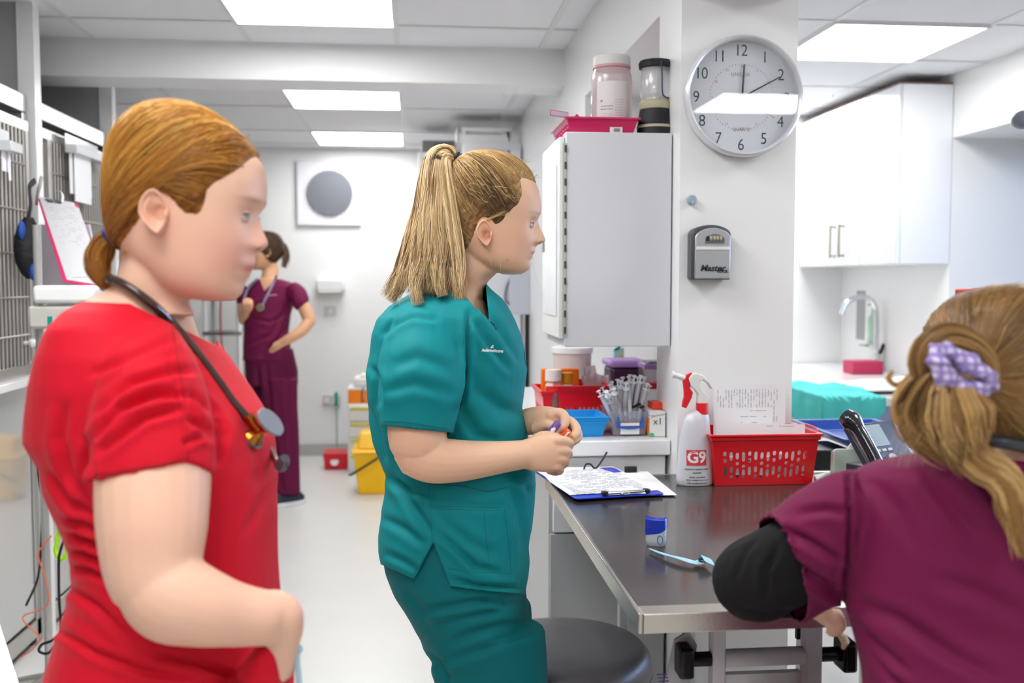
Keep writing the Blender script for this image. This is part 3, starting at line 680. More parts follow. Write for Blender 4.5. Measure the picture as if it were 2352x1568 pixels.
def syringe(base, tip, lab, r=.0055):
    base = np.array(base); tip = np.array(tip); t = thing('syringe', lab, 'syringe', base, group='syringes fanned out in the clear box')
    d = nrm(tip-base); L_ = np.linalg.norm(tip-base)
    MB().tube([base, base+d*L_*.08, base+d*L_*.081, base+d*L_*.86], [r*.3,r*.3,r,r], 8).build('barrel', MSYR, t)
    MB().tube([base+d*L_*.6, base+d*L_*.99, base+d*L_*.991, tip+d*.002], [r*.5,r*.5,r*1.2,r*1.2], 8).tube([base+d*L_*.855, base+d*L_*.87], [r*1.7,r*1.7], 8).build('plunger', mat('syringe_white','f4f4f4',.4), t)
tips = [(1375,898,2.70),(1384,890,2.75),(1393,900,2.68),(1400,884,2.73),(1410,893,2.69),(1405,878,2.78),(1418,872,2.76),(1425,876,2.72),(1430,868,2.78),(1438,880,2.70),(1444,866,2.75),(1452,872,2.79),(1457,864,2.73),(1465,868,2.77),(1472,864,2.72),(1480,868,2.78),(1487,882,2.72),(1493,886,2.76),(1398,915,2.70),(1447,862,2.80)]
words_ = ['leftmost','second','third','fourth','fifth','sixth']
for i, (a_, b_, y_) in enumerate(tips):
    tip = onY(a_, b_, y_); u = (a_-1375)/118; bx_ = x0+.016+(w_-.032)*u
    syringe((bx_, 2.70+.09*((i*7) % 5)/5, ZC+.03+.004*(i % 3)), tip, 'clear white-ended syringe standing in the blue-handled box')
for i, (a_, b_) in enumerate(((1452,935),(1462,930),(1470,936))):
    q = onY(a_, b_, 2.72); tag(MB().cyl(q, q+[.012,.004,.003], .004, n=10).build('stopper_cap', M_BLACK, loc=q), 'small black cap among the syringes in the clear box', 'cap', 'black caps among the syringes')
# carton marked x1
x0 = onY(1493,1000,2.66)[0]; x1 = min(onY(1559,1000,2.66)[0], .686); ch = onY(1525,946,2.66)[2]-ZC
t = thing('carton', 'white carton handwritten x1 at the right end of the counter', 'box', ((x0+x1)/2,2.71,ZC+.001))
MB().box((x0,2.66,ZC+.001), (x1,2.79,ZC+ch)).build('body', mat('carton_cream','e6e3df',.6), t, bevel=.0015)
MB().box((x0-.0012,2.665,ZC+.003), (x0,2.78,ZC+ch*.75)).build('orange_side', mat('orange_print','f08a3a',.6), t)
fm = frontM(((x0+x1)/2,2.6595,ZC)); v, f = text('x1', .026); m = MB().add(v+[0,ch*.62,.0003], f, fm)
for i, (u, w2) in enumerate(((-.028,.02),(.02,.012))): m.box((u,ch*.86-.01*i,.0002), (u+w2,ch*.87-.01*i,.0005), fm)
m.tube([(-.02,ch*.80,.0003),(.03,ch*.97,.0003)], .0004, 5, M=fm)
m.build('writing', M_INK, t, smooth=False)
MB().add(*plate(ell(-.017,ch*.10,.008,.005,14), (), .0006), frontM(((x0+x1)/2,2.6592,ZC))).build('green_logo', mat('logo_green','48b684',.5), t)
def packet(name, x0, y0, x1, y1, Y, dep, lab, cat, mt, lean=0, bevel=.004, z=None, group=None, roll=0):
    a = onY(x0, y1, Y); b = onY(x1, y0, Y); z0 = a[2] if z is None else z
    w_ = (b[0]-a[0]); h_ = b[2]-z0
    return tag(MB().box((-w_/2,-dep/2,0), (w_/2,dep/2,h_), _mat4((0,0,0),(lean,roll,0))).build(name, mt, None, loc=(0,0,0), bevel=bevel), lab, cat, group), (a[0]+b[0])/2, z0
def put(r_, Y): o, x, z = r_; o.location = (x, Y, z); return o
put(packet('pill_carton',1493,921,1541,942,2.74,.06,'small orange-red carton with yellow edge lying on the x1 carton','box',mat('orange_red_card','f0441c',.5), z=ZC+ch+.001,bevel=.001),2.74)
put(packet('leaflet',1488,893,1530,918,2.86,.004,'white folded leaflet leaning behind the small orange carton','leaflet',M_PAPER, lean=-.4, z=ZC+.035,bevel=.0005),2.88)
put(packet('pen_case',1492,880,1522,900,2.95,.04,'dark red case behind the leaflet on the counter','case',mat('dark_red','a80f22',.4), z=ZC+.0005,bevel=.006),2.98)
for k,(a_,cc,lab) in enumerate(((1541,'5a9a50','green'),(1547,'7a5aa8','purple'),(1553,'3b4a90','blue'))):
    p0 = onY(a_,940,2.80); p1 = onY(a_,905-3*k,2.80); p0[2] = ZC+.001
    tag(MB().cyl(p0,p1,.004,n=10).build('marker_pen', mat('pen_'+lab, cc, .4), loc=p0), lab+' pen standing at the right end of the counter', 'pen', 'pens by the pillar')
# red baskets
def basket(name, lab, x0, x1, y0, y1, z, h, taper, holes, mt, group=None, lip=.008, rows=None, cat='basket', bev=0):
    """open plastic basket, wall panels pierced with rounded slots"""
    t = thing(name, lab, cat, ((x0+x1)/2,(y0+y1)/2,z), group=group); m = MB()
    def panel(A, B, A2, B2):             # bottom corners A,B ; top corners A2,B2
        A, B, A2, B2 = map(lambda q: np.array(q, float), (A, B, A2, B2)); w0 = np.linalg.norm(B-A); W2 = np.linalg.norm(B2-A2)
        hs = holes(W2); v, f = plate([(0,0),(1,0),(1,1),(0,1)], [[(x/W2, y/h) for x, y in q] for q in hs], .0)
        n = nrm(np.cross(B-A, A2-A)); vv = np.array([A*(1-x)*(1-y)+B*x*(1-y)+A2*(1-x)*y+B2*x*y for x, y, _ in v])
        k = len(vv); ff = [tuple(q) for q in f]
        # two skins plus edge walls for thickness
        from collections import Counter
        e = Counter()
        for q in ff:
            for i in range(len(q)): e[(q[i], q[(i+1) % len(q)])] += 1
        edges = [(a_, b_) for (a_, b_) in e if (b_, a_) not in e]
        m.add(np.vstack([vv, vv-n*.0022]), ff+[tuple(i+k for i in q[::-1]) for q in ff]+[(a_, b_, b_+k, a_+k)[::-1] for a_, b_ in edges])
    tp = taper; b_ = [(x0+tp,y0+tp,z),(x1-tp,y0+tp,z),(x1-tp,y1-tp,z),(x0+tp,y1-tp,z)]; t_ = [(x0,y0,z+h),(x1,y0,z+h),(x1,y1,z+h),(x0,y1,z+h)]
    for i in range(4): panel(b_[i], b_[(i+1) % 4], t_[i], t_[(i+1) % 4])
    m.box((x0+tp,y0+tp,z), (x1-tp,y1-tp,z+.002))
    m.build('body', mt, t, smooth=False)
    def rc(k, hh): return [(x0-k,y0-k,hh),(x1+k,y0-k,hh),(x1+k,y1+k,hh),(x0-k,y1+k,hh)]
    MB().rings([rc(.001,z+h-.012), rc(lip*.4,z+h-.011), rc(lip*.4,z+h-.002), rc(lip,z+h-.001), rc(lip,z+h+.004), rc(-.002,z+h+.004), rc(-.002,z+h-.012)], cap=False).build('rim', mt, t, smooth=False, bevel=.0012)
    return t
def slots_simple(W_): 
    n = int(W_/.0165); return [ell(.012+(W_-.024)*(i+.5)/n, y, .0042, hh, 12, 2.6) for i in range(n) for y, hh in ((.036,.010),(.016,.006))]
def slots_long(W_):
    n = int(W_/.0135); return [ell(.008+(W_-.016)*(i+.5)/n, .026, .0038, .017, 12, 3) for i in range(n)]
x0 = onY(1284,890,2.95)[0]; x1 = onY(1402,890,2.95)[0]; hb = onY(1340,889,2.95)[2]-ZC
basket('supply_basket','red slotted plastic basket of packets behind the blue trays',x0,x1,2.95,3.15,ZC+.001,hb,.010,slots_simple,M_REDP)
x2 = onY(1246,900,2.98)[0]
basket('supply_basket','small red slotted basket at the left end of the counter',x2,x0-.016,2.98,3.2,ZC+.001,onY(1260,902,2.98)[2]-ZC,.008,slots_long,M_REDP)
# what is in the baskets
def bottle(x, y, z, r, h, lab, capc='white', capm=None, neck=.4, body=None, cat='bottle', group=None, name='bottle'):
    t = thing(name, lab, cat, (x,y,z), group=group); M = _mat4((x,y,z))
    MB().lathe([(.001,0),(r*.95,0),(r,.004),(r,h*.62),(r*.9,h*.68),(r*neck,h*.74),(r*neck,h*.80),(.001,h*.80)],24,M).build('body', body or M_PLW, t)
    MB().lathe([(.001,h*.76),(r*neck*1.35,h*.76),(r*neck*1.3,h*.99),(.001,h)],20,M).build('cap', capm or M_PLW, t)
    return t
put(packet('orange_folder',1244,846,1330,905,3.12,.03,'bright orange folder standing in the left red basket','folder',mat('orange_card','fb7a0a',.5), z=ZC+.006),3.13)
PB = mat('bottle_pinkish', 'eedfd9', .4)
q = onY(1271,905,3.05); bt = bottle(q[0],3.05,ZC+.004,.026,onY(1271,850,3.05)[2]-ZC,'cream plastic bottle in the small red basket',body=PB,neck=.75)
MRB = mat('red_label','e8474a',.5)
q = onY(1268,893,3.02); MB().box((q[0]-.02,3.018,q[2]-.008),(q[0]+.026,3.026,q[2]+.008)).build('sticker',MRB,bt)
q = onY(1304,880,3.05); bottle(q[0],3.06,ZC+.004,.022,onY(1304,858,3.05)[2]-ZC,'white round bottle with gold cap in the red basket',capm=mat('gold_cap','e8a825',.3,metal=.5),neck=.6)
CP = clear('packet_clear','e6dfe2',.6,.15,'fff6f8')
for k, (x0_, y0_, x1_, y1_, ln, rl, lab) in enumerate(((1322,852,1372,900,-.25,.35,'clear sterile packet lying slanted in the red basket'),(1350,840,1386,895,-.15,-.15,'pale crumpled packet standing upright in the red basket'),(1372,862,1400,893,-.1,.0,'small white packet with grey print in the red basket'),(1310,868,1340,900,-.3,-.3,'white packet at the left end of the red basket'))):
    a_ = onY(x0_,y1_,3.04+.02*k); b_ = onY(x1_,y0_,3.04+.02*k); w_ = b_[0]-a_[0]; h_ = b_[2]-(ZC+.02)
    m = MB(); gx = np.linspace(-w_/2,w_/2,7); gz = np.linspace(0,h_,6); v = [(x, .004*math.sin(9*x/w_*2+z*70+k)+0, z) for z in gz for x in gx]
    v2 = [(x, y+.004+.003*math.cos(x*80), z) for x, y, z in v]; n7 = 7
    ff = [(j*7+i, j*7+i+1, j*7+i+8, j*7+i+7) for j in range(5) for i in range(6)]
    m.add(v, ff).add(v2, [q_[::-1] for q_ in ff])
    o = m.build('packet', CP if k != 2 else M_PAPER, None, world=False); o.rotation_euler = (ln, rl, 0); o.location = ((a_[0]+b_[0])/2, 3.04+.025*k, ZC+.02)
    tag(o, lab, 'packet')
# white bucket, purple box, clear tub, coloured packet at the back of the counter
Yb = 3.45; q = onY(1314,850,Yb); ro = (onY(1361,800,Yb)[0]-onY(1268,800,Yb)[0])/2; hz = onY(1314,806,Yb)[2]-ZC
t = thing('white_tub', 'white round tub with lid at the back of the counter under the cabinet', 'tub', (q[0],Yb,ZC))
JM = _mat4((q[0],Yb,ZC+.001)); MB().lathe([(.001,0),(ro*.85,0),(ro*.95,hz),(.001,hz)],36,JM).build('body', mat('tub_pinkish','d8c8c4',.5), t)
MB().lathe([(ro*.95,hz-.006),(ro*1.02,hz-.006),(ro*1.02,hz+.012),(ro*.9,hz+.016),(.001,hz+.016)],36,JM).build('lid', M_PLW, t)
PUR = mat('purple_lid','ab84c8',.4)
Yp = 3.3; a = onY(1404,900,Yp); b = onY(1484,830,Yp)
t = thing('sharps_bin', 'dark purple bin with lilac lid behind the syringes', 'bin', ((a[0]+b[0])/2,Yp+.06,ZC))
MB().box((a[0],Yp,ZC+.001), (b[0],Yp+.14,b[2]-.02)).build('body', mat('dark_purple','3c1038',.4), t, bevel=.012)
MB().box((a[0]-.006,Yp-.006,b[2]-.02), (b[0]+.006,Yp+.146,b[2]+.004)).build('lid', PUR, t, bevel=.01)
Yp = 3.05; a = onY(1482,850,Yp); b = onY(1540,836,Yp)
t = thing('clear_tub', 'tall clear tub with lilac band hanging at the right under the cabinet', 'tub', ((a[0]+b[0])/2,Yp+.05,ZC))
MB().box((a[0],Yp,ZC+.001), (b[0],Yp+.1,ZC+.17)).build('body', clear('tub_clear','8b7a80',.45,.1,'f2eaf2'), t, bevel=.004)
MB().box((a[0]-.002,Yp-.002,b[2]-.016), (b[0]+.002,Yp+.102,b[2])).build('band', PUR, t, bevel=.003)
MB().box((a[0]+.012,Yp+.01,b[2]+.002), (b[0]-.012,Yp+.09,ZC+.175)).build('inner_box', mat('grey_inner','9fa0a4',.5), t)
Yp = 3.5; pk = put(packet('chemical_packet',1407,797,1432,840,Yp,.03,'packet with green and yellow print standing against the alcove wall','packet',mat('packet_teal','b9dcd9',.5), z=ZC+.001),Yp)
_W[pk] = _mat4(pk.location)
a = onY(1410,826,Yp-.017); b = onY(1430,815,Yp-.017)
MB().box((a[0]+.018,Yp-.018,a[2]), (b[0],Yp-.016,b[2])).build('yellow_print',mat('patch_yellow','ead222',.5),pk)
a = onY(1409,806,Yp-.017); MB().add(*plate([(0,0),(.02,.004),(.028,.02),(.01,.012)],(),.001),frontM((a[0],Yp-.0165,a[2]))).build('green_print',mat('patch_green','18866a',.5),pk)
# ------------------------------------------------------------------ exam table
ZT = .895; XT0, XT1, YT0, YT1 = float(onZ(1467,1412,.895)[0]), 1.50, float(onZ(1467,1412,.895)[1]), 2.52
ST = mat('table_steel', 'c9c4ba', .26, metal=.9, bump=.05, bscale=150, var=.08, vscale=12)
t = thing('exam_table', 'dark-topped examination table with steel edging in front of the pillar', 'table', (.9,2.0,0))
MTOP = mat('table_top_dark', '403a38', .2, spec=.5, coat=.15, coatr=.08, bump=.03, bscale=60)
MB().box((XT0+.008,YT0+.040,ZT-.03), (XT1,YT1,ZT)).build('tabletop', MTOP, t, bevel=.001)
m = MB().box((XT0,YT0+.0,ZT-.03), (XT0+.007,YT1,ZT+.002)).box((XT0+.0075,YT0,ZT-.03), (XT1,YT0+.0395,ZT+.001)).box((XT0,YT1+.0,ZT-.03),(XT1,YT1+.01,ZT+.001))
m.build('steel_edge', ST, t, bevel=.0015)
LG = mat('leg_white', 'd9d9dc', .35, coat=.3)
def UP(px0, px1, Y): a = onY(px0,1500,Y); b = onY(px1,1500,Y); return a[0], b[0]
yl = 1.62; xa, xb = UP(1638,1668,yl); xc, xd = UP(1852,1890,yl)
for i,(u0,u1) in enumerate(((xa,xb),(xc,xd))):
    MB().box((u0,yl,.0), (u1,yl+.03,ZT-.04)).build('leg', LG, t, bevel=.003)
    MB().box((u0-.004,yl+.75,.0), (u1-.004,yl+.78,ZT-.04)).build('leg', LG, t, bevel=.003)
z1 = onY(1760,1515,yl)[2]
MB().cyl((xb,yl+.015,z1), (xc,yl+.015,z1), .0155, n=20).build('cross_tube', LG, t)
MB().box((xb,yl+.02,z1-.055), (xc,yl+.035,z1-.032)).build('cross_bar', M_WHITE, t)
for s, u in ((-1, xa), (1, xd)):
    k = MB().cyl((u,yl+.015,z1), (u+s*.034,yl+.015,z1), .0125, n=16); k.build('spindle', M_BLACK, t)
    k = MB().box((u+s*.034-(.0 if s>0 else .026),yl-.01,z1-.027), (u+s*.034+(.026 if s>0 else 0),yl+.04,z1+.027)); k.build('knob', M_BLACK, t, bevel=.006)
m = MB(); x_ = xa-.055
m.add(*plate([(-.085,-.34),(-.03,-.34),(.035,.02),(.02,.045),(-.005,.03)], (), .006), frontM((x_,yl+.03,z1))); m.build('brace_plate', mat('brace_grey','bfc0c2',.4), t, smooth=False)
MB().cyl((x_-.0,yl+.02,z1-.004), (x_+.012,yl+.02,z1-.004), .020, n=20).build('washer', M_CHROME, t)
m = MB()
for i in range(7): m.box((-.036+.0016*i-.0,-.030-.006*i,.0), (-.018+.0016*i,-.028-.006*i,.0006), frontM((x_,yl+.0265,z1)))
m.build('printed_scale', mat('scale_purple','5a4f8a',.5), t, smooth=False)
for px in (1598, 1652): 
    q = onY(px,1460,1.56); MB().tube(spline([(q[0]-.02,1.56,ZT-.062),(q[0],1.56,ZT-.055),(q[0]+.02,1.56,ZT-.06)],8), .004, 6).build('clip', M_BLACK, t)
q = onY(1838,1470,1.7); MB().box((q[0]-.006,1.7,ZT-.14), (q[0]+.008,1.71,ZT-.035)).build('bracket', M_BLACK, t)
MB().box((xa,yl-.05,0), (xd+.1,yl+.85,.04)).build('base', LG, t, bevel=.01)
# ------------------------------------------------------------------ stool
q = P(1290,1480,2.30); sx, sy = q[0], q[1]; SZ = .570; r = .208
t = thing('stool', 'round dark grey padded stool tucked beside the teal trousers', 'stool', (sx,sy,0))
SM = _mat4((sx,sy,0)); MV = mat('vinyl_grey', '625f63', .36, bump=.08, bscale=250)
MB().lathe([(.001,SZ-.105),(r*.80,SZ-.105),(r*.93,SZ-.098),(r*.99,SZ-.075),(r,SZ-.05),(r*.975,SZ-.025),(r*.9,SZ-.008),(r*.75,SZ-.001),(r*.4,SZ+.003),(.001,SZ+.003)],64,SM).build('seat', MV, t)
MB().lathe([(r*.985,SZ-.072),(r*1.003,SZ-.069),(r*.985,SZ-.066)],64,SM,cap=False).build('piping', MV, t)
MB().cyl((0,0,.05),(0,0,SZ-.10),.025,n=20,M=SM).build('column', M_CHROME, t)
for i in range(5):
    a = i*2*PI/5+PI/5; MB().tube([(0,0,.09),(.10*math.cos(a),.10*math.sin(a),.075),(.18*math.cos(a),.18*math.sin(a),.055)],[.02,.016,.012],8,M=SM).build('leg', M_CHROME, t)
    MB().ball((.18*math.cos(a),.18*math.sin(a),.026),.025,12,SM).build('castor', M_BLACK, t)
# ------------------------------------------------------------------ clipboard and paper on the table
def flat(pts, z): return [onZ(x, y, z) for x, y in pts]
t = thing('sheet_of_paper', 'loose white printed sheet under the clipboard', 'paper', onZ(1450,1120,ZT))
q = flat([(1340,1085),(1488,1083),(1555,1137),(1400,1140)], ZT+.0035); v = np.array(q)
MB().add(np.vstack([v, v+[0,0,.0008]]), [(0,1,2,3)[::-1],(4,5,6,7),(0,1,5,4),(1,2,6,5),(2,3,7,6),(3,0,4,7)]).build('sheet', M_PAPER, t, smooth=False)
c0, c1, c2, c3 = [np.array(x) for x in flat([(1322,1148),(1527,1136),(1400,1076),(1228,1084)], ZT+.006)]
ux = nrm(c1-c0); uy = nrm(np.cross([0,0,1], ux)); Wc = .225; Hc = .31
CM = basis(c0+[0,0,0], ux, uy, (0,0,1)) @ Matrix.Shear('XY', 4, (0,0)) if False else basis(c0, ux, uy, (0,0,1))
t = thing('clipboard', 'blue clipboard with printed sheets lying on the table corner', 'clipboard', c0+ux*.11+uy*.12)
BLB = mat('clipboard_blue', '1f3fd0', .3)
uyl = nrm(c3-c0); CM = basis(c0, ux, uy*1.0, (0,0,1)); Ls = float(np.linalg.norm(c3-c0)); sk = float((c3-c0)@ux); Hd = float((c3-c0)@uy); Wc = float(np.linalg.norm(c1-c0))
def SK(x, y): return (x*Wc+sk*y*.25, y*Hd)
m = MB().prism([SK(.0,.03),SK(.02,0),SK(.98,0),SK(1,.03),SK(1,.97),SK(.98,1),SK(.02,1),SK(0,.97)], .003, CM); m.build('board', BLB, t, bevel=.001)
m = MB(); gx = np.linspace(-.01,1.01,9); gy = np.linspace(.10,1.04,9)
vv = []
for y in gy:
    for x in gx:
        p = SK(x, y); vv.append((p[0], p[1], .0036+.0045*(x < .2)*(y > .6)*(.2-x)*5+.002*math.sin(x*5)*y))
ff = [(j*9+i, j*9+i+1, j*9+i+10, j*9+i+9) for j in range(8) for i in range(8)]
m.add(vv, ff, CM).add([(a_,b_,c_+.0009) for a_,b_,c_ in vv], ff, CM); m.build('sheets', M_PAPER, t)
m = MB()
rg = random.Random(3)
for j in range(22):
    y = .10+.038*j; x = .06
    while x < .92:
        w_ = rg.uniform(.02,.12); 
        if rg.random() < .75:
            a_, b_ = SK(x,y); c_, d_ = SK(min(x+w_,.93),y+.009); zz = .0036+.0009+.0006+.002*math.sin(x*5)*y; m.add([(a_,b_,zz),(c_,b_,zz),(c_,d_,zz),(a_,d_,zz)],[(0,1,2,3)],CM)
        x += w_+.015
m.build('print', mat('print_faint','9ea3b5',.7), t, smooth=False)
cl = MB().box((Wc*.34,.004,.004), (Wc*.80,.022,.0075), CM); cl.build('clip', M_CHROME, t, bevel=.002)
MB().cyl((Wc*.33,.008,.010),(Wc*.82,.008,.010),.0035,n=10,M=CM).build('clip_bar', M_CHROME, t)
MB().tube([(Wc*.55+.009*math.cos(a_),-.002+.009*math.sin(a_),.009) for a_ in np.linspace(0,2*PI,20)],.0015,6,M=CM).build('clip_ring', M_CHROME, t)
for u in (.31,.78): MB().box((Wc*u,.004,.004),(Wc*u+.014,.020,.014),CM).build('clip_corner', mat('clip_dark','3a3c40',.3,metal=.7), t, bevel=.002)
q0 = P(1345,1078,2.56); 
t = thing('pen', 'dark ring-ended cable end lying behind the clipboard', 'cable', onZ(1350,1076,ZT+.004))
MB().tube(spline([onY(1341,1078,2.56),onY(1346,1066,2.57),onY(1357,1066,2.575),onY(1364,1074,2.57),onY(1372,1072,2.58),onY(1384,1055,2.59),onY(1394,1038,2.60)],30),.0025,8).build('wire', mat('cable_navy','232c3e',.4), t)
t.name = 'cable_loop'
q = onZ(1452,1081,ZT+.008); MB_o = MB().box((q[0]-.02,q[1]-.006,ZT+.004),(q[0]+.012,q[1]+.006,ZT+.02))
tag(MB_o.build('bulldog_clip', M_BLACK, loc=q, bevel=.002), 'small black clip on the paper behind the clipboard', 'clip')
# ------------------------------------------------------------------ G9 spray bottle
q = onZ(1595,1112,ZT); bx, by = q[0], q[1]; zt_ = lambda y: onY(1595,y,by)[2]-ZT; s = by/2287*1.0
t = thing('spray_bottle', 'white spray bottle marked G9 with red and white trigger on the table', 'spray bottle', (bx,by,ZT))
GM = _mat4((bx,by,ZT+.001)); 
W2 = lambda px: px*s/2
prof = [(W2(84),0),(W2(89),.004),(W2(89),.016),(W2(84),zt_(1060)),(W2(77),zt_(1010)),(W2(70),zt_(985)),(W2(64),zt_(965)),(W2(52),zt_(952)),(W2(36),zt_(945)),(W2(28),zt_(942)),(W2(26),zt_(930))]
MBOT = clear('bottle_milky','e9e9ee',.80,.15,'f4f4fa',.8)
def bsec(r, z, sx=1, off=0): 
    a_ = np.arange(40)*2*PI/40; return np.stack([off+r*sx*np.cos(a_), r*.62*np.sin(a_), np.full(40, z)], 1)
offs = [0,0,0,0,.0,.001,.003,.006,.012,.015,.015]
MB().rings([bsec(.001,0)]+[bsec(r_,z_,1,o_) for (r_,z_),o_ in zip(prof,offs)]+[bsec(.001,prof[-1][1],1,.015)],False,M=GM).build('body', MBOT, t)
zl = zt_(1068); MB().rings([bsec(.001,.003)]+[bsec(r_*.965,z_,1,0) for r_,z_ in ((prof[0][0],.003),(prof[1][0],.006),(prof[2][0],.016),(W2(86),zl))]+[bsec(.001,zl)],False,M=GM).build('liquid', mat('liquid_grey','c6c5d0',.3), t)
zc0 = zt_(951); zc1 = zt_(926)
MB().lathe([(.001,zc0),(W2(31),zc0),(W2(31),zc0+.004),(W2(29),zc1),(.001,zc1)],32,GM@Matrix.Translation((.017,0,0))).build('collar', mat('red_trigger','e8222e',.35), t)
# trigger head in the upright plane, drawn as side outlines with real thickness
def GP(px, py): p = onY(px, py, by); return (p[0]-bx, p[2]-ZT)
def outline(pts, d, mt, nm, bev=.0015):
    poly = [GP(*q_) for q_ in pts]
    return MB().prism(poly, d, basis((bx,by+d/2,ZT),(1,0,0),(0,0,1),(0,-1,0))).build(nm, mt, t, bevel=bev)
WT = mat('sprayer_white','f0f0ec',.35)
outline([(1600,926),(1626,926),(1624,906),(1612,896),(1607,884),(1606,874),(1612,872),(1624,880),(1632,893),(1636,892),(1630,877),(1616,863),(1600,856),(1588,857),(1580,868),(1585,886),(1594,894),(1602,904)], .020, WT, 'sprayer_head', .003)
outline([(1581,884),(1583,862),(1590,856),(1600,860),(1602,872),(1595,878),(1584,884),(1584,893),(1591,899),(1589,912),(1582,926),(1576,937),(1567,935),(1566,927),(1570,915),(1571,900),(1568,885),(1568,872),(1574,862),(1590,855)][:0] or [(1568,872),(1573,862),(1587,855),(1600,862),(1602,873),(1592,875),(1582,879),(1585,893),(1591,900),(1588,912),(1581,926),(1575,937),(1566,934),(1568,922),(1571,912),(1571,898)], .014, mat('red_trigger'), 'trigger', .002)
m = MB(); g0 = GP(1547,860); g1 = GP(1572,868)
m.cyl((g0[0],0,g0[1]),(g1[0],0,g1[1]),.0065,.0075,16,M=_mat4((bx,by,ZT))).cyl((g0[0]-.004,0,g0[1]),(g0[0]+.001,0,g0[1]),.0085,n=16,M=_mat4((bx,by,ZT))); m.build('nozzle', WT, t)
# label
m = MB(); fr = basis((bx,by-.0,ZT),(1,0,0),(0,0,1),(0,-1,0))
def front(px, py):      # point on the bottle front
    p = onY(px,py,by); x = p[0]-bx; z = p[2]-ZT; r_ = np.interp(z,[a_[1] for a_ in prof],[a_[0] for a_ in prof]); return x, z, .62*math.sqrt(max(r_*r_-x*x, 0))
def on_bottle(v, f, mt, nm, lift=.0006):
    out = []
    for x, z, _ in v:
        r_ = np.interp(z,[a_[1] for a_ in prof],[a_[0] for a_ in prof]); out.append((bx+x, by-.62*math.sqrt(max(r_*r_-x*x,1e-9))-lift, ZT+.001+z))
    return MB().add(out, f).build(nm, mt, t, smooth=False)
x0_, z0_, _ = front(1571,1066); x1_, z1_, _ = front(1616,1030); 
gv = [(x, z, 0) for z in np.linspace(z0_,z1_,5) for x in np.linspace(x0_,x1_,12)]; on_bottle(gv, [(j*12+i,j*12+i+1,j*12+i+13,j*12+i+12) for j in range(4) for i in range(11)], mat('label_red','e0404a',.5), 'label')
v, f = text('G9', .038, bold=.0012); v = v*[1.0,1,1]; on_bottle(v+[(x0_+x1_)/2,(z0_+z1_)/2+.0005,0], f, M_PAPER, 'label_letters', .0012)
out = MB()
for s_, py, sz in (('SURFACE DISINFECTANT',1074,.0052),('CLEANER',1082,.0052),('ORDER: 01954 898 78',1092,.0042),('EMAIL: info@g9products.co.uk',1098,.0042),('WEB: www.g9products.co.uk',1105,.0042)):
    v, f = text(s_, sz, bold=.0001); x_, z_, _ = front(1594,py); vv = v+[x_,z_,0]; r0 = []
    for x, z, _ in vv:
        r_ = np.interp(z,[a_[1] for a_ in prof],[a_[0] for a_ in prof]); r0.append((bx+x, by-.62*math.sqrt(max(r_*r_-x*x,1e-9))-.0008, ZT+.001+z))
    out.add(r0, f)
out.build('small_print', M_INK, t, smooth=False)
# ------------------------------------------------------------------ red basket with papers
qa = onZ(1643,1118,ZT); qb = onZ(1864,1112,ZT); yb_ = qa[1]-.004; tp = .010
x0 = qa[0]-tp; x1 = onY(1882,1005,yb_)[0]; hb = onY(1750,1003,yb_-.01)[2]-ZT
def slots_red(W_):
    n = 14; o = []
    pat = [(1,1),(2,0),(1,2),(1,1),(2,0),(1,1),(2,0)]
    for i in range(n):
        x = .022+(W_-.044)*(i+.5)/n; k = i % 4
        r = .0047
        if k == 0: o += [ell(x,.080,r,.006,10,2.4), ell(x,.063,r,.0055,10), ell(x,.036,r,.012,10,2.6)]
        elif k == 1: o += [ell(x,.074,r,.0115,10,2.6), ell(x,.040,r,.008,10,2.4), ell(x,.022,r,.005,10)]
        elif k == 2: o += [ell(x,.074,r,.009,10,2.4), ell(x,.055,r,.0045,10), ell(x,.031,r,.013,10,2.6)]
        else: o += [ell(x,.072,r,.0125,10,2.6), ell(x,.048,r,.0045,10), ell(x,.030,r,.0105,10,2.6)]
    return [q for q in o]
t = basket('paper_basket','large red slotted plastic basket full of papers on the table',x0,x1,yb_,yb_+.17,ZT+.001,hb,.012,slots_red,M_REDP)
MB().tube(spline([(x1+.004,yb_+.02,ZT+hb),(x1+.010,yb_+.05,ZT+hb+.01),(x1+.010,yb_+.12,ZT+hb+.01),(x1+.004,yb_+.15,ZT+hb)],12),.003,8).build('handle', M_REDP, t)
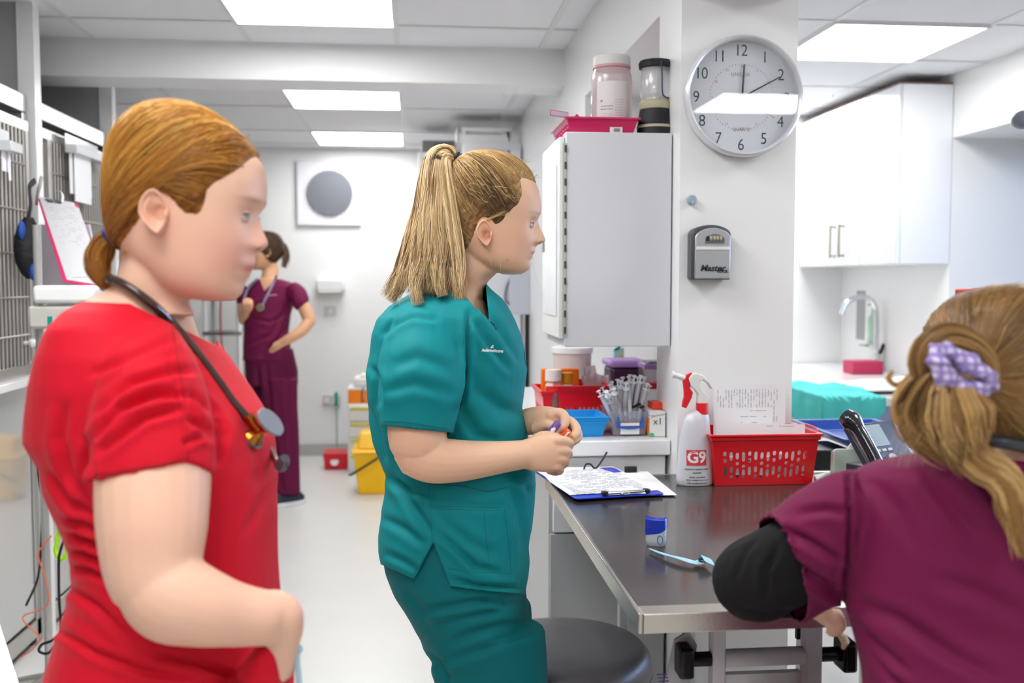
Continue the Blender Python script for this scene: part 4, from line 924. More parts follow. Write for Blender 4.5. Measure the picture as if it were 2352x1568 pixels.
def sheet(name, px0, py0, px1, Y, lab, rows, vert=False, lean=-.12, zb=ZT+.02, seed=1, curl=.004, roll=0):
    a = onY(px0,py0,Y); b = onY(px1,py0,Y); w_ = b[0]-a[0]; h_ = (a[2]-zb)
    t = thing(name, lab, 'paper', ((a[0]+b[0])/2,Y,zb), rot=(lean,roll,0)); m = MB()
    gx = np.linspace(-w_/2,w_/2,9); gz = np.linspace(0,h_,9); v = [(x, curl*math.sin(x*26+z*9), z) for z in gz for x in gx]
    ff = [(j*9+i,j*9+i+1,j*9+i+10,j*9+i+9) for j in range(8) for i in range(8)]
    m.add(v, ff).add([(x,y+.001,z) for x,y,z in v],[q_[::-1] for q_ in ff]); m.build('sheet', M_PAPER, t, world=False)
    m = MB(); rg = random.Random(seed)
    for k in range(rows):
        if vert:
            x = -w_/2+w_*(.06+.86*k/rows); z = h_*.55
            while z < h_*.95:
                l = rg.uniform(.004,.02); z2 = min(z+l,h_*.95)
                if rg.random() < .8: m.add([(x,curl*math.sin(x*26+z*9)-.0006,z),(x+.0012,curl*math.sin(x*26+z*9)-.0006,z),(x+.0012,curl*math.sin(x*26+z2*9)-.0006,z2),(x,curl*math.sin(x*26+z2*9)-.0006,z2)],[(0,1,2,3)])
                z = z2+.003
        else:
            z = h_*(.95-.45*k/rows); x = -w_/2+w_*.45
            while x < w_*.42:
                l = rg.uniform(.005,.03); x2 = min(x+l,w_*.42)
                if rg.random() < .6: m.add([(q_,curl*math.sin(q_*26+z*9)-.0006,zq) for q_, zq in ((x,z),(x2,z),(x2,z+.001),(x,z+.001))],[(0,1,2,3)])
                x = x2+.004
    m.build('print', mat('print_mid','8f9299',.7), t, world=False, smooth=False)
    return t
sheet('sheet_of_paper',1640,886,1806,yb_+.150,'tall printed sheet at the back of the red basket',22,True,-.04,seed=4)
sheet('sheet_of_paper',1648,938,1780,yb_+.06,'shorter white sheet with a round stamp at the front of the red basket',5,False,-.14,seed=8)
sheet('sheet_of_paper',1690,975,1850,yb_+.035,'clear-topped white sheet leaning low in the red basket',2,False,-.10,seed=9,roll=.03)
for i in range(7):
    x = x0+.03+i*.03; tag(MB().box((-.011,-.05,0),(.011,.05,.055+.006*(i%3)),_mat4((0,0,0),(0,.12*((i%3)-1),0))).build('card_box', mat('carton_cream'), loc=(0,0,0), world=False), 'white card box inside the red basket, seen through its slots', 'box', 'white boxes inside the red basket').location = (x, yb_+.085, ZT+.006)
# ------------------------------------------------------------------ jelly pot, blue strip
q = onZ(1507,1252,ZT); r = .0205; h = onY(1507,1184,q[1])[2]-ZT
t = thing('jelly_pot', 'small petroleum jelly pot with blue flip lid on the table', 'pot', (q[0],q[1],ZT))
VM = _mat4((q[0],q[1],ZT+.0005), (0,0,-.5))
def rs(k, z, kx=1, e=3.2): return [(x, y, z) for x, y in ell(0,0,r*kx*k*.98,r*.62*k,28,e)]
MB().rings([rs(.8,0),rs(.95,.004),rs(1,.010),rs(1,h*.55),rs(.97,h*.62)],M=VM).build('body', clear('pot_plastic','d9e4ea',.75,.1,'e8f2fa'), t)
a_ = np.arange(28)*2*PI/28
lid = [np.array([(x, y, h*.50+.008*math.cos(aa*1-.6)+0) for (x, y, _), aa in zip(rs(1.03,0),a_)]), np.array(rs(1.03,h*.88)), np.array([(x,y,h*.97-.5*abs(y)) for x,y,_ in rs(.98,0)]), np.array([(x,y,h*.955-.5*abs(y)) for x,y,_ in rs(.80,0)])]
MB().rings(lid,M=VM).build('lid', mat('pot_blue','1438b4',.25,coat=.3), t)
m = MB(); v, f = plate(ell(.011,.014,.006,.009,20), [ell(.011,.014,.0045,.0072,20)], .0004); m.add([(x,-(r*.64)+.4*abs(x)*0-.0004,y) for x,y,_ in v], f, VM); m.build('label_ring', mat('ring_blue','6d9ad0',.5), t, smooth=False)
q = [np.array(onZ(x,y,ZT+.004)) for x,y in ((1492,1262),(1530,1278),(1570,1290),(1600,1296),(1612,1292),(1632,1304))]
t = thing('paper_strip', 'pale blue curled strip lying in front of the jelly pot', 'strip', q[2])
c = spline(q, 40); m = MB(); T_ = np.gradient(c,axis=0); T_ /= np.linalg.norm(T_,axis=1)[:,None]; N_ = np.cross(T_, [0,0,1]); u = np.linspace(0,1,40); w_ = .006+.016*np.clip(u*2.4,0,1); tw = np.where(u>.75,(u-.75)*3.2,0)
up = np.array([0,0,1.]); z_ = .002+.012*np.exp(-((u-.88)/.07)**2)+.004*np.exp(-((u-.35)/.2)**2)
L1 = c+N_*(w_/2)[:,None]*np.cos(tw)[:,None]+up*(z_+np.sin(tw)*w_/2)[:,None]; L2 = c-N_*(w_/2)[:,None]+up*(z_*.6)[:,None]
vv = np.vstack([L1,L2,L1+[0,0,.0006],L2+[0,0,.0006]]); n=40; ff=[(i,i+1,n+i+1,n+i) for i in range(n-1)]+[(2*n+i,3*n+i,3*n+i+1,2*n+i+1) for i in range(n-1)]
m.add(vv,ff).build('strip', mat('strip_blue','a9dcee',.5), t)
# ------------------------------------------------------------------ desk behind, phone, tissue pack, blue tray
t = thing('side_desk', 'low white desk behind the table right of the pillar', 'desk', (1.3,2.9,0))
MB().box((1.03,2.56,ZT-.06),(1.56,3.2,ZT-.02)).build('desktop', M_WHITE, t, bevel=.003)
for x in (1.06,1.50):
    for y in (2.6,3.14): MB().box((x,y,0),(x+.04,y+.04,ZT-.06)).build('leg', M_STEEL, t)
zd = ZT-.02; a = onY(1868,1085,2.62); b = onY(1925,1036,2.62)
tag(MB().box((a[0],2.64,zd+.001),(b[0]+.05,2.8,b[2])).build('black_box', M_BLACK, loc=(a[0],2.64,zd), bevel=.003), 'black box on the desk behind the red basket', 'box')
a = onY(1868,1036,2.85); b = onY(1985,1010,2.85)
t = thing('blue_tray', 'large blue plastic tray raised on the black box behind the phone', 'tray', (a[0],2.75,b[2]-.03))
def rc(k, h): return [(a[0]+k,2.62+k,h),(b[0]+.1-k,2.62+k,h),(b[0]+.1-k,3.0-k,h),(a[0]+k,3.0-k,h)]
zq = onY(1925,1036,2.62)[2]
MB().rings([rc(.03,zq+.002),rc(0,zq+.03),rc(-.01,zq+.03),rc(-.01,zq+.034),rc(.006,zq+.034),rc(.034,zq+.006)]).build('body', mat('royal_blue','1450b8',.3), t, smooth=False, bevel=.002)
# tissue pack
a = onZ(1880,1112,ZT); 
t = thing('wipes_pack', 'white and green pack of wipes open on the table by the phone', 'pack', (a[0]+.05,a[1]+.02,ZT))
y_ = 2.40; A_ = onY(1905,1098,y_); B_ = onY(1990,1030,y_)
WM = basis((A_[0],y_,ZT+.002),(1,0,0),nrm((.12,.25,1)),nrm((0,-1,.25)))
h_ = (B_[2]-ZT)
m = MB().prism([(0,0),(.085,0),(.088,h_*.9),(.078,h_*.97),(.01,h_*.97),(0,h_*.9)],.02,WM); m.build('flap', mat('wipes_white','dde8e0',.45), t, bevel=.004)
m = MB().prism([(.040,h_*.95),(.074,h_*.93),(.070,h_*1.12),(.056,h_*1.22),(.046,h_*1.08)],.006,WM@Matrix.Translation((0,0,.004))); m.build('wipe', M_PAPER, t, bevel=.002)
g1 = [np.array(onZ(x,y,ZT)) for x,y in ((1868,1104),(1940,1088),(1935,1128),(1882,1122))]
v = np.array(g1); MB().add(np.vstack([v+[0,0,.001],v+[0,0,.016]]),[(3,2,1,0),(4,5,6,7),(0,1,5,4),(1,2,6,5),(2,3,7,6),(3,0,4,7)]).build('pack', M_PLW, t, smooth=False, bevel=.003)
g2 = [np.array(onZ(x,y,ZT+.017)) for x,y in ((1898,1086),(1942,1084),(1930,1122),(1876,1103))]
v = np.array(g2); MB().add(np.vstack([v,v+[0,0,.001]]),[(3,2,1,0),(4,5,6,7),(0,1,5,4),(1,2,6,5),(2,3,7,6),(3,0,4,7)]).build('green_print', mat('print_green','10c988',.4), t, smooth=False)
# desk phone
q = onY(2040,1100,2.25); q[2] = ZT
t = thing('desk_phone', 'dark grey desk phone with screen standing behind the seated shoulder', 'phone', (q[0]+.02,2.28,ZT), rotz=.45)
MP = mat('phone_grey','3b3d44',.35); tilt = math.radians(52)
PM = _mat4((0,0,.03),(tilt,0,0))          # local plate leaning back
MB().box((-.045,-.0,-.02),(.13,.155,0),PM).build('base', MP, t, world=False, bevel=.006)
MB().box((-.04,.05,0),(.10,.20,.1),_mat4((0,0,0))).build('stand', MP, t, world=False, bevel=.004).scale = (1,.5,.55)
hs = [(-.062,-.02,.020),(-.062,.02,.034),(-.062,.075,.038),(-.062,.13,.036),(-.062,.165,.022)]
m = MB().tube(spline(hs,24),np.interp(np.linspace(0,1,24),[0,.15,.3,.7,.85,1],[.02,.024,.015,.015,.026,.022]),14,M=PM); m.build('handset', mat('handset_black','1d1f25',.15,coat=.6), t, world=False)
MB().box((-.022,.085,.0),(.065,.145,.003),PM).build('screen', mat('phone_screen','a9bcc6',.12,coat=.8), t, world=False, bevel=.001)
m = MB()
for i in range(4): m.box((-.02+i*.022,.070,0),(-.004+i*.022,.077,.003),PM)
m.build('soft_keys', mat('key_white','cfd0d4',.4), t, world=False, smooth=False)
MB().cyl((.045,.045,0),(.045,.045,.005),.016,n=24,M=PM).build('round_button', mat('key_white'), t, world=False)
m = MB()
for i in range(3):
    for j in range(3): m.box((-.02+i*.02,.008+j*.018,0),(-.006+i*.02,.018+j*.018,.003),PM)
m.build('keys', mat('key_dark','24262b',.4), t, world=False, smooth=False)
# ------------------------------------------------------------------ right-hand room
ZS = .872
t = thing('wall_cupboard', 'white glossy wall cupboard with handled doors in the right-hand room', 'cupboard', (2.55,5.5,1.46))
a = onY(2058,606,4.9); b = onY(2231,190,4.9); x0, x1, z0, z1 = a[0], 2.748, a[2], min(b[2], 2.40)
MG = mat('cupboard_gloss','d9dcdf',.12,coat=.6,coatr=.04)
MB().box((x0+.02,4.9,z0),(x1,6.19,z1)).build('carcass', mat('cupboard_side','f2f4f8',.35), t, bevel=.003)
dl = (6.19-4.902)/3
for i in range(3):
    d = MB().box((x0,4.902+i*dl,z0+.001),(x0+.018,4.902+(i+1)*dl-.004,z1-.001)).build('door', MG, t, bevel=.002)
    if i == 0: continue
    zm = onX(1917,555,x0)[2]; yh = onX(1938,555,x0)[1] if i == 1 else onX(1918,555,x0)[1]
    m = MB().cyl((x0-.03,yh,zm-.095),(x0-.03,yh,zm+.095),.006,n=10).box((x0-.03,yh-.005,zm-.09),(x0,yh+.005,zm-.08)).box((x0-.03,yh-.005,zm+.08),(x0,yh+.005,zm+.09))
    m.build('handle', mat('handle_bronze','9c8f7c',.3,metal=.8), d)
MB().box((x0+.01,4.91,z1),(x1,6.19,z1+.012)).build('top_edge', mat('top_brown','6a5248',.6), t)
YS = 4.5; XS = onZ(1893,915,ZS)[0]; YS = onZ(1893,915,ZS)[1]
t = thing('sink_unit', 'white sink counter with front panel coloured like bluish window light in the right-hand room', 'counter', (2.3,5.2,0))
MB().box((XS+.04,YS+.02,0),(2.745,6.19,ZS-.04)).build('body', mat('panel_window_tint','9499bd',.45), t)  # bluish light from the window is put into this panel colour
MB().box((XS,YS,ZS-.04),(2.747,6.19,ZS)).build('worktop', M_WHITE, t, bevel=.004)
MB().box((XS+.02,YS+.03,0.0),(XS+.039,6.19,ZS-.045)).build('end_panel', M_WHITE, t, bevel=.002)
MB().box((1.002,5.95,ZS-.03),(XS-.001,6.19,ZS)).build('steel_worktop', M_STEEL, t, bevel=.003)
MB().box((1.002,5.97,ZS-.3),(XS+.02,6.19,ZS-.03)).build('upstand', M_WHITE, t)
ty = 5.6; q = onY(2014,842,ty); tx = q[0]
t = thing('tap', 'tall chrome swan-neck tap at the sink in the right-hand room', 'tap', (tx,ty,ZS))
pt = lambda px, py: onY(px, py, ty)
MB().tube(spline([(tx,ty,ZS+.002),pt(2012,800),pt(2013,740),pt(2010,705),pt(1995,685),pt(1970,683),pt(1945,695),pt(1932,722)],40),.016,14).build('spout', M_CHROME, t)
MB().cyl((tx,ty,ZS+.001),(tx,ty,ZS+.1),.028,.022,20).build('base', M_CHROME, t)
MB().tube([pt(2016,822),pt(2024,805),pt(2030,790)],.011,8).build('lever', M_BLACK, t)
a = onY(2020,780,5.9); b = onY(2056,667,5.9)
t = thing('towel_dispenser', 'grey metal dispenser on the wall behind the tap', 'dispenser', (2.7,5.9,a[2]))
MB().box((a[0],5.85,a[2]),(2.747,5.97,b[2])).build('body', mat('dispenser_grey','a5a5a6',.4), t, bevel=.004)
q = onY(2003,790,5.75); hh = onY(2003,715,5.75)[2]-q[2]
t = thing('soap_bottle', 'green-labelled soap bottle on a bracket beside the tap', 'bottle', q)
JM = _mat4(q); MB().lathe([(.001,0),(.028,0),(.028,hh*.8),(.013,hh*.9),(.013,hh)],20,JM).build('body', mat('soap_green','b9dcc4',.35), t)
MB().cyl((0,0,hh),(0,0,hh+.04),.006,n=8,M=JM).box((-.03,-.006,hh+.035),(.01,.006,hh+.047),JM).build('pump', mat('pump_teal','6fb0ac',.4), t)
t = thing('elbow_arm', 'thin metal dispenser arm above the soap bottle', 'dispenser arm', onY(1990,650,6.1))
MB().tube(spline([onY(2020,672,5.95),onY(2004,660,6.0),onY(1985,645,6.1),onY(1968,640,6.19)],16),.007,8).build('arm', M_STEEL, t)
MB().box((q[0]-.03,5.72,q[2]-.012),(2.69,5.80,q[2]-.002)).build('bracket', M_STEEL, [o for o in bpy.data.objects if o.name == 'soap_bottle'][0])
a = onY(1930,843,5.55); b = onY(2006,828,5.55)
tag(MB().box((a[0],5.38,ZS+.001),(b[0]-.02,5.52,b[2]+.01)).build('storage_box', mat('crimson_box','bb2a55',.45), loc=(a[0],5.45,ZS), bevel=.006), 'crimson box lying on the sink counter left of the tap', 'box')
# teal drape over the corner
t = thing('teal_cloth', 'crumpled teal cloth hanging over the corner of the sink counter', 'cloth', (XS+.1,YS+.2,ZS))
nx, ny = 44, 34; vv = []
for j in range(ny):
    for i in range(nx):
        u = i/(nx-1); w = j/(ny-1)
        x = XS-.16+u*.44; y = YS-.17+w*.70+.05*math.sin(u*7)
        z = ZS+.008+.006*noise.noise(Vector((x*14,y*14,1)))+.03*max(0,noise.noise(Vector((x*6,y*6,4))))
        ov = max(0, YS-.005-y); ol = max(0, XS-.005-x)
        if ov > 0: z -= ov*(.55+.75*max(0,math.sin(u*3.4-.2))); y = YS-.018-.014*abs(math.sin(u*13))*min(1,ov*12)
        if ol > 0: z -= ol*.9; x = XS-.012-.012*abs(math.sin(w*14))*min(1,ol*12)-.02*ol
        vv.append((x,y,z))
ff = [(j*nx+i,j*nx+i+1,(j+1)*nx+i+1,(j+1)*nx+i) for j in range(ny-1) for i in range(nx-1)]
o = MB().add(vv,ff).build('drape', mat('cloth_teal','4fc6c0',.8,bump=.4,bscale=90), t); md = o.modifiers.new('s','SOLIDIFY'); md.thickness=.003; md.offset=1
m = MB(); vv=[]
for j in range(20):
    for i in range(26):
        u=i/25; w=j/19; x=XS+.27+u*.4; y=YS+.12+w*.45; vv.append((x,y,ZS+.02+.05*math.sin(PI*u)*math.sin(PI*w)*(.6+.6*noise.noise(Vector((x*9,y*9,2))))))
ff=[(j*26+i,j*26+i+1,(j+1)*26+i+1,(j+1)*26+i) for j in range(19) for i in range(25)]
o = m.add(vv,ff).build('paper_towels', mat('towel_white','e7e4df',.8,bump=.3,bscale=60), loc=(XS+.4,YS+.3,ZS)); md = o.modifiers.new('s','SOLIDIFY'); md.thickness=.004
tag(o,'crumpled white towels on the sink counter beside the teal cloth','towel')
a = onY(2300,673,2.7); 
tag(MB().box((a[0],2.7,a[2]-.12),(a[0]+.3,2.95,onY(2300,663,2.7)[2])).build('red_crate', mat('red_crate_p','f0403a',.4), loc=(a[0],2.7,a[2]-.12), bevel=.006), 'red box top edge visible behind the seated head', 'box')
t = thing('shelf_rack', 'white rack carrying the red box behind the seated person', 'rack', (a[0]+.15,2.8,0))
for dx in (.0,.28):
    for dy in (0,.22): MB().box((a[0]+dx,2.7+dy,0),(a[0]+dx+.02,2.72+dy,a[2]-.145)).build('post', M_STEEL, t)
MB().box((a[0],2.7,a[2]-.145),(a[0]+.3,2.95,a[2]-.122)).build('shelf', M_WHITE, t)
q = onX(2345,272,2.44) if False else P(2350,275,3.2)
t = thing('round_speaker', 'grey round fitting on the wall at the right edge', 'fitting', q)
MB().ball(q,(.035,.04,.03),20).build('body', mat('fitting_grey','7b8490',.4), t)
MB().cyl(q,(2.755,q[1]+.1,q[2]+.05),.008).build('arm', M_STEEL, t)
# ------------------------------------------------------------------ things hanging on the kennels
WIRE = mat('wire_white','dcdcd8',.4)
def onK(px, py, off=.03): return onX(px, py, -1.45+off)
# pink clipboard hung from the post, facing the aisle and the camera
a = P(92,455,3.62); b = P(182,462,3.55); c = P(150,648,3.40)
t = thing('hanging_clipboard', 'pink clipboard with handwritten sheets hanging from the first white post', 'clipboard', a)
o_ = np.array(P(88,456,3.60)); ex = nrm(np.array(P(195,470,3.50))-o_); ez0 = np.array(P(146,648,3.36))-o_; ez = nrm(ez0); n_ = nrm(np.cross(ex, ez))
ezp = nrm(ez); Wb = .20; Lb = float(np.linalg.norm(ez0))
HM = basis(o_, ex, -ezp, -n_ if n_[1] > 0 else n_)
nn = np.array(HM.to_3x3().col[2]); 
MB().prism([(0,0),(Wb,0),(Wb,-Lb),(0,-Lb)],.003,HM).build('board', mat('board_pink','f0447c',.4), t, smooth=False)
MB().prism([(.012,.008),(Wb*.93,0),(Wb*.99,-Lb*.96),(.025,-Lb*.97)],.0012,HM@Matrix.Translation((0,0,.004))).build('sheets', M_PAPER, t, smooth=False)
MB().prism([(.03,.003),(Wb*.85,-.01),(Wb*1.02,-.03),(Wb*1.05,-Lb*.86),(.06,-Lb*.93)],.0008,HM@Matrix.Translation((0,0,.0065))).build('top_sheet', M_PAPER, t, smooth=False)
m = MB(); rg = random.Random(5)
for k in range(15):
    y = -.035-k*.0145; x = .05
    while x < Wb*.85:
        l = rg.uniform(.006,.03)
        if rg.random() < .7: m.box((x,y,.0076),(min(x+l,Wb*.9),y+.0016,.0078),HM)
        x += l+.006
m.build('handwriting', mat('hand_ink','b9bcc8',.7), t, smooth=False)
m = MB().cyl((.045,-.008,.010),(.125,-.008,.010),.006,n=12,M=HM).box((.05,-.02,.006),(.12,.002,.009),HM); m.build('clip', M_CHROME, t)
MB().tube(spline([(.13,-.01,.01),(.135,.03,.0),(.12,.07,-.02),(.09,.085,-.03)],16),.0035,8,M=HM).build('hook', WIRE, t)
# white folder behind it
t = thing('white_folder', 'white paper folder hanging behind the pink clipboard', 'folder', P(120,600,3.72))
F0,F1,F2,F3 = [np.array(P(x,y,d)) for x,y,d in ((90,515,3.72),(205,515,3.66),(240,690,3.62),(98,700,3.70))]
MB().add([F0,F1,F2,F3,F0+[0,.012,0],F1+[0,.012,0],F2+[0,.012,0],F3+[0,.012,0]],[(0,3,2,1),(4,5,6,7),(0,1,5,4),(1,2,6,5),(2,3,7,6),(3,0,4,7)]).build('folder', mat('folder_grey','d2ced8',.6), t, smooth=False, bevel=.002)
# black and blue bag
t = thing('muzzle_bag', 'black and blue fabric pouch hanging on the nearest kennel door', 'bag', P(62,640,3.72))
m = MB(); 
cs = [(66,500,10,.02),(64,520,22,.03),(62,545,26,.045),(62,575,27,.05),(64,605,25,.045),(68,628,18,.03),(70,640,8,.015)]
a_ = np.arange(20)*2*PI/20; R_ = []
for px,py,w_,dd in cs:
    c_ = np.array(P(px,py,3.54)); rr = w_*3.54/2287; R_.append(c_+np.cos(a_)[:,None]*rr*_r+np.sin(a_)[:,None]*dd*_f)
m.rings(R_); m.build('pouch', mat('bag_black','15161c',.7,bump=.4,bscale=60,bdist=.01), t)
q = np.array(P(50,530,3.50)); MB().ball(q,(.012,.02,.035),12).build('blue_panel', mat('bag_blue','1c48a0',.6), t)
q = np.array(P(77,625,3.51)); MB().ball(q,(.014,.02,.03),12).build('blue_trim', mat('bag_blue'), t)
MB().tube(spline([P(64,505,3.54),P(70,470,3.56),P(68,430,3.60),P(80,415,3.66)],16),.012,8,flat=.4).build('strap', mat('bag_black'), t)
MB().tube(spline([P(96,405,3.6),P(88,440,3.6),P(84,470,3.62)],12),.006,8).build('carabiner', M_STEEL, t)
# infusion pump device on a pole
t = thing('drip_stand', 'grey drip stand with beige pump box behind the red tunic', 'drip stand', (P(112,1480,3.30)[0],P(112,1480,3.30)[1],0))
bx_, by_ = t.location.x, t.location.y
MB().cyl((bx_,by_,.06),(bx_,by_,1.58),.013,n=16).build('pole', mat('pole_grey','b4b4b2',.3,metal=.5), t)
for i in range(5):
    aa = i*2*PI/5+.3; MB().tube([(bx_,by_,.09),(bx_+.09*math.cos(aa),by_+.09*math.sin(aa),.07),(bx_+.17*math.cos(aa),by_+.17*math.sin(aa),.05)],[.016,.013,.011],8).build('leg', M_STEEL, t)
    MB().ball((bx_+.17*math.cos(aa),by_+.17*math.sin(aa),.024),.024,10).build('castor', M_BLACK, t)
q0 = P(92,752,3.25); q1 = P(212,700,3.25)
pm = MB().box((q0[0],by_-.09,q0[2]),(q1[0],by_-.01,q1[2])).build('pump_box', mat('pump_beige','c5c2ba',.4), t, bevel=.01)
q = onY(113,735,by_-.095); MB().box((q[0]-.006,by_-.094,q[2]-.02),(q[0]+.008,by_-.089,q[2]+.012)).build('teal_mark', mat('mark_teal','128e80',.4), pm)
q = onY(182,710,by_-.095); MB().box((q[0]-.02,by_-.093,q[2]-.006),(q[0]+.03,by_-.089,q[2]+.006)).build('display', mat('mark_mint','9fd8d0',.4), pm)
q0 = P(140,695,3.22); q1 = P(232,655,3.22)
MB().box((q0[0]-.06,by_-.10,q0[2]),(q1[0],by_+.02,q1[2])).build('upper_housing', M_PLW, t, bevel=.012)
# lime slip leads
LIME = mat('lime_rope','b4ea14',.6,bump=.4,bscale=150)
def lead(name, pts, d, lab, mt, r=.006, grp=None):
    t = thing(name, lab, 'lead', P(pts[0][0],pts[0][1],d), group=grp); MB().tube(spline([P(x,y,d) for x,y in pts],70),r,8).build('rope', mt, t); return t
L_ = lead('slip_lead', [(128,752),(132,800),(128,860),(130,920),(134,1000),(138,1100),(143,1180),(133,1235),(128,1265),(140,1284),(154,1270),(152,1230),(144,1185)], 3.16, 'lime green slip lead hanging in a loop behind the red tunic', LIME, .0075)
MB().cyl(P(143,1180,3.15),P(142,1215,3.15),.013,n=10).build('stopper', mat('lime_grip','86c83a',.5), L_)
lead('slip_lead', [(146,752),(140,790),(136,840),(140,900),(146,960)], 3.19, 'second lime green lead strap beside the looped one', LIME, .007)
lead('power_cable', [(148,1240),(140,1260),(135,1290),(136,1380),(140,1450),(120,1470),(96,1480),(90,1495),(110,1500),(130,1480)], 3.1, 'black cable hanging below the lime lead', M_BLACK, .0045)
lead('power_cable', [(90,760),(92,900),(95,1000),(88,1080),(96,1150),(94,1260),(86,1330),(60,1390)], 3.3, 'dark cable running down beside the kennel door', M_BLACK, .004)
lead('orange_cable', [(118,1230),(92,1262),(90,1285),(104,1330),(108,1390),(52,1418),(90,1462),(75,1490),(45,1510)], 3.25, 'thin orange cable trailing to the floor by the kennel', mat('cable_orange','e8693c',.5), .0022)
# card holders on the kennels
def holder(px0,py0,px1,py1,lab,X=-1.415):
    a = onX(px0,py1,X); b = onX(px1,py0,X); t = thing('card_holder', lab, 'holder', a, group='white card holders on the kennel doors')
    zt, z0 = onX(px0,py0,X)[2], a[2]; hp = onX(px0,py1-30,X)[2]
    MB().box((X,a[1],z0),(X+.05,b[1],z0+.035)).box((X,a[1],z0),(X+.006,b[1],z0+.08)).build('tray', clear('holder_clear','e8ecee',.7,.1), t, bevel=.003)
    MB().box((X+.01,a[1]+.02,z0+.012),(X+.014,a[1]+(b[1]-a[1])*.7,zt)).box((X+.02,a[1]+.05,z0+.012),(X+.024,a[1]+(b[1]-a[1])*.6,zt-.03)).build('cards', M_PAPER, t, smooth=False)
holder(148,442,224,350,'white card holder with folded cards on the second kennel')
holder(-10,390,20,345,'white card holder cut by the left edge on the nearest kennel')
# white worktop corner at the lower left
a = onZ(45,1568,.75); b = onZ(0,1428,.75)
dv = nrm(np.array([b[0]-a[0], b[1]-a[1], 0])); nv = np.array([-dv[1], dv[0], 0]); 
if nv[0] > 0: nv = -nv
e0 = a-dv*.25; e1 = b+dv*.02
t = thing('side_table', 'white worktop corner at the bottom left edge', 'table', e1)
v = [e0, e1, e1+nv*.5, e0+nv*.5]; v = np.array(v)
MB().add(np.vstack([v-[0,0,.035], v]),[(0,1,2,3),(7,6,5,4),(0,4,5,1),(1,5,6,2),(2,6,7,3),(3,7,4,0)]).build('worktop', M_WHITE, t, smooth=False, bevel=.003)
for k in range(4):
    p_ = v[k]*.9+v.mean(0)*.1; MB().cyl((p_[0],p_[1],0),(p_[0],p_[1],.716),.018).build('leg', M_STEEL, t)
# ------------------------------------------------------------------ tools for figures
def stack(mb, rows, d=None, hb=None, n=40, e=2.2, dd=0):
    """rows (py, x_left, x_right, depth, half depth): upright volume whose outline is read off in the figure's own plane"""
    R_ = []; a = np.arange(n)*2*PI/n; c, s_ = np.cos(a), np.sin(a)
    c = np.sign(c)*abs(c)**(2/e); s_ = np.sign(s_)*abs(s_)**(2/e)
    for r in rows:
        py, xl, xr = r[:3]; dp = r[3] if len(r) > 3 else d; h = r[4] if len(r) > 4 else hb
        a0, a1 = xl, xr
        for _ in range(4):          # the widest sight line over the whole section meets the traced outline
            ct = P((a0+a1)/2, py, dp+dd); w = (a1-a0)/2*dp/F_PX; q = ct+c[:, None]*w*_r+s_[:, None]*h*_f
            if h > 1.2*w or (xr-xl) < 30: break
            x = proj(q)[0]; a0 += (xl-x.min())*.9; a1 += (xr-x.max())*.9
        R_.append(q)
    return mb.rings(R_)
def limb(mb, pts, n=20, m=None, sub=5, cap=True):
    """pts (px, py, depth, radius_px, [side radius m]) -> tapering limb through them"""
    c = np.array([P(p[0], p[1], p[2]) for p in pts]); ra = np.array([p[3]*p[2]/F_PX for p in pts]); rb = np.array([p[4] if len(p) > 4 and p[4] else p[3]*p[2]/F_PX for p in pts])
    N = (len(pts)-1)*sub+1; C = spline(c, N); t = np.linspace(0, len(pts)-1, N); k = np.arange(len(pts))
    A = pchip(k, ra, t) if len(pts) > 2 else np.interp(t, k, ra); B = pchip(k, rb, t) if len(pts) > 2 else np.interp(t, k, rb)
    T = np.gradient(C, axis=0); T /= np.linalg.norm(T, axis=1)[:, None]; R_ = []; a = np.arange(n)*2*PI/n
    if cap:      # rounded ends
        C = np.vstack([C[0]-T[0]*A[0]*.6, C, C[-1]+T[-1]*A[-1]*.6]); A = np.r_[A[0]*.55, A, A[-1]*.55]; B = np.r_[B[0]*.55, B, B[-1]*.55]; T = np.vstack([T[0], T, T[-1]])
    prev = None
    for i in range(len(C)):
        U = np.cross(T[i], _f); l = np.linalg.norm(U)
        U = U/l if l > .25 else (prev-T[i]*(prev@T[i]) if prev is not None else np.cross(T[i], _u)); U /= np.linalg.norm(U)
        if prev is not None and U@prev < 0: U = -U
        prev = U; V_ = np.cross(U, T[i])
        R_.append(C[i]+np.cos(a)[:, None]*A[i]*U+np.sin(a)[:, None]*B[i]*V_)
    return mb.rings(R_)
def dist_seg(px, py, pl):
    """distance in px to a polyline and signed side"""
    best = np.full(len(px), 1e9); side = np.zeros(len(px)); par = np.zeros(len(px))
    for i in range(len(pl)-1):
        (x0, y0), (x1, y1) = pl[i], pl[i+1]; dx, dy = x1-x0, y1-y0; L2 = dx*dx+dy*dy
        t = np.clip(((px-x0)*dx+(py-y0)*dy)/L2, 0, 1); ex, ey = px-(x0+t*dx), py-(y0+t*dy)
        d = np.hypot(ex, ey); m = d < best; best[m] = d[m]; side[m] = np.sign(dx*ey-dy*ex)[m]; par[m] = ((i+t)/(len(pl)-1))[m]
    return best, side, par
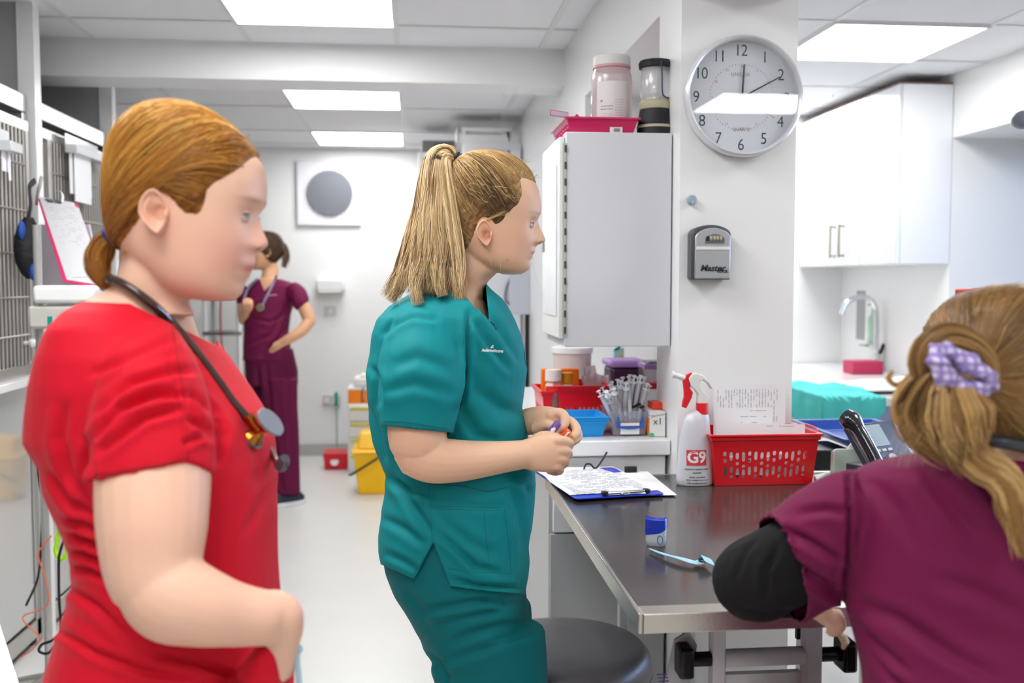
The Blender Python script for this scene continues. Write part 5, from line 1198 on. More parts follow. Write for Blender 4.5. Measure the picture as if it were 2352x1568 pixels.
def folds(mb, cr, dmax, noise_amp=.0015, ns=(9, 9, 14), seed=0, near=True):
    """creases modelled into cloth: (polyline px, depth m, width px)"""
    V = mb.V(); N = mb.N if hasattr(mb, 'N') and len(mb.N) == len(V) else normals(mb)
    px, py, dp = proj(V); fc = np.clip(-(N@_f)*2.2+.35, 0, 1) if near else np.ones(len(V)); fc = fc*(dp < dmax)
    D = np.zeros(len(V))
    for c in cr:
        pl, a, w = c[:3]; d, s_, t = dist_seg(px, py, pl); en = np.sin(np.clip(t, .0, 1)*PI)**.5*.85+.15
        u = d*s_
        D += a*en*(-np.exp(-(u/w)**2)+.55*np.exp(-((u-1.9*w)/(1.3*w))**2)+.35*np.exp(-((u+1.9*w)/(1.3*w))**2))
    if noise_amp:
        o = np.array([noise.noise(Vector((v[0]*ns[0]+seed, v[1]*ns[1], v[2]*ns[2]))) for v in V]); D2 = o*noise_amp
    else: D2 = 0
    mb.v = [V+N*(D*fc+D2)[:, None]]; mb.N = None; mb.N = normals(mb)
    return mb
def carve(mb, cuts, smooth=2):
    """cuts: list of (planes, keep-test). planes (co, no); region = all planes positive -> removed"""
    me = bpy.data.meshes.new('t'); me.from_pydata(mb.V().tolist(), [], mb.f); bm = bmesh.new(); bm.from_mesh(me); bpy.data.meshes.remove(me)
    for planes, region in cuts:
        def sel():
            bm.faces.ensure_lookup_table(); C = np.array([f.calc_center_median() for f in bm.faces]); X_, Y_, D_ = proj(C)
            return [f for f, x, y, d in zip(list(bm.faces), X_.tolist(), Y_.tolist(), D_.tolist()) if region(x, y, d)]
        for co, no in planes:
            fs = sel()
            geo = set(fs); ed = set(e for f in fs for e in f.edges); vs = set(v for f in fs for v in f.verts)
            bmesh.ops.bisect_plane(bm, geom=list(geo)+list(ed)+list(vs), plane_co=Vector(co), plane_no=Vector(no), dist=1e-6)
        kill = []
        for f in sel():
            c = np.array(f.calc_center_median())
            if all((c-np.array(co))@np.array(no) > 0 for co, no in planes): kill.append(f)
        bmesh.ops.delete(bm, geom=kill, context='FACES')
    # drop crumbs
    out = MB(); bm.verts.ensure_lookup_table(); bm.verts.index_update()
    out.add([tuple(v.co) for v in bm.verts], [[v.index for v in f.verts] for f in bm.faces]); bm.free(); out.N = normals(out); return out
def pxplane(a, b, side=1):
    """plane through the eye point and two sight lines, used as a cutting knife; normal towards `side`"""
    n = np.cross(ray(*a), ray(*b)); n /= np.linalg.norm(n); return (CAM, n*side)
def solid(o, th=.0022):
    md = o.modifiers.new('thickness', 'SOLIDIFY'); md.thickness = th; md.offset = -1; return o
def surf_line(tree, pts, r=.0009, lift=.0006, n=None, flat=None):
    pl = spline([(x, y, 0) for x, y in pts], n or max(8, int(sum(math.dist(pts[i], pts[i+1]) for i in range(len(pts)-1))/5)))
    q = [hit(tree, x, y, lift) for x, y, _ in pl]; q = [x for x in q if x is not None]
    q = [q[i] for i in range(len(q)) if i == 0 or np.linalg.norm(q[i]-q[i-1]) < .03]
    return MB().tube(np.array(q), r, 6) if len(q) > 2 else MB()
def clamp(mb, k0, planes, axis):
    """flatten everything added since vertex k0 that lies past the hem planes (co, no, px-test)"""
    V = mb.V(); W_ = V[k0:].copy(); px, py, _d = proj(W_); axis = nrm(axis)
    for co, no, lo, hi in planes:
        h = (W_-np.array(co))@np.array(no); m = (h > 0) & (px >= lo) & (px < hi)
        W_[m] -= (h[m]/(axis@np.array(no)))[:, None]*axis
    V[k0:] = W_; mb.v = [V]; return mb
def open_cap(mb, planes, ctr, axis, R, tol_=.006, cosmin=.8):
    """removes the flat end of a sleeve so that it is hollow"""
    V = mb.V(); F = mb.f; axis = nrm(axis); keep = []
    C = np.array([V[list(f)].mean(0) for f in F]); px, py, dp = proj(C)
    a = V[[f[0] for f in F]]; b = V[[f[1] for f in F]]; c = V[[f[2] for f in F]]; N = np.cross(b-a, c-a); N /= np.linalg.norm(N, axis=1)[:, None]+1e-12
    kill = np.zeros(len(F), bool); rad = np.linalg.norm(np.cross(C-ctr, axis), axis=1)
    for co, no, lo, hi in planes:
        h = (C-np.array(co))@np.array(no); kill |= (abs(h) < tol_) & (N@np.array(no) > cosmin) & (px >= lo) & (px < hi) & (rad < R)
    out = MB(); out.f = [f for f, k in zip(F, kill) if not k]
    from collections import Counter
    e = Counter(); near = set(i for f, k in zip(F, kill) if k for i in f)      # even out the cut edge
    for f in out.f:
        for i in range(len(f)):
            a_, b_ = f[i], f[(i+1) % len(f)]
            if a_ in near and b_ in near: e[(min(a_, b_), max(a_, b_))] += 1
    adj = {}
    for (a_, b_), n_ in e.items():
        if n_ == 1: adj.setdefault(a_, []).append(b_); adj.setdefault(b_, []).append(a_)
    V = V.copy()
    for _ in range(14):
        W_ = {i: V[i]*.4+.6*np.mean([V[j] for j in js], axis=0) for i, js in adj.items() if len(js) == 2}
        for i, p_ in W_.items(): V[i] = p_
    out.v = [V]; out.m = [0]*len(out.f); out.n = len(V); out.N = mb.N; return out
def eye_at(tree, M, sg, ey, z, sink=.0102):
    """centre of an eyeball set behind the lid surface (tree in world space)"""
    o = Vector(tow(M, [[.3, sg*ey, z]])[0]); d = Vector(tow(M, [[0, sg*ey, z]])[0])-o
    h = tree.ray_cast(o, d.normalized()); l = tol(M, [np.array(h[0])])[0] if h[0] is not None else np.array([.09, sg*ey, z])
    return l[0]-sink
def eyes(body, M, root, z, ey=.031, iris='5f7686', lash='5e4030', turn=0, sink=.0100, r=.0118):
    tree = bvh(body)
    for sg in (-1, 1):
        x = eye_at(tree, M, sg, ey, z, sink); q = tow(M, [[x, sg*ey, z]])[0]; A = np.array(M)[:3, :3]
        fx = nrm(A@np.array([1, sg*.12+turn, -.05])); e = MB().ball(q, r, 24).build('eye', mat('eye_white','cdbfb6',.15,coat=.8), root)
        MB().cyl(q+fx*(r-.0016), q+fx*(r+.0003), .0056, .0046, 18).build('iris', mat('iris_'+iris,iris,.15,coat=1), e)
        up = []; lo = []
        for a in np.linspace(-1.0, 1.05, 14):
            k = math.cos(a*1.35); up.append([x+(r+.0008)*math.cos(a)*.97, sg*(ey+(r+.0008)*math.sin(a)), z+.0008+.0024*k]); lo.append([x+(r+.0005)*math.cos(a)*.96, sg*(ey+(r+.0005)*math.sin(a)), z-.0008-.0013*k])
        # lids: shells hugging the ball above and below the opening
        def lid(edge, zz, h, nm):
            R_ = []
            for w in np.linspace(0, 1, 6):
                R_.append([[x+(p[0]-x)*(1-.0*w)*math.cos(w*1.15)+.0004, p[1]*1.0, p[2]+h*math.sin(w*1.15)] for p in edge])
            v = tow(M, np.concatenate(R_)); n = len(edge); return MB().add(v, [(j*n+i, j*n+i+1, (j+1)*n+i+1, (j+1)*n+i) for j in range(5) for i in range(n-1)])
        for nm, ed, h in (('upper_lid', up, .0085), ('lower_lid', lo, -.0085)):
            m_ = lid(ed, z, h, nm); m_.build(nm, SKIN, e, ang=180, attr=np.repeat(np.array([lin('dcae98')]), len(m_.V()), 0))
        MB().tube(tow(M, up), np.interp(np.linspace(0,1,14),[0,.2,.8,1],[.0003,.0008,.0010,.0003]), 6).build('lashes', mat('lash_'+lash,lash,.6), e)
# ------------------------------------------------------------------ heads
def head_grid(Z, XB, XF, FULL, W, SIG, ze, eye_x, nz=90, nt=120, e=2.25, eye_y=.031, inset=0, feat=True, grow=0, ef=2.75):
    """local frame: x forward, y sideways, z up (m)"""
    z0, z1 = min(Z), max(Z); t = np.linspace(0, 1, nz); z = z0+(z1-z0)*(1-np.cos(t*PI))/2
    o = np.argsort(Z); I = lambda A_: pchip(np.array(Z)[o], np.array(A_)[o], z)
    xb, xf, w = I(XB), I(XF), I(W); zf = np.array([p[0] for p in FULL]); of = np.argsort(zf)
    full = np.interp(z, zf[of], np.array([p[1] for p in FULL])[of], left=np.nan, right=np.nan); ex = np.where(np.isnan(full), 0, full-xf)
    zs = np.array([p[0] for p in SIG]); os_ = np.argsort(zs); sg = np.interp(z, zs[os_], np.array([p[1] for p in SIG])[os_])
    a = np.arange(nt)*2*PI/nt; c, s_ = np.cos(a), np.sin(a); R_ = []
    for i in range(nz):
        xm = xb[i]+(xf[i]-xb[i])*.47; 
        cc = np.sign(c)*abs(c)**(2/e); ss = np.sign(s_)*abs(s_)**(2/e)
        c2 = np.sign(c)*abs(c)**(2/(ef if ef else e)); x = np.where(c > 0, xm+(xf[i]-xm)*c2, xm+(xm-xb[i])*cc); y = w[i]*ss
        if feat:
            fr = np.clip(c*1.6, 0, 1); x = x+ex[i]*np.exp(-(y/sg[i])**2)*fr
            zz = z[i]-ze
            x -= .0065*np.exp(-((abs(y)-eye_y)/.015)**2-(zz/.011)**2)*fr
            x += .0045*np.exp(-((abs(y)-eye_y)/.011)**2-((zz)/.0075)**2)*fr
            x += .003*np.exp(-((abs(y)-.034)/.02)**2-((zz+.035)/.018)**2)*fr      # cheekbone
            x += .0035*np.exp(-((abs(y)-.026)/.02)**2-((zz-.018)/.007)**2)*fr     # brow ridge
            y = y*(1-.02*np.exp(-((zz-.005)/.02)**2)*(c > .3))
        if grow: x = x+grow*cc; y = y+grow*ss
        R_.append(np.stack([x, y, np.full(nt, z[i])], 1))
    return R_, z
def ear_mb(mb, xe, ye, ze, sx, sz, side, M, tilt=.35, lean=-.12):
    """ear as a shaped shell: rim, inner ridge, bowl, lobe. side -1 = towards camera"""
    nr, nt = 16, 56; V = []
    for j in range(nr+1):
        q = j/nr
        for i in range(nt):
            a = i*2*PI/nt
            ox = sx*math.cos(a)*(1+.12*math.cos(2*a)); oz = sz*math.sin(a)
            if math.sin(a) < 0: ox *= (1-.42*abs(math.sin(a))**1.5)
            if math.cos(a) > 0: ox *= .82
            x = ox*q; z = oz*q
            rim = math.exp(-((q-.9)/.09)**2)*(1-.75*max(0, math.cos(a-.25))**2*(math.cos(a) > .2))*(.55+.45*(math.sin(a) > -.6))
            anti = math.exp(-((q-.62)/.11)**2)*max(0, -math.cos(a-.15))**.6*.75
            bowl = -math.exp(-(((x-sx*.12)/(sx*.48))**2+((z+sz*.12)/(sz*.30))**2))
            trag = math.exp(-(((x-sx*.62)/(sx*.18))**2+((z+sz*.15)/(sz*.17))**2))
            lobe = math.exp(-((z+sz*.78)/(sz*.25))**2)*.5
            h = .0066+.0072*rim+.0058*anti+.0150*bowl+.0080*trag+.003*lobe
            if q > .97: h *= .6
            V.append((x, h, z))
    K = len(V)
    Vb = [(x*.92, -.006 if j_ < nr*nt else -.001, z*.92) for j_, (x, h, z) in enumerate(V)]
    f = []
    for j in range(nr):
        for i in range(nt):
            a_, b_ = j*nt+i, j*nt+(i+1) % nt; f.append((a_, b_, b_+nt, a_+nt)); f.append((a_+K, a_+nt+K, b_+nt+K, b_+K))
    for i in range(nt): a_, b_ = nr*nt+i, nr*nt+(i+1) % nt; f.append((a_, b_, b_+K, a_+K))
    v = np.array(V+Vb); ct, st = math.cos(tilt), math.sin(tilt); cl, sl = math.cos(lean), math.sin(lean)
    x, h, z = v[:, 0], v[:, 1], v[:, 2]
    x2, z2 = x*cl+z*sl, -x*sl+z*cl
    out = h+(-x2+sx)*st*.9               # back edge stands off the head
    xx = xe+x2*ct; yy = ye+side*(out-.004)
    if side < 0: f = [q_[::-1] for q_ in f]
    return mb.add(np.stack([xx, yy, ze+z2], 1), f, M)
def mlocal(px0, py0, d, fw=None, up=None):
    o = P(px0, py0, d); fw = _r if fw is None else nrm(fw); up = _u if up is None else nrm(up); y = np.cross(up, fw); y /= np.linalg.norm(y); up = np.cross(fw, y)
    return basis(o, fw, y, up)
def tol(M, v):           # world -> local
    A = np.array(M.inverted()); return np.asarray(v)@A[:3, :3].T+A[:3, 3]
def tow(M, v):
    A = np.array(M); return np.asarray(v)@A[:3, :3].T+A[:3, 3]
def inside(px, py, poly):
    r = np.zeros(len(px), bool); n = len(poly); j = n-1
    for i in range(n):
        xi, yi = poly[i]; xj, yj = poly[j]
        c = ((yi > py) != (yj > py)) & (px < (xj-xi)*(py-yi)/((yj-yi) or 1e-9)+xi); r ^= c; j = i
    return r
def hair_cap(R_, M, poly, T=.004, fall=.012):
    """skull grid raised into a hair shell inside the hair outline (poly in local x,z), sunk under the skin outside it"""
    v = np.concatenate(R_); n = len(R_[0]); x, z = v[:, 0], v[:, 2]; ins = inside(x, z, poly)
    d, _, _ = dist_seg(x, z, list(poly)+[poly[0]]); s_ = np.where(ins, d, -d); t = np.clip((s_+.002)/fall, -1, 1); disp = np.where(t > 0, T*(t*t*(3-2*t))**.7+.0005, .004*t)
    f = []; 
    for i in range(len(R_)-1):
        for j in range(n): a, b = i*n+j, i*n+(j+1) % n; f.append((a, b, b+n, a+n))
    f.append(tuple(range(n))[::-1]); f.append(tuple(range(len(v)-n, len(v))))
    mb = MB().add(v, f); N = normals(mb); w = v+N*disp[:, None]
    return MB().add(w, f, M), s_
def strand_mesh(paths, widths, cols, attr_extra=None):
    """paths list of (n,3); one tapered triangular fibre bundle each; returns MB, colours"""
    mb = MB(); V = []; F = []; Cc = []; k = 0
    for p, w, c in zip(paths, widths, cols):
        n = len(p); T = np.gradient(p, axis=0); T /= np.linalg.norm(T, axis=1)[:, None]+1e-9
        U = np.cross(T, [.3, .5, .8]); U /= np.linalg.norm(U, axis=1)[:, None]+1e-9; W_ = np.cross(T, U)
        t = np.linspace(0, 1, n); ww = (w*np.clip(np.minimum(t*12+.3, (1-t)*5+.12), 0, 1))[:, None]
        for a in (0, 2.094, 4.189): V.append(p+ww*(math.cos(a)*U+math.sin(a)*W_))
        for a_ in range(3):
            b_ = (a_+1) % 3
            F += [(k+a_*n+i, k+b_*n+i, k+b_*n+i+1, k+a_*n+i+1) for i in range(n-1)]
        Cc.append(np.repeat(np.asarray(c)[None], 3*n, 0)); k += 3*n
    mb.v = [np.concatenate(V)]; mb.f = F; mb.m = [0]*len(F); mb.n = k
    return mb, np.concatenate(Cc)
def hair_cols(n, palette, clump):
    """palette of linear colours; clump value 0..1 per strand"""
    pal = np.array([lin(c) for c in palette]); q = np.clip(clump+RNG.normal(0, .13, n), 0, .999)*(len(pal)-1); i = q.astype(int); f = (q-i)[:, None]
    return (pal[i]*(1-f)+pal[np.minimum(i+1, len(pal)-1)]*f)*RNG.uniform(.8, 1.15, (n, 1))
def slerp(a, b, t):
    a = a/np.linalg.norm(a); b = b/np.linalg.norm(b); w = math.acos(np.clip(a@b, -1, 1)); s_ = math.sin(w)
    if s_ < 1e-3: return a
    return (math.sin((1-t)*w)*a+math.sin(t*w)*b)/s_
def scalp_strands(cap, M, c_loc, poly, ends, n=1500, steps=14, lift=(.0005, .003), side_bias=.0, seed=1, retry=(0,.2,.45,-.25,.8), start_filter=None, wob=.002, mid=None):
    """strands from points on the cap, swept over it to the tie"""
    tree = bvh(cap); V = cap.V(); L_ = tol(M, V); ok = np.where(inside(L_[:, 0], L_[:, 2], poly) & (np.arange(len(V)) % 1 == 0))[0]
    if start_filter is not None: ok = ok[start_filter(L_[ok])]
    rg = np.random.default_rng(seed); c = tow(M, [c_loc])[0]; out = []; st = []
    A = np.array(M)[:3, :3]
    PL = list(poly)+[poly[0]]
    pick = rg.choice(ok, n*3)
    for k in pick:
        s0 = V[k]; e0 = ends[rg.integers(len(ends))] if len(ends) > 1 else ends[0]; e = tow(M, [e0])[0]+A@rg.normal(0, .0035, 3)
        d0 = s0-c; d1 = e-c; ly = L_[k][1]; sg = np.sign(ly) or 1
        mdir = slerp(d0, d1, .5)
        if mid is not None: mdir = mdir+A@np.array(mid(L_[k]))
        elif side_bias: mdir = mdir+A@np.array([0, sg*side_bias*max(0, 1-abs(ly)/.06), 0])
        lf = rg.uniform(*lift); ph = rg.uniform(0, 6.3); am = rg.normal(0, wob); md = mdir
        m1 = math.sqrt(mdir@mdir) or 1
        for mz in retry:
            mdir = md+A@np.array([0, 0, mz])*m1; p = []
            DD = [slerp(slerp(d0, mdir, i/(steps-1)), slerp(mdir, d1, i/(steps-1)), i/(steps-1)) for i in range(steps)]
            lq = np.array(tol(M, np.array(DD)*np.linspace(np.linalg.norm(d0), np.linalg.norm(d1), steps)[:, None]+c)); d_, _, _ = dist_seg(lq[:, 0], lq[:, 2], PL)
            if mz != retry[-1] and ((~inside(lq[:, 0], lq[:, 2], poly)) & (d_ > .004))[:-3].any(): continue
            for i, d in enumerate(DD):
                t = i/(steps-1); h = tree.ray_cast(Vector(c), Vector(d), 1.0)
                if h[0] is None: break
                q = np.array(h[0])+d*lf*min(1, t*6+.15)
                p.append(q+np.cross(d, d1/np.linalg.norm(d1))*am*math.sin(t*PI*1.5+ph)*min(1,(1-t)*3))
            if len(p) < steps: continue
            p = np.array(p); l = tol(M, p); d_, _, _ = dist_seg(l[:, 0], l[:, 2], PL); bad = (~inside(l[:, 0], l[:, 2], poly)) & (d_ > .003)
            if bad[:-3].any(): continue
            if d_[0] < .005:          # fine hairs rooted just past the hairline
                p = np.vstack([p[0]-nrm(p[1]-p[0])*rg.uniform(.001, .007)+nrm(p[0]-c)*.0004, p])
            out.append(p); st.append(L_[k]); break
        if len(out) >= n: break
    return out, np.array(st)
def bundle(path, rad, flat, n, steps=26, seed=3, fray=.012, short=.25, wave=.003, twist=.3, wavef=3):
    """free hanging hair along a path (world pts): rad m per point; flat = depth/width ratio"""
    C = spline(path, steps); R0 = np.interp(np.linspace(0, 1, steps), np.linspace(0, 1, len(rad)), rad); rg = np.random.default_rng(seed)
    T = np.gradient(C, axis=0); T /= np.linalg.norm(T, axis=1)[:, None]; U = np.cross(T, _f); U /= np.linalg.norm(U, axis=1)[:, None]+1e-9; Wv = np.cross(U, T)
    out = []; cl = []
    for k in range(n):
        r = math.sqrt(rg.uniform(.03, 1)); a = rg.uniform(0, 2*PI); L_ = 1-short*rg.uniform(0, 1)**2; m = max(6, int(steps*L_)); ph = rg.uniform(0, 6.3); dx, dy = rg.normal(0, 1, 2)
        t = np.linspace(0, 1, steps)[:m]; aa = a+twist*t
        rr = (R0[:m]*r)
        p = C[:m]+(rr*np.cos(aa))[:, None]*U[:m]+(rr*flat*np.sin(aa))[:, None]*Wv[:m]
        ci = int(rg.integers(0, max(2, n//45))); cr_ = np.random.default_rng(seed*1000+ci); ca, cq = cr_.uniform(0, 6.28), math.sqrt(cr_.uniform(0, 1))*.95; kk = .82*np.clip((t-.35)/.65, 0, 1)**1.5
        tgt = C[:m]+(R0[:m]*cq*math.cos(ca))[:, None]*U[:m]+(R0[:m]*cq*flat*math.sin(ca))[:, None]*Wv[:m]
        cw = np.sin(t*(4+3*cq)+ca)*wave*1.2*t; p = p*(1-kk[:, None])+(tgt+cw[:, None]*U[:m])*kk[:, None]
        fr = (t**3)*fray*.45; p = p+(fr*dx)[:, None]*U[:m]+(fr*dy*.6)[:, None]*Wv[:m]
        g = math.floor(a*3.2+r*3)
        p = p+(wave*t*np.sin(t*wavef*PI+g*1.7+ph*.25))[:, None]*U[:m]
        out.append(p); cl.append((math.sin(a*3+g)*.25+.5+.2*math.sin(g*2.3)))
    return out, np.array(cl)
def alar(mb, M, x, z, w=.0105, r=.0062):
    for sg in (-1, 1): mb.ball((x, sg*w, z), (r*1.25, r*.75, r*.85), 14, M)
SKIN = mat('skin', 'e8bfa6', .48, sss=.12, ssc=.012, attr='tint', bump=.05, bscale=600, bdist=.0008, spec=.35)
HAIR = mat('hair', 'a87a40', .38, attr='tint', spec=.45)
HAIRC = mat('hair_under', 'a87a40', .6, attr='tint', spec=.25, bump=.2, bscale=300)
def skin_tint(V, base, feats, M):
    """skin colour: lips, flushed cheeks, ears, brows, darker over the eyes; nostril shade painted in"""
    L_ = tol(M, V); b = np.array(lin(base)); C = np.repeat(b[None], len(V), 0)
    mott = np.array([noise.noise(Vector(v)*18) for v in V])*.055; C = C*(1+mott[:, None]*np.array([.4, 1, 1]))
    for c, (x, y, z), (sx, sy, sz), k in feats:
        ys = abs(L_[:, 1]) if y >= 0 else L_[:, 1]
        g = k*np.exp(-((L_[:, 0]-x)/sx)**2-((ys-y)/sy)**2-((L_[:, 2]-z)/sz)**2); C = C*(1-g[:, None])+np.array(lin(c))*g[:, None]
    return np.clip(C, 0, 1)
# ------------------------------------------------------------------ woman in the red tunic
def make_red():
    D = 1.25; s = D/F_PX; hx, hy = 420., 470.; M = mlocal(hx, hy, D)
    X = lambda px: (px-hx)*s
    Zf = lambda py: (hy-py)*s
    def wo(poly): return [(X(x), Zf(y)) for x, y in poly]
    rows = [ # py, back, front(base face), half width
        (250,372,425,.012),(256,345,450,.032),(266,318,480,.046),(290,290,520,.060),(322,266,556,.069),(362,254,583,.074),(400,250,597,.0765),(430,248,600,.077),
        (463,248,597,.076),(490,250,592,.0745),(520,254,586,.072),(545,260,582,.069),(570,270,578,.066),(600,290,574,.062),(625,315,565,.058),(650,340,556,.052),(668,370,549,.045),(680,400,540,.037),(689,440,530,.024)]
    Z = [Zf(r[0]) for r in rows]; XB = [X(r[1]+14) for r in rows]; XF = [X(r[2]) for r in rows]; W = [r[3] for r in rows]
    full = [(250,425),(290,520),(322,556),(362,592),(386,605),(424,610),(449,609.5),(463,607),(478,600),(489,596),(500,596),(515,600),(530,606),(545,612),(555,617),(562,618),(569,613),(574,603),(578,592),(589,586),(600,585),(610,585),(616,581),(620,573),(624,573),(632,574),(640,566),(648,559),(658,558),(668,557),(678,551),(684,541),(689,531)]
    FULL = [(Zf(a), X(b)) for a, b in full]
    SIG = [(Zf(a), b) for a, b in ((250,.06),(420,.05),(463,.030),(489,.009),(520,.0095),(545,.013),(562,.0155),(572,.0165),(580,.012),(600,.018),(622,.022),(640,.022),(660,.022),(689,.02))]
    R_, z = head_grid(Z, XB, XF, FULL, W, SIG, Zf(503), 0, eye_y=.0248)
    mb = MB(); mb.rings([r for r in R_], True, True, M)
    alar(mb, M, X(592), Zf(567))
    # neck, shoulders and an inner trunk that the tunic hangs on
    stack(mb, [(535,268,440),(575,277,462),(610,275,452),(640,266,440),(665,248,436),(690,222,434),(705,206,440),(725,190,450)], 1.255, .052)
    stack(mb, [(675,240,420,1.27,.06),(700,212,418,1.28,.09),(730,195,420,1.29,.125),(775,180,430,1.30,.150),(850,165,480,1.30,.14),(1000,150,560,1.30,.13),(1150,190,560,1.30,.10)])
    # near arm: upper arm, elbow, forearm, hand going into the pocket
    limb(mb, [(345,860,1.19,80),(350,980,1.15,108),(352,1085,1.122,128),(350,1200,1.10,124),(352,1290,1.09,112),(366,1350,1.085,102)])
    limb(mb, [(364,1335,1.088,98),(396,1370,1.082,104),(470,1396,1.085,89),(540,1411,1.10,73),(600,1418,1.115,64),(632,1420,1.125,62,.024)])
    limb(mb, [(600,1416,1.118,60,.024),(634,1418,1.125,63,.024),(648,1440,1.132,50,.022),(644,1480,1.142,42,.020),(636,1540,1.155,38,.018)])
    limb(mb, [(640,1378,1.125,22),(664,1392,1.13,24),(674,1420,1.135,19),(672,1460,1.145,15),(662,1500,1.155,14)])           # thumb edge
    for k, (dx, dd) in enumerate(((0,0),(-14,.004),(-28,.008),(-40,.012))): limb(mb, [(648+dx,1490,1.15+dd,14),(645+dx,1540,1.16+dd,14),(640+dx,1590,1.165+dd,12)])
    # far arm, bent to the other pocket behind the body
    limb(mb, [(385,890,1.44,50),(400,1000,1.46,80),(400,1150,1.47,80),(405,1230,1.47,72),(450,1290,1.46,64),(520,1330,1.44,52),(560,1360,1.42,44),(570,1400,1.41,36)])
    body = fuse(mb, .0030, 4)
    for sg in (-1, 1): ear_mb(body, X(410), sg*.0735, Zf(505), 30*s, 50*s, sg, M, .30, -.10)
    body.N = None
    C = skin_tint(body.V(), 'eebfa4', [
        ('c96f6b', (X(577), 0, Zf(619)), (.014, .021, .0060), .95), ('dd8f84', (X(560), .045, Zf(585)), (.045, .03, .028), .5),
        ('e09078', (X(409), .08, Zf(505)), (.018, .02, .028), .5), ('dc8f86', (X(612), 0, Zf(560)), (.012, .014, .012), .35),
        ('8a5a3c', (X(600), .030, Zf(466)), (.020, .022, .0032), .75), ('7d3f35', (X(597), .0085, Zf(573)), (.005, .0045, .0025), .9), ('b98a78', (X(600), .030, Zf(492)), (.014, .012, .006), .35)], M)  # dark nostril spots paint the shade inside the nose openings
    root = thing('person', 'woman in red tunic with ginger ponytail and brown stethoscope, hand in pocket', 'person', (float(P(380,1000,1.30)[0]), float(P(380,1000,1.30)[1]), 0))
    body.build('body', SKIN, root, ang=180, attr=C)
    eyes(body, M, root, Zf(503), .0245)
    # hair
    poly = wo([(650,300),(618,340),(603,362),(585,392),(560,415),(530,432),(508,452),(499,476),(488,500),(473,503),(458,488),(440,466),(415,451),(388,462),(378,497),(356,524),(325,552),(283,578),(240,592),(170,590),(170,190),(650,190)])
    Rc, _z = head_grid(Z, XB, XF, FULL, W, SIG, Zf(503), 0, nz=80, nt=110, feat=False)
    cap, sd = hair_cap(Rc, M, poly, T=.0048, fall=.014)
    pal = ['5a3412','82501c','a86c26','c98a38','e6b45c']
    cv = tol(M, cap.V()); cl = np.clip(.38+.25*np.array([noise.noise(Vector((v[0]*12, v[1]*30, v[2]*50))) for v in cv])+.9*np.clip(cv[:, 2]-.05, 0, .06)/.1, 0, 1)  # paler towards the crown: highlight from above painted into the hair tint
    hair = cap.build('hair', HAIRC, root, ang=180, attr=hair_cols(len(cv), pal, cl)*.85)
    tie = (X(272), 0, Zf(545))
    pa, st = scalp_strands(cap, M, (X(400), 0, Zf(440)), poly, [tie], n=3000, steps=16, side_bias=.55, seed=4, wob=.003)
    cl = np.array([.45+.35*noise.noise(Vector((q[0]*14, q[1]*18, q[2]*30)))+.35*max(0, q[2]-.05)/.06 for q in st])  # strands carry the same painted crown highlight
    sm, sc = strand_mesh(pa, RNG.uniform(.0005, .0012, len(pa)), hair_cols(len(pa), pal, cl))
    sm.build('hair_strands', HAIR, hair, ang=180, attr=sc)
    # low ponytail
    pth = [P(268,546,1.255), P(244,556,1.25), P(228,585,1.25), P(226,618,1.25), P(236,645,1.25), P(252,662,1.255)]
    b1, c1 = bundle(pth, [.010,.015,.0175,.0165,.0115,.004], .95, 700, seed=8, fray=.004, wave=.0015)
    mb2, cc = strand_mesh(b1, RNG.uniform(.0005,.0010,len(b1)), hair_cols(len(b1), pal, c1))
    mb2.build('ponytail_strands', HAIR, hair, ang=180, attr=cc)
    core = MB().tube(spline(pth, 20), np.interp(np.linspace(0,1,20),[0,.2,.4,.6,.8,1],[.009,.0135,.016,.015,.010,.003]), 16)
    core.build('ponytail', HAIRC, hair, ang=180, attr=np.repeat(np.array([lin('8a5a24')]), len(core.V()), 0))
    tq = np.array(P(257,549,1.252)); ax = nrm(np.array(P(268,540,1.252))-np.array(P(246,558,1.252))); u1 = nrm(np.cross(ax, _f)); 
    MB().tube([tq+.0125*(math.cos(a)*u1+math.sin(a)*_f) for a in np.linspace(0, 2*PI, 28)], .0042, 8).build('hair_tie', mat('tie_navy','27356e',.7), hair)
    # loose short hairs at hairline and nape
    rg = np.random.default_rng(5); lo = []
    for k in range(60):
        px = rg.uniform(285, 600); top = np.interp(px, [285,320,375,420,466,512,553,597],[284,260,246,245,259,279,304,358]); a = P(px, top+3, 1.25+rg.normal(0,.015)); b = P(px+rg.normal(-14,12), top-rg.uniform(2,12), 1.25+rg.normal(0,.015)); c = P(px+rg.normal(-30,16), top-rg.uniform(-2,9), 1.25)
        lo.append(spline([a,b,c], 8))
    for k in range(26):
        px = rg.uniform(285, 370); py = np.interp(px,[285,370],[575,520]); a = P(px,py,1.215+rg.normal(0,.004)); lo.append(spline([a, P(px-8+rg.normal(0,5),py+12,1.205), P(px-16+rg.normal(0,8),py+26,1.205)],7))
    lm, lc = strand_mesh(lo, np.full(len(lo), .00028), hair_cols(len(lo), pal, np.full(len(lo), .75))); lm.build('loose_hairs', HAIR, hair, ang=180, attr=lc)
    # ---------------- tunic
    t = MB()
    stack(t, [(688,214,425,1.27,.062),(700,203,432,1.275,.085),(722,184,438,1.285,.125),(760,163,455,1.295,.160),(820,143,500,1.30,.180),(880,126,543,1.30,.185),(940,112,586,1.30,.182),(1000,103,614,1.30,.178),(1060,97,633,1.30,.172),(1105,99,636,1.30,.166),(1145,112,636,1.30,.160),(1185,138,636,1.30,.155),(1240,160,636,1.30,.152),(1300,167,637,1.30,.154),(1360,154,640,1.30,.160),(1430,128,646,1.30,.170),(1500,103,656,1.30,.180),(1580,78,666,1.30,.188),(1650,70,668,1.30,.19)], e=2.3)
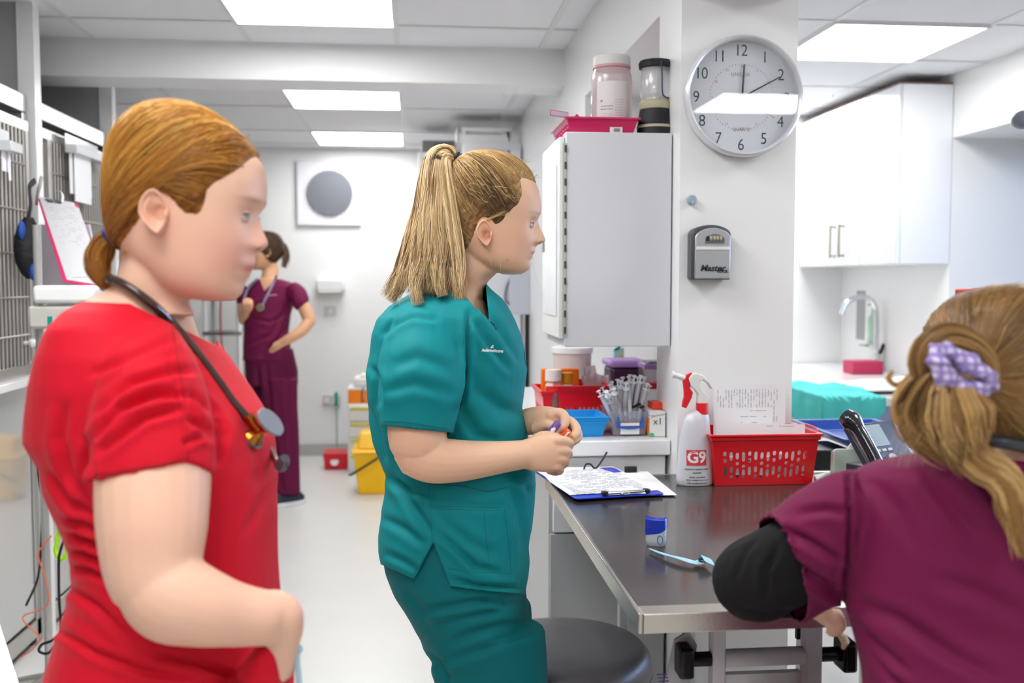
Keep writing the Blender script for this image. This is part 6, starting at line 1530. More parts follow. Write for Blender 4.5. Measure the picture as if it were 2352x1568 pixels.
    ax1 = np.array(P(354,1180,1.115))-np.array(P(351,1040,1.128)); c1_ = P(351,1040,1.128)
    pl1 = [(*pxplane((213,1106),(436,1062),1), -999, 436), (*pxplane((430,1060),(492,1088),1), 436, 999)]
    k0 = len(t.V()); limb(t, [(330,800,1.215,88),(342,880,1.165,118),(350,960,1.14,134),(351,1040,1.128,141),(352,1120,1.12,141),(354,1180,1.115,140)], cap=False); clamp(t, k0, pl1, ax1)
    ax2 = np.array(P(425,1140,1.465))-np.array(P(430,980,1.455)); pl2 = [(P(425,1100,1.465), nrm(ax2), -999, 9999)]
    k0 = len(t.V()); limb(t, [(380,850,1.40,56),(412,905,1.435,78),(430,980,1.455,92),(425,1080,1.465,92),(420,1140,1.465,92)], cap=False); clamp(t, k0, pl2, ax2)
    k0 = len(t.V()); stack(t, [(1440,596,662,1.160,.040),(1480,590,668,1.162,.044),(1520,560,669,1.17,.056),(1570,535,669,1.18,.066),(1640,520,668,1.19,.074)])
    clamp(t, k0, [(*pxplane((590,1477),(674,1500),-1), -999, 9999)], P(600,1440,1.16)-P(600,1600,1.16))
    tn = fuse(t, .0042, 5)
    tn = open_cap(tn, pl1, c1_, ax1, .064); tn = open_cap(tn, pl2, P(425,1080,1.465), ax2, .053)
    cr = [([(215,860),(300,820),(420,770)],.004,9),([(225,950),(300,880),(400,850),(460,850)],.006,10),([(215,1010),(270,940),(360,905),(440,910)],.007,10),([(230,1040),(330,960),(420,935)],.005,9),
          ([(440,900),(470,930),(500,950)],.006,9),([(430,960),(470,985),(505,1010)],.005,8),([(420,1020),(460,1000),(490,1010)],.004,7),([(500,960),(512,1000),(506,1060)],.007,9),([(380,760),(392,840),(415,920),(424,1000),(428,1060)],.002,4),
          ([(205,1010),(205,1060),(215,1110)],.006,9),([(150,930),(140,1010),(160,1090),(215,1170)],.005,12),([(115,1080),(160,1150),(220,1190)],.006,10),
          ([(150,1190),(190,1200),(240,1230)],.005,8),([(160,1225),(200,1240),(245,1265)],.006,8),([(165,1262),(200,1272),(250,1300)],.006,8),([(168,1300),(210,1310),(260,1340)],.005,8),([(160,1350),(220,1390),(300,1470)],.005,10),
          ([(130,1445),(220,1500),(330,1540),(460,1560)],.005,9),([(640,1100),(600,1150),(560,1230)],.002,10),([(350,1500),(460,1530),(560,1568)],.004,10),([(560,960),(590,1050),(600,1150)],.0015,12)]
    cr = [(a_, b_*1.7, c_) for a_, b_, c_ in cr]
    tn = folds(tn, cr, 1.33, .0012, (7,7,9), 3)
    tn = carve(tn, [([pxplane((205,693),(300,697),-1)], lambda x, y, d: y < 790 and x < 300), ([pxplane((296,696),(445,768),-1)], lambda x, y, d: y < 805 and 296 <= x < 500)])
    MR = mat('red_cloth', 'd60c28', .7, spec=.25, sheen=.15, bump=.08, bscale=900, bdist=.0004)
    MR.node_tree.nodes['Principled BSDF'].inputs['Sheen Tint'].default_value = (1,.38,.36,1)
    tu = solid(tn.build('tunic', MR, root, ang=180), .002)
    tr = bvh(tn); sl = MB()
    for pl in ([(392,722),(404,800),(418,880),(428,960),(432,1056)],):
        m_ = surf_line(tr, pl, .0007, .0002); 
        if m_.v: m_.build('shoulder_seam', mat('red_seam','a50c1a',.7), tu, ang=180)
    for off in (12, 15):
        m_ = surf_line(tr, [(216,1106-off),(300,1092-off),(380,1078-off),(430,1062-off)], .0006, .0002)
        if m_.v: m_.build('hem_stitching', mat('red_seam','a50c1a',.7), tu, ang=180)
    # trousers to the floor, shoes
    tm = MB(); zc = P(370,1568,1.30)
    stack(tm, [(1440,150,625,1.30,.150),(1520,110,648,1.30,.172),(1600,90,650,1.30,.180),(1720,90,640,1.30,.185),(1850,110,620,1.30,.185)])
    bx, by = zc[0], zc[1]
    for sg in (-1, 1):
        o = np.array(_f)*sg*.10; o[2] = 0
        b0 = np.array([bx, by, 0])+o
        rr = [(.72,.115,.095),(.55,.09,.085),(.42,.075,.072),(.25,.068,.062),(.10,.066,.060),(.045,.066,.06)]
        aa = np.arange(28)*2*PI/28
        tm.rings([b0+[0,0,zz]+np.cos(aa)[:, None]*ra*np.array(_r)+np.sin(aa)[:, None]*rb*np.array([_f[0],_f[1],0]) for zz, ra, rb in rr])
    tf = fuse(tm, .006, 4); tf.build('trousers', MR, root, ang=180)
    for sg in (-1, 1):
        o = np.array(_f)*sg*.10; o[2] = 0; b0 = np.array([bx, by, 0])+o+np.array(_r)*.05
        A_ = basis(b0, _r, nrm([_f[0],_f[1],0]), (0,0,1))
        MB().rings([[(x*1.0,y*1.0,z0) for x, y in ell(0,0,.13*k,.045*k,24,2.4)] for z0, k in ((0.001,.95),(.015,1),(.03,.98),(.05,.8),(.065,.5))], M=A_).build('shoe', mat('shoe_dark','23242c',.5), root)
    return root, tn, body, M
red_root, red_tunic, red_body, red_M = make_red()
# stethoscope round her neck
def red_steth():
    nv = len(red_tunic.V()); tree = BVHTree.FromPolygons([tuple(x) for x in np.vstack([red_tunic.V(), red_body.V()])], list(red_tunic.f)+[tuple(i+nv for i in f) for f in red_body.f])
    r = .0056
    t = thing('stethoscope', 'dark brown stethoscope with bronze chest piece draped over the red tunic', 'stethoscope', P(400,760,1.15))
    pl = spline([(252,640,0),(275,648,0),(320,676,0),(365,712,0),(410,758,0),(455,812,0),(497,868,0),(535,922,0)], 30); pts = []
    for x, y, _ in pl:
        h = hit(tree, x, y, r+.001)
        pts.append(h if h is not None else None)
    dd = [proj(p[None])[2][0] if p is not None else None for p in pts]
    good = [i for i in range(len(pts)) if dd[i] is not None and dd[i] < 1.36]
    dg = np.interp(np.arange(len(pts)), good, [dd[i] for i in good]); 
    for _ in range(6): dg = np.minimum(np.convolve(np.r_[dg[0], dg, dg[-1]], [.25,.5,.25], 'valid'), dg+.004)
    w = [P(pl[i][0], pl[i][1], dg[i]-.003) for i in range(len(pts))]
    dl = dg[-1]
    w = [P(238,660,1.33), P(240,645,1.29)]+w+[P(560,950,dl+.0), P(582,975,dl)]
    w = spline(w, 80); MB().tube(w, r, 12).build('tubing', mat('tube_brown','3d2a24',.22,coat=.4), t)
    # other side of the yoke, down the far side of the chest
    w2 = spline([P(238,660,1.33), P(262,652,1.38), P(340,690,1.42), P(430,770,1.43), P(520,880,1.40), P(575,960,1.37), P(625,1040,1.31), P(640,1075,1.27)], 40)
    MB().tube(w2, r*.8, 10).build('binaural_tube', mat('steel_tube','a09a94',.2,metal=1), t)
    BZ = mat('bronze','b9732c',.16,metal=1); GR = mat('rim_grey','7c828c',.3)
    c = np.array(P(603,985,dl)); ax = nrm(np.array(P(628,967,dl-.004))-np.array(P(590,1000,dl+.004)))
    def disc(p, r0, th, m_, nm, pr=None): MB().cyl(p-ax*th/2, p+ax*th/2, r0, n=36).build(nm, m_, t, bevel=.0008)
    MB().tube([P(570,955,dl), P(584,975,dl), P(597,990,dl)], [.007,.0075,.006], 14).build('stem', BZ, t)
    MB().tube([c-ax*.018, c-ax*.010, c, c+ax*.008, c+ax*.0125], [.0145,.008,.0065,.010,.0185], 32).build('bell', BZ, t)
    disc(c+ax*.0145, .0205, .004, GR, 'diaphragm_rim'); disc(c-ax*.0195, .0165, .004, mat('rim_dark','4a4744',.4), 'bell_rim')
    e = np.array(P(650,1062,1.26)); MB().tube([P(642,1080,1.27), e-np.array(_u)*-.0], [.003,.004], 10).build('ear_tube', mat('steel_tube'), t)
    MB().tube([P(644,1072,1.262), P(649,1062,1.256), P(655,1052,1.25)], [.0075,.0085,.006], 16).build('ear_tip', mat('ear_tip_grey','4b5058',.25,coat=.5), t)
red_steth()
t = thing('pen_clip', 'pale blue plastic strap hanging from the red trouser pocket', 'strap', P(683,1500,1.16))
MB().tube(spline([P(672,1488,1.155),P(682,1492,1.15),P(682,1520,1.15),P(686,1560,1.15),P(687,1620,1.15)],20), .0035, 10).build('strap', mat('strap_blue','b4d3e2',.4), t)
MB().ball(P(684,1490,1.148), (.006,.006,.006), 14).build('knob', mat('strap_blue'), t)
# ------------------------------------------------------------------ woman in the teal tunic
def make_teal():
    D = 2.02; s = D/F_PX; hx, hy = 1140., 500.; M = mlocal(hx, hy, D)
    X = lambda px: (px-hx)*s
    Zf = lambda py: (hy-py)*s
    def wo(poly): return [(X(x), Zf(y)) for x, y in poly]
    rows = [(353,1098,1128,.014),(357,1082,1150,.034),(366,1062,1176,.050),(382,1044,1200,.062),(405,1030,1222,.071),(430,1024,1235,.0755),(455,1023,1239,.077),(480,1023,1239,.076),(500,1024,1234,.0745),(520,1027,1230,.072),
            (540,1033,1227,.069),(558,1042,1224,.066),(575,1055,1220,.063),(590,1068,1216,.060),(603,1084,1213,.055),(614,1105,1209,.047),(622,1130,1204,.039),(629,1155,1196,.026)]
    Z = [Zf(r[0]) for r in rows]; XB = [X(r[1]) for r in rows]; XF = [X(r[2]) for r in rows]; W = [r[3] for r in rows]
    full = [(353,1128),(382,1200),(405,1222),(416,1228),(438,1238),(455,1241),(470,1243.5),(482,1244),(491,1242),(499,1237),(505,1235),(512,1237),(524,1242),(534,1247),(543,1251),(549,1253.5),(554,1252.5),(558,1246),(561,1236),(566,1230),(574,1229),(578,1230),(582,1226),(585,1221),(588,1224),(592,1223),(597,1217),(603,1217),(610,1219),(617,1216),(623,1209),(629,1199)]
    FULL = [(Zf(a), X(b)) for a, b in full]
    SIG = [(Zf(a), b) for a, b in ((353,.06),(440,.05),(480,.032),(502,.009),(520,.0095),(540,.013),(552,.016),(560,.0165),(566,.012),(575,.018),(586,.022),(597,.022),(612,.022),(629,.02))]
    R_, z = head_grid(Z, XB, XF, FULL, W, SIG, Zf(519), 0)
    mb = MB(); mb.rings(R_, True, True, M); alar(mb, M, X(1232), Zf(556))
    stack(mb, [(545,1036,1150),(575,1030,1145),(605,1020,1150),(628,1010,1140),(645,1000,1122),(665,985,1112),(690,965,1110),(720,945,1120)], 2.03, .053)
    stack(mb, [(655,985,1112,2.04,.06),(690,935,1108,2.04,.11),(730,895,1125,2.04,.155),(790,880,1160,2.04,.15),(900,870,1180,2.04,.14),(1050,900,1190,2.04,.14),(1150,920,1170,2.04,.12)])
    # near arm
    limb(mb, [(965,770,1.89,50),(962,850,1.87,64),(960,930,1.85,70),(958,1000,1.84,68),(955,1035,1.84,60)])
    limb(mb, [(945,1038,1.84,52),(990,1055,1.84,54),(1050,1058,1.85,49),(1110,1054,1.87,42),(1165,1048,1.89,36),(1205,1043,1.905,33,.026)])
    # near hand: back of the hand, knuckles, curled fingers, thumb along the top
    limb(mb, [(1200,1043,1.905,33,.025),(1232,1042,1.91,41,.021),(1262,1040,1.915,45,.019),(1282,1040,1.92,43,.017)])
    for kx, ky, r, a in ((1286,1012,12.5,0),(1290,1034,12.5,1),(1286,1054,11.5,2),(1276,1071,10.5,3)):
        ex = (1307,1304,1297,1286)[a]; 
        limb(mb, [(kx-22,ky,1.912,r),(kx,ky,1.912,r*1.04),(ex-2,ky+4,1.925,r*.96),(ex,ky+10,1.945,r*.9),(ex-12,ky+13,1.962,r*.82),(ex-26,ky+10,1.965,r*.75)], n=14, sub=4)
    limb(mb, [(1222,1018,1.925,17),(1246,1004,1.932,15),(1268,1003,1.94,13),(1284,1008,1.945,11.5),(1292,1014,1.948,9)], n=14)      # thumb
    # far arm and hand
    limb(mb, [(985,780,2.20,45),(985,870,2.22,52),(985,950,2.22,50),(1000,985,2.21,46),(1070,990,2.17,42),(1140,982,2.11,36),(1200,972,2.04,29,.024)])
    limb(mb, [(1195,973,2.045,29,.024),(1225,966,2.02,32,.022),(1256,962,2.0,30,.020),(1280,960,1.99,24,.018)])
    limb(mb, [(1262,955,1.985,13),(1284,948,1.98,12.5),(1297,958,1.972,12),(1296,975,1.965,11),(1284,985,1.96,10),(1274,990,1.955,9)], n=14)        # index
    limb(mb, [(1278,958,2.0,12.5),(1306,966,1.99,12),(1322,980,1.975,11.5),(1324,994,1.965,11),(1316,1003,1.958,10),(1308,1005,1.955,9)], n=14)       # middle
    limb(mb, [(1276,970,2.01,12),(1308,978,2.0,11.5),(1326,992,1.985,11),(1327,1005,1.97,10.5),(1318,1013,1.96,9.5)], n=14)            # ring
    limb(mb, [(1272,980,2.02,11),(1300,992,2.01,10.5),(1318,1004,1.995,10),(1318,1014,1.98,9),(1308,1018,1.97,8)], n=14)              # little
    limb(mb, [(1230,985,1.99,15),(1248,978,1.975,13),(1262,976,1.965,11.5),(1272,982,1.96,10)], n=14)            # thumb
    body = fuse(mb, .0024, 3)
    for sg in (-1, 1): ear_mb(body, X(1117), sg*.0725, Zf(545), 18.5*s, 30*s, sg, M, .30, -.12)
    body.N = None
    V = body.V()
    C = skin_tint(V, 'ebc0a0', [('c8786c', (X(1222), 0, Zf(586)), (.013, .021, .0060), .9), ('dd9a86', (X(1205), .045, Zf(562)), (.045, .03, .028), .4), ('e39374', (X(1117), .08, Zf(545)), (.018, .02, .028), .5),
        ('dc9684', (X(1248), 0, Zf(548)), (.012, .014, .012), .35), ('7d5636', (X(1238), .030, Zf(494)), (.018, .020, .0032), .8), ('7d3f35', (X(1240), .0085, Zf(559)), (.005, .0045, .0025), .9), ('be937c', (X(1228), .031, Zf(510)), (.014, .012, .006), .35), ('8a5a48', (X(1166), -.06, Zf(602)), (.0016, .02, .0016), .8)], M)  # nostril shade painted as dark spots here too
    root = thing('person', 'woman in teal tunic with high blonde ponytail holding a small pen', 'person', (float(P(1060,1000,2.04)[0]), float(P(1060,1000,2.04)[1]), 0))
    body.build('body', SKIN, root, ang=180, attr=C)
    eyes(body, M, root, Zf(519), .0285, iris='6f7f8a', lash='6a4a35')
    # hair
    poly = wo([(1300,380),(1234,404),(1228,417),(1212,416),(1196,414),(1190,424),(1194,440),(1195,458),(1186,478),(1172,486),(1160,500),(1152,516),(1142,522),(1132,512),(1118,506),(1104,508),(1096,522),(1088,545),(1075,570),(1060,592),(1040,605),(980,600),(980,320),(1300,320)])
    Rc, _z = head_grid(Z, XB, XF, FULL, W, SIG, Zf(519), 0, nz=80, nt=110, feat=False)
    cap, sd = hair_cap(Rc, M, poly, T=.0034, fall=.020)
    pal = ['553d26','7a5b39','a07d4f','c9a26a','e8c98c']
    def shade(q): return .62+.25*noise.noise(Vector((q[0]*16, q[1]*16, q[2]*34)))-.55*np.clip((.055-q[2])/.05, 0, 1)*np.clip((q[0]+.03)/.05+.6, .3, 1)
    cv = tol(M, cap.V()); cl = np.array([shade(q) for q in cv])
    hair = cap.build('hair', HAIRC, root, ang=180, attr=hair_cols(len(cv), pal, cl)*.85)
    tie = (X(1048), 0, Zf(372))
    pa, st = scalp_strands(cap, M, (X(1120), 0, Zf(470)), poly, [tie], n=2600, steps=14, seed=14, wob=.003, lift=(.0004,.0022))
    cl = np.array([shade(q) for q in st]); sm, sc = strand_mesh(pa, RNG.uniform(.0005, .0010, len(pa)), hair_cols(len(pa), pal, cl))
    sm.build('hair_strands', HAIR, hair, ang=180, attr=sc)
    # tie
    tq = np.array(P(1050,370,2.02)); ax = nrm(np.array(P(1062,374,2.02))-np.array(P(1036,362,2.02))); u1 = nrm(np.cross(ax, _f)); MT = mat('tie_black','1e2026',.7)
    m_ = MB()
    for o in (-.004, .003): m_.tube([tq+ax*o+(.0135+.001*math.sin(9*a))*(math.cos(a)*u1+math.sin(a)*_f) for a in np.linspace(0, 2*PI, 36)], .0048, 8)
    m_.build('hair_tie', MT, hair)
    # ponytail: several overlapping falls of hair
    pth = [P(1056,373,2.02),P(1044,366,2.02),P(1028,353,2.02),P(1010,362,2.0),P(1004,395,1.985),P(1002,450,1.975),P(994,520,1.965),P(984,590,1.95),P(976,645,1.93),P(968,690,1.92)]
    b1, c1 = bundle(pth, [.010,.013,.019,.027,.034,.042,.050,.057,.066,.074], .62, 2600, seed=21, fray=.018, wave=.005, twist=.1, short=.34, wavef=4)
    lobes = [([(1040,364,2.0),(1022,368,1.98),(1030,450,1.955),(1042,540,1.94),(1052,620,1.925),(1056,662,1.915),(1060,708,1.905)],[.008,.011,.016,.017,.014,.009,.003],420,31),
             ([(1036,360,2.0),(1012,374,1.98),(1004,480,1.95),(1008,570,1.93),(1006,640,1.90),(1018,690,1.885)],[.008,.012,.018,.018,.012,.003],380,32),
             ([(1034,358,2.0),(1006,370,1.98),(985,490,1.95),(975,590,1.925),(955,650,1.90),(963,712,1.875)],[.008,.012,.018,.020,.013,.003],420,33),
             ([(1030,356,2.01),(1002,372,1.99),(965,520,1.96),(940,600,1.95),(915,660,1.94),(890,700,1.93)],[.008,.012,.017,.017,.012,.003],420,34),
             ([(1030,355,2.02),(1000,375,2.0),(950,520,1.99),(925,600,1.985),(900,655,1.98),(884,690,1.97)],[.008,.011,.014,.013,.009,.002],260,35)]
    for pp, rr, nn_, sd_ in lobes:
        b_, c_ = bundle([P(*q) for q in pp], rr, .45, nn_, seed=sd_, fray=.011, wave=.005, short=.38, twist=.2, wavef=4); b1 += b_; c1 = np.r_[c1, c_+.12]
    mb2, cc = strand_mesh(b1, RNG.uniform(.0004,.0009,len(b1)), hair_cols(len(b1), ['735839','9c7c50','c3a170','dfc294','f3deb0'], np.clip(c1,0,1)))
    mb2.build('ponytail_strands', HAIR, hair, ang=180, attr=cc)
    c_ = spline(pth[3:-1], 20); core = MB(); a = np.arange(18)*2*PI/18; rr = np.interp(np.linspace(0,1,20), np.linspace(0,1,6), [.004,.017,.026,.034,.037,.028]); T = np.gradient(c_,axis=0); T /= np.linalg.norm(T,axis=1)[:,None]
    core.rings([c_[i]+np.cos(a)[:,None]*rr[i]*nrm(np.cross(T[i],_f))+np.sin(a)[:,None]*rr[i]*.5*_f for i in range(20)])
    core.build('ponytail', HAIRC, hair, ang=180, attr=np.repeat(np.array([lin('a88450')]), len(core.V()), 0))
    # loose wisps round the temple, crown and by the ear
    rg = np.random.default_rng(25); lo = []; tr_ = bvh(cap)
    def wisp(pts, dd, lift=.006):
        q = []
        for x, y in pts:
            h = hit(tr_, x, y, lift); q.append(h if h is not None and proj(h[None])[2][0] < 2.05 else P(x, y, dd))
        return spline(q, 10)
    for k in range(22):
        x0 = rg.uniform(1085,1190); y0 = rg.uniform(408,480); an = rg.normal(-2.6,.35); l = rg.uniform(14,40); bx = rg.normal(0,6)
        lo.append(wisp([(x0,y0),(x0+math.cos(an)*l*.5+bx*.5,y0+math.sin(an)*l*.5+bx),(x0+math.cos(an)*l,y0+math.sin(an)*l)], 1.95, rg.uniform(.003,.008)))
    for k in range(16): x0 = 1112+rg.uniform(-3,6); lo.append(wisp([(x0,507),(x0+22,496+rg.uniform(-3,3)),(x0+48+rg.uniform(-8,8),486+rg.uniform(-6,6))],1.95,.004))
    for k in range(50):
        px = rg.uniform(1060,1232); top = np.interp(px,[1060,1074,1114,1155,1195,1227],[362,356,351,355,374,408]); a_ = P(px,top+2,2.02+rg.normal(0,.02)); b_ = P(px+rg.normal(6,8),top-rg.uniform(1,7),2.02); c2 = P(px+rg.normal(12,12),top-rg.uniform(-2,7),2.02); lo.append(spline([a_,b_,c2],8))
    for pts in ([(1108,560),(1122,572),(1128,585),(1127,602),(1131,615)],[(1112,573),(1134,578),(1147,595),(1150,620),(1148,632)],[(1126,575),(1125,590),(1127,604)]): lo.append(spline([P(x,y,1.945) for x,y in pts],14))
    for k in range(24): x0 = rg.uniform(1045,1062); lo.append(spline([P(x0,540,1.96),P(x0+rg.normal(2,3),600,1.955),P(x0+rg.normal(3,5),640+rg.uniform(0,30),1.95)],10))
    lm, lc = strand_mesh(lo, np.full(len(lo), .00032), hair_cols(len(lo), pal, np.full(len(lo), .95))); lm.build('loose_hairs', HAIR, hair, ang=180, attr=lc)
    # ---------------- tunic
    t = MB()
    stack(t, [(650,985,1116,2.035,.066),(664,962,1128,2.04,.085),(685,925,1153,2.04,.120),(705,895,1168,2.04,.155),(735,868,1184,2.04,.176),(770,857,1198,2.04,.184),(810,849,1206,2.04,.186),(850,841,1210,2.04,.184),(900,842,1204,2.04,.176),(935,845,1200,2.04,.170),(962,848,1208,2.04,.166),
        (1016,860,1216,2.04,.162),(1055,873,1222,2.04,.162),(1085,885,1230,2.04,.165),(1114,886,1231,2.04,.170),(1163,876,1228,2.04,.180),(1205,872,1223,2.04,.186),(1222,872,1219,2.04,.188),(1255,873,1215,2.04,.190),(1290,880,1217,2.04,.190),(1315,888,1214,2.04,.188),(1345,897,1208,2.04,.182),(1366,910,1202,2.04,.176)], e=2.3)
    c1_ = P(958,960,1.845); ax1 = np.array(P(956,1060,1.84))-np.array(P(964,860,1.86))
    pl1 = [(*pxplane((876,980),(1042,996),1), -999, 9999)]
    k0 = len(t.V()); limb(t, [(975,742,1.95,62),(968,790,1.90,86),(967,850,1.87,99),(963,910,1.855,98),(959,970,1.845,86),(957,1040,1.84,82)], cap=False); clamp(t, k0, pl1, ax1)
    c2_ = P(985,930,2.22); ax2 = np.array(P(985,960,2.22))-np.array(P(985,860,2.22)); pl2 = [(c2_, nrm(ax2), -999, 9999)]
    k0 = len(t.V()); limb(t, [(985,760,2.14,55),(985,820,2.20,68),(985,900,2.22,70),(985,980,2.22,68)], cap=False); clamp(t, k0, pl2, ax2)
    tn = fuse(t, .0045, 4); tn = open_cap(tn, pl1, c1_, ax1, .072); tn = open_cap(tn, pl2, c2_, ax2, .062)
    cr = [([(880,770),(905,745),(945,725),(1000,735)],.005,7),([(858,845),(868,870),(872,930)],.006,7),([(1075,720),(1076,800),(1070,880),(1058,940)],.008,6),([(900,840),(960,820),(1040,850)],.003,14),([(880,900),(950,880),(1040,905)],.003,12),
          ([(1080,720),(1105,760),(1130,800),(1170,850)],.004,8),([(1100,700),(1130,735),(1160,780),(1190,830)],.003,7),([(1080,850),(1100,900),(1150,940),(1205,955)],.004,16),([(1060,940),(1100,1000),(1150,1015)],.006,12),
          ([(893,1090),(930,1130),(960,1180),(990,1225)],.006,10),([(880,1190),(930,1215),(975,1250)],.004,10),([(887,1270),(930,1290),(960,1310)],.004,8),([(905,1105),(950,1130),(1000,1140)],.005,9),
          ([(1010,1190),(1070,1240),(1130,1270)],.003,12),([(1010,1225),(1050,1260),(1090,1300),(1150,1315)],.005,8),([(1150,1090),(1190,1100),(1225,1095)],.004,9),([(850,930),(868,1000),(885,1060)],.005,8),([(1040,1330),(1100,1345),(1190,1350)],.006,6),([(1140,1060),(1180,1085),(1215,1130)],.004,9),
          ([(1170,1100),(1190,1180),(1205,1260)],.003,10),([(1020,1150),(1100,1165),(1160,1160)],.002,9),([(1115,660),(1150,700),(1185,760)],.002,8)]
    cr = [(a_, b_*1.7, c_) for a_, b_, c_ in cr]
    tn = folds(tn, cr, 2.08, .0013, (7,7,9), 9)
    def near(c): return proj(c[None])[2][0] < 2.04
    q = lambda f: f
    # collar V, side slit and hems
    tn = carve(tn, [([pxplane((1000,640),(1065,672),-1)], q(lambda x, y, d: x < 1066 and y < 760 and d < 2.40)),
                    ([pxplane((1062,670),(1098,716),-1), pxplane((1098,716),(1098,600),-1)], q(lambda x, y, d: 1040 < x < 1100 and y < 760 and d < 2.04)),
                    ([pxplane((1096,700),(1104,722),-1)], q(lambda x, y, d: False)),
                    ([pxplane((950,1330),(995,1245),1), pxplane((995,1245),(1036,1352),1)], q(lambda x, y, d: 930 < x < 1050 and 1200 < y < 1480 and d < 2.04)),
                    ([pxplane((880,1298),(952,1330),1)], q(lambda x, y, d: x < 951)), ([pxplane((1034,1346),(1215,1366),1)], q(lambda x, y, d: x > 1000 and y > 1300))])
    # open the neck on the near front: wedge between collar edges
    tn = carve(tn, [([pxplane((1066,672),(1124,737),-1), pxplane((1124,737),(1116,640),-1)], q(lambda x, y, d: 1050 < x < 1128 and y < 745 and d < 2.035))])
    MT_ = mat('teal_cloth', '007f84', .7, spec=.25, bump=.08, bscale=900, bdist=.0004)
    tu = solid(tn.build('tunic', MT_, root, ang=180), .002)
    tr = bvh(tn); SM_ = mat('teal_seam','04646a',.7)
    def seams(lst, nm, r=.00045):
        m_ = MB()
        for pl in lst:
            g = surf_line(tr, pl, r, .0002)
            if g.v: m_.add(g.V(), g.f)
        if m_.v: m_.build(nm, SM_, tu, ang=180)
    seams([[(986,1108),(988,1180),(993,1244)]], 'side_seam'); seams([[(990,1113),(1060,1116),(1120,1128),(1165,1118)]], 'pocket_opening', .0012)
    seams([[(990,1162),(1070,1164),(1150,1166)],[(992,1168),(1070,1170),(1150,1172)]], 'pocket_hem'); seams([[(1112,1172),(1118,1240),(1124,1300)],[(1158,1168),(1168,1240),(1174,1312)],[(1030,1306),(1100,1314),(1178,1316)],[(1178,1168),(1192,1240)]], 'pocket_stitching')
    seams([[(879,966),(930,968),(980,976),(1035,985)],[(879,969),(930,971),(980,979),(1035,988)]], 'sleeve_stitching'); seams([[(1076,724),(1077,800),(1072,870),(1058,940)]], 'armhole_seam', .001)
    seams([[(1040,1352-14),(1100,1358-14),(1200,1364-14)],[(998,1252),(1018,1300),(1036,1345)],[(990,1252),(965,1295),(948,1322)]], 'hem_stitching')
    seams([[(1125,738),(1134,743),(1140,757)]], 'placket', .0022); seams([[(1204,808),(1206,830),(1210,846)],[(1204,808),(1212,808)]], 'chest_pocket_edge', .0012)
    # embroidered name
    def logo(body_, size, px, py, sx=1.0, rot=0):
        v, f = text(body_, size, bold=.012*size*4, space=.9); m_ = MB(); out = []
        for x, y, _ in v:
            X_ = px+(x*math.cos(rot)-y*math.sin(rot))*sx; Y_ = py-(x*math.sin(rot)+y*math.cos(rot)); h = hit(tr, X_, Y_, .0009); out.append(h if h is not None else P(X_, Y_, 1.9))
        m_.add(out, f); return m_
    m_ = logo('AndersonMoores', 9.4, 1131, 805, .80, -.04); v, f = plate([(-4,0),(-1,2),(2,6),(4,4),(2,1),(5,-1),(1,-1),(-2,-3)], (), .0); m_.add([hit(tr, 1130+x, 797-y, .0012) for x, y, _ in v], f)
    m_.build('embroidered_name', mat('thread_white','e9efee',.6), tu, smooth=False)
    # undershirt edge seen in the neck
    m_ = MB().tube([P(1110,690,1.965),P(1114,705,1.96),P(1119,722,1.955),P(1124,735,1.945)], [.001,.003,.003,.001], 8); m_.build('undershirt', mat('under_black','10181a',.8), root)
    # ---------------- trousers
    m = MB()
    stack(m, [(1150,890,1215,2.04,.160),(1215,878,1212,2.04,.176),(1266,880,1210,2.04,.182),(1305,888,1209,2.04,.184),(1349,906,1207,2.04,.182),(1398,940,1212,2.04,.176),(1452,966,1221,2.04,.172),(1480,975,1224,2.04,.170)])
    g = P(1100,1480,2.04); bx, by = g[0], g[1]; fr = np.array([_f[0],_f[1],0])
    aa = np.arange(30)*2*PI/30
    for sg, dx in ((-1, .015), (1, -.01)):
        o = fr*sg*.080
        def ctr(zz, ax): c = np.array([bx,by,0])+o+np.array(_r)*ax; c[2] = zz; return c
        rr = [(.72,.0,.118,.088),(.62,.012,.112,.085),(.52,.02,.100,.082),(.40,.02,.086,.078),(.25,.0,.078,.074),(.12,-.02,.077,.074),(.035,-.03,.078,.074)]
        m.rings([ctr(zz, ax+dx)+np.cos(aa)[:,None]*ra*np.array(_r)+np.sin(aa)[:,None]*rb*fr for zz, ax, ra, rb in rr])
    tf = fuse(m, .005, 4)
    cr = [([(960,1405),(1020,1395),(1100,1380),(1200,1375)],.004,9),([(985,1440),(1060,1420),(1150,1400),(1210,1400)],.003,9),([(1020,1480),(1100,1450),(1190,1430)],.003,10),([(1000,1520),(1080,1500),(1180,1470)],.003,10),([(985,1500),(1010,1530),(1030,1568)],.006,9),([(1090,1380),(1160,1390),(1210,1385)],.004,6),([(930,1350),(960,1390),(985,1450)],.003,10)]
    cr = [(a_, b_*1.7, c_) for a_, b_, c_ in cr]
    tf = folds(tf, cr, 2.06, .0015, (7,7,12), 19)
    tf.build('trousers', mat('teal_trousers', '006e73', .7, spec=.25, bump=.08, bscale=900, bdist=.0004), root, ang=180)
    for sg in (-1, 1):
        b0 = np.array([bx,by,0])+fr*sg*.08+np.array(_r)*.03; A_ = basis(b0, _r, fr, (0,0,1))
        MB().rings([[(x,y,z0) for x, y in ell(0,0,.125*k,.045*k,24,2.4)] for z0, k in ((0.001,.95),(.015,1),(.03,.98),(.05,.8),(.065,.5))], M=A_).build('shoe', mat('shoe_dark'), root)
    return root, tn, body
teal_root, teal_tunic, teal_body = make_teal()
t = thing('pen', 'purple and white rounded pen held in the teal-tunic hands', 'pen', P(1270,985,1.945))
a, b = np.array(P(1256,1004,1.946)), np.array(P(1284,969,1.940)); d_ = nrm(b-a)
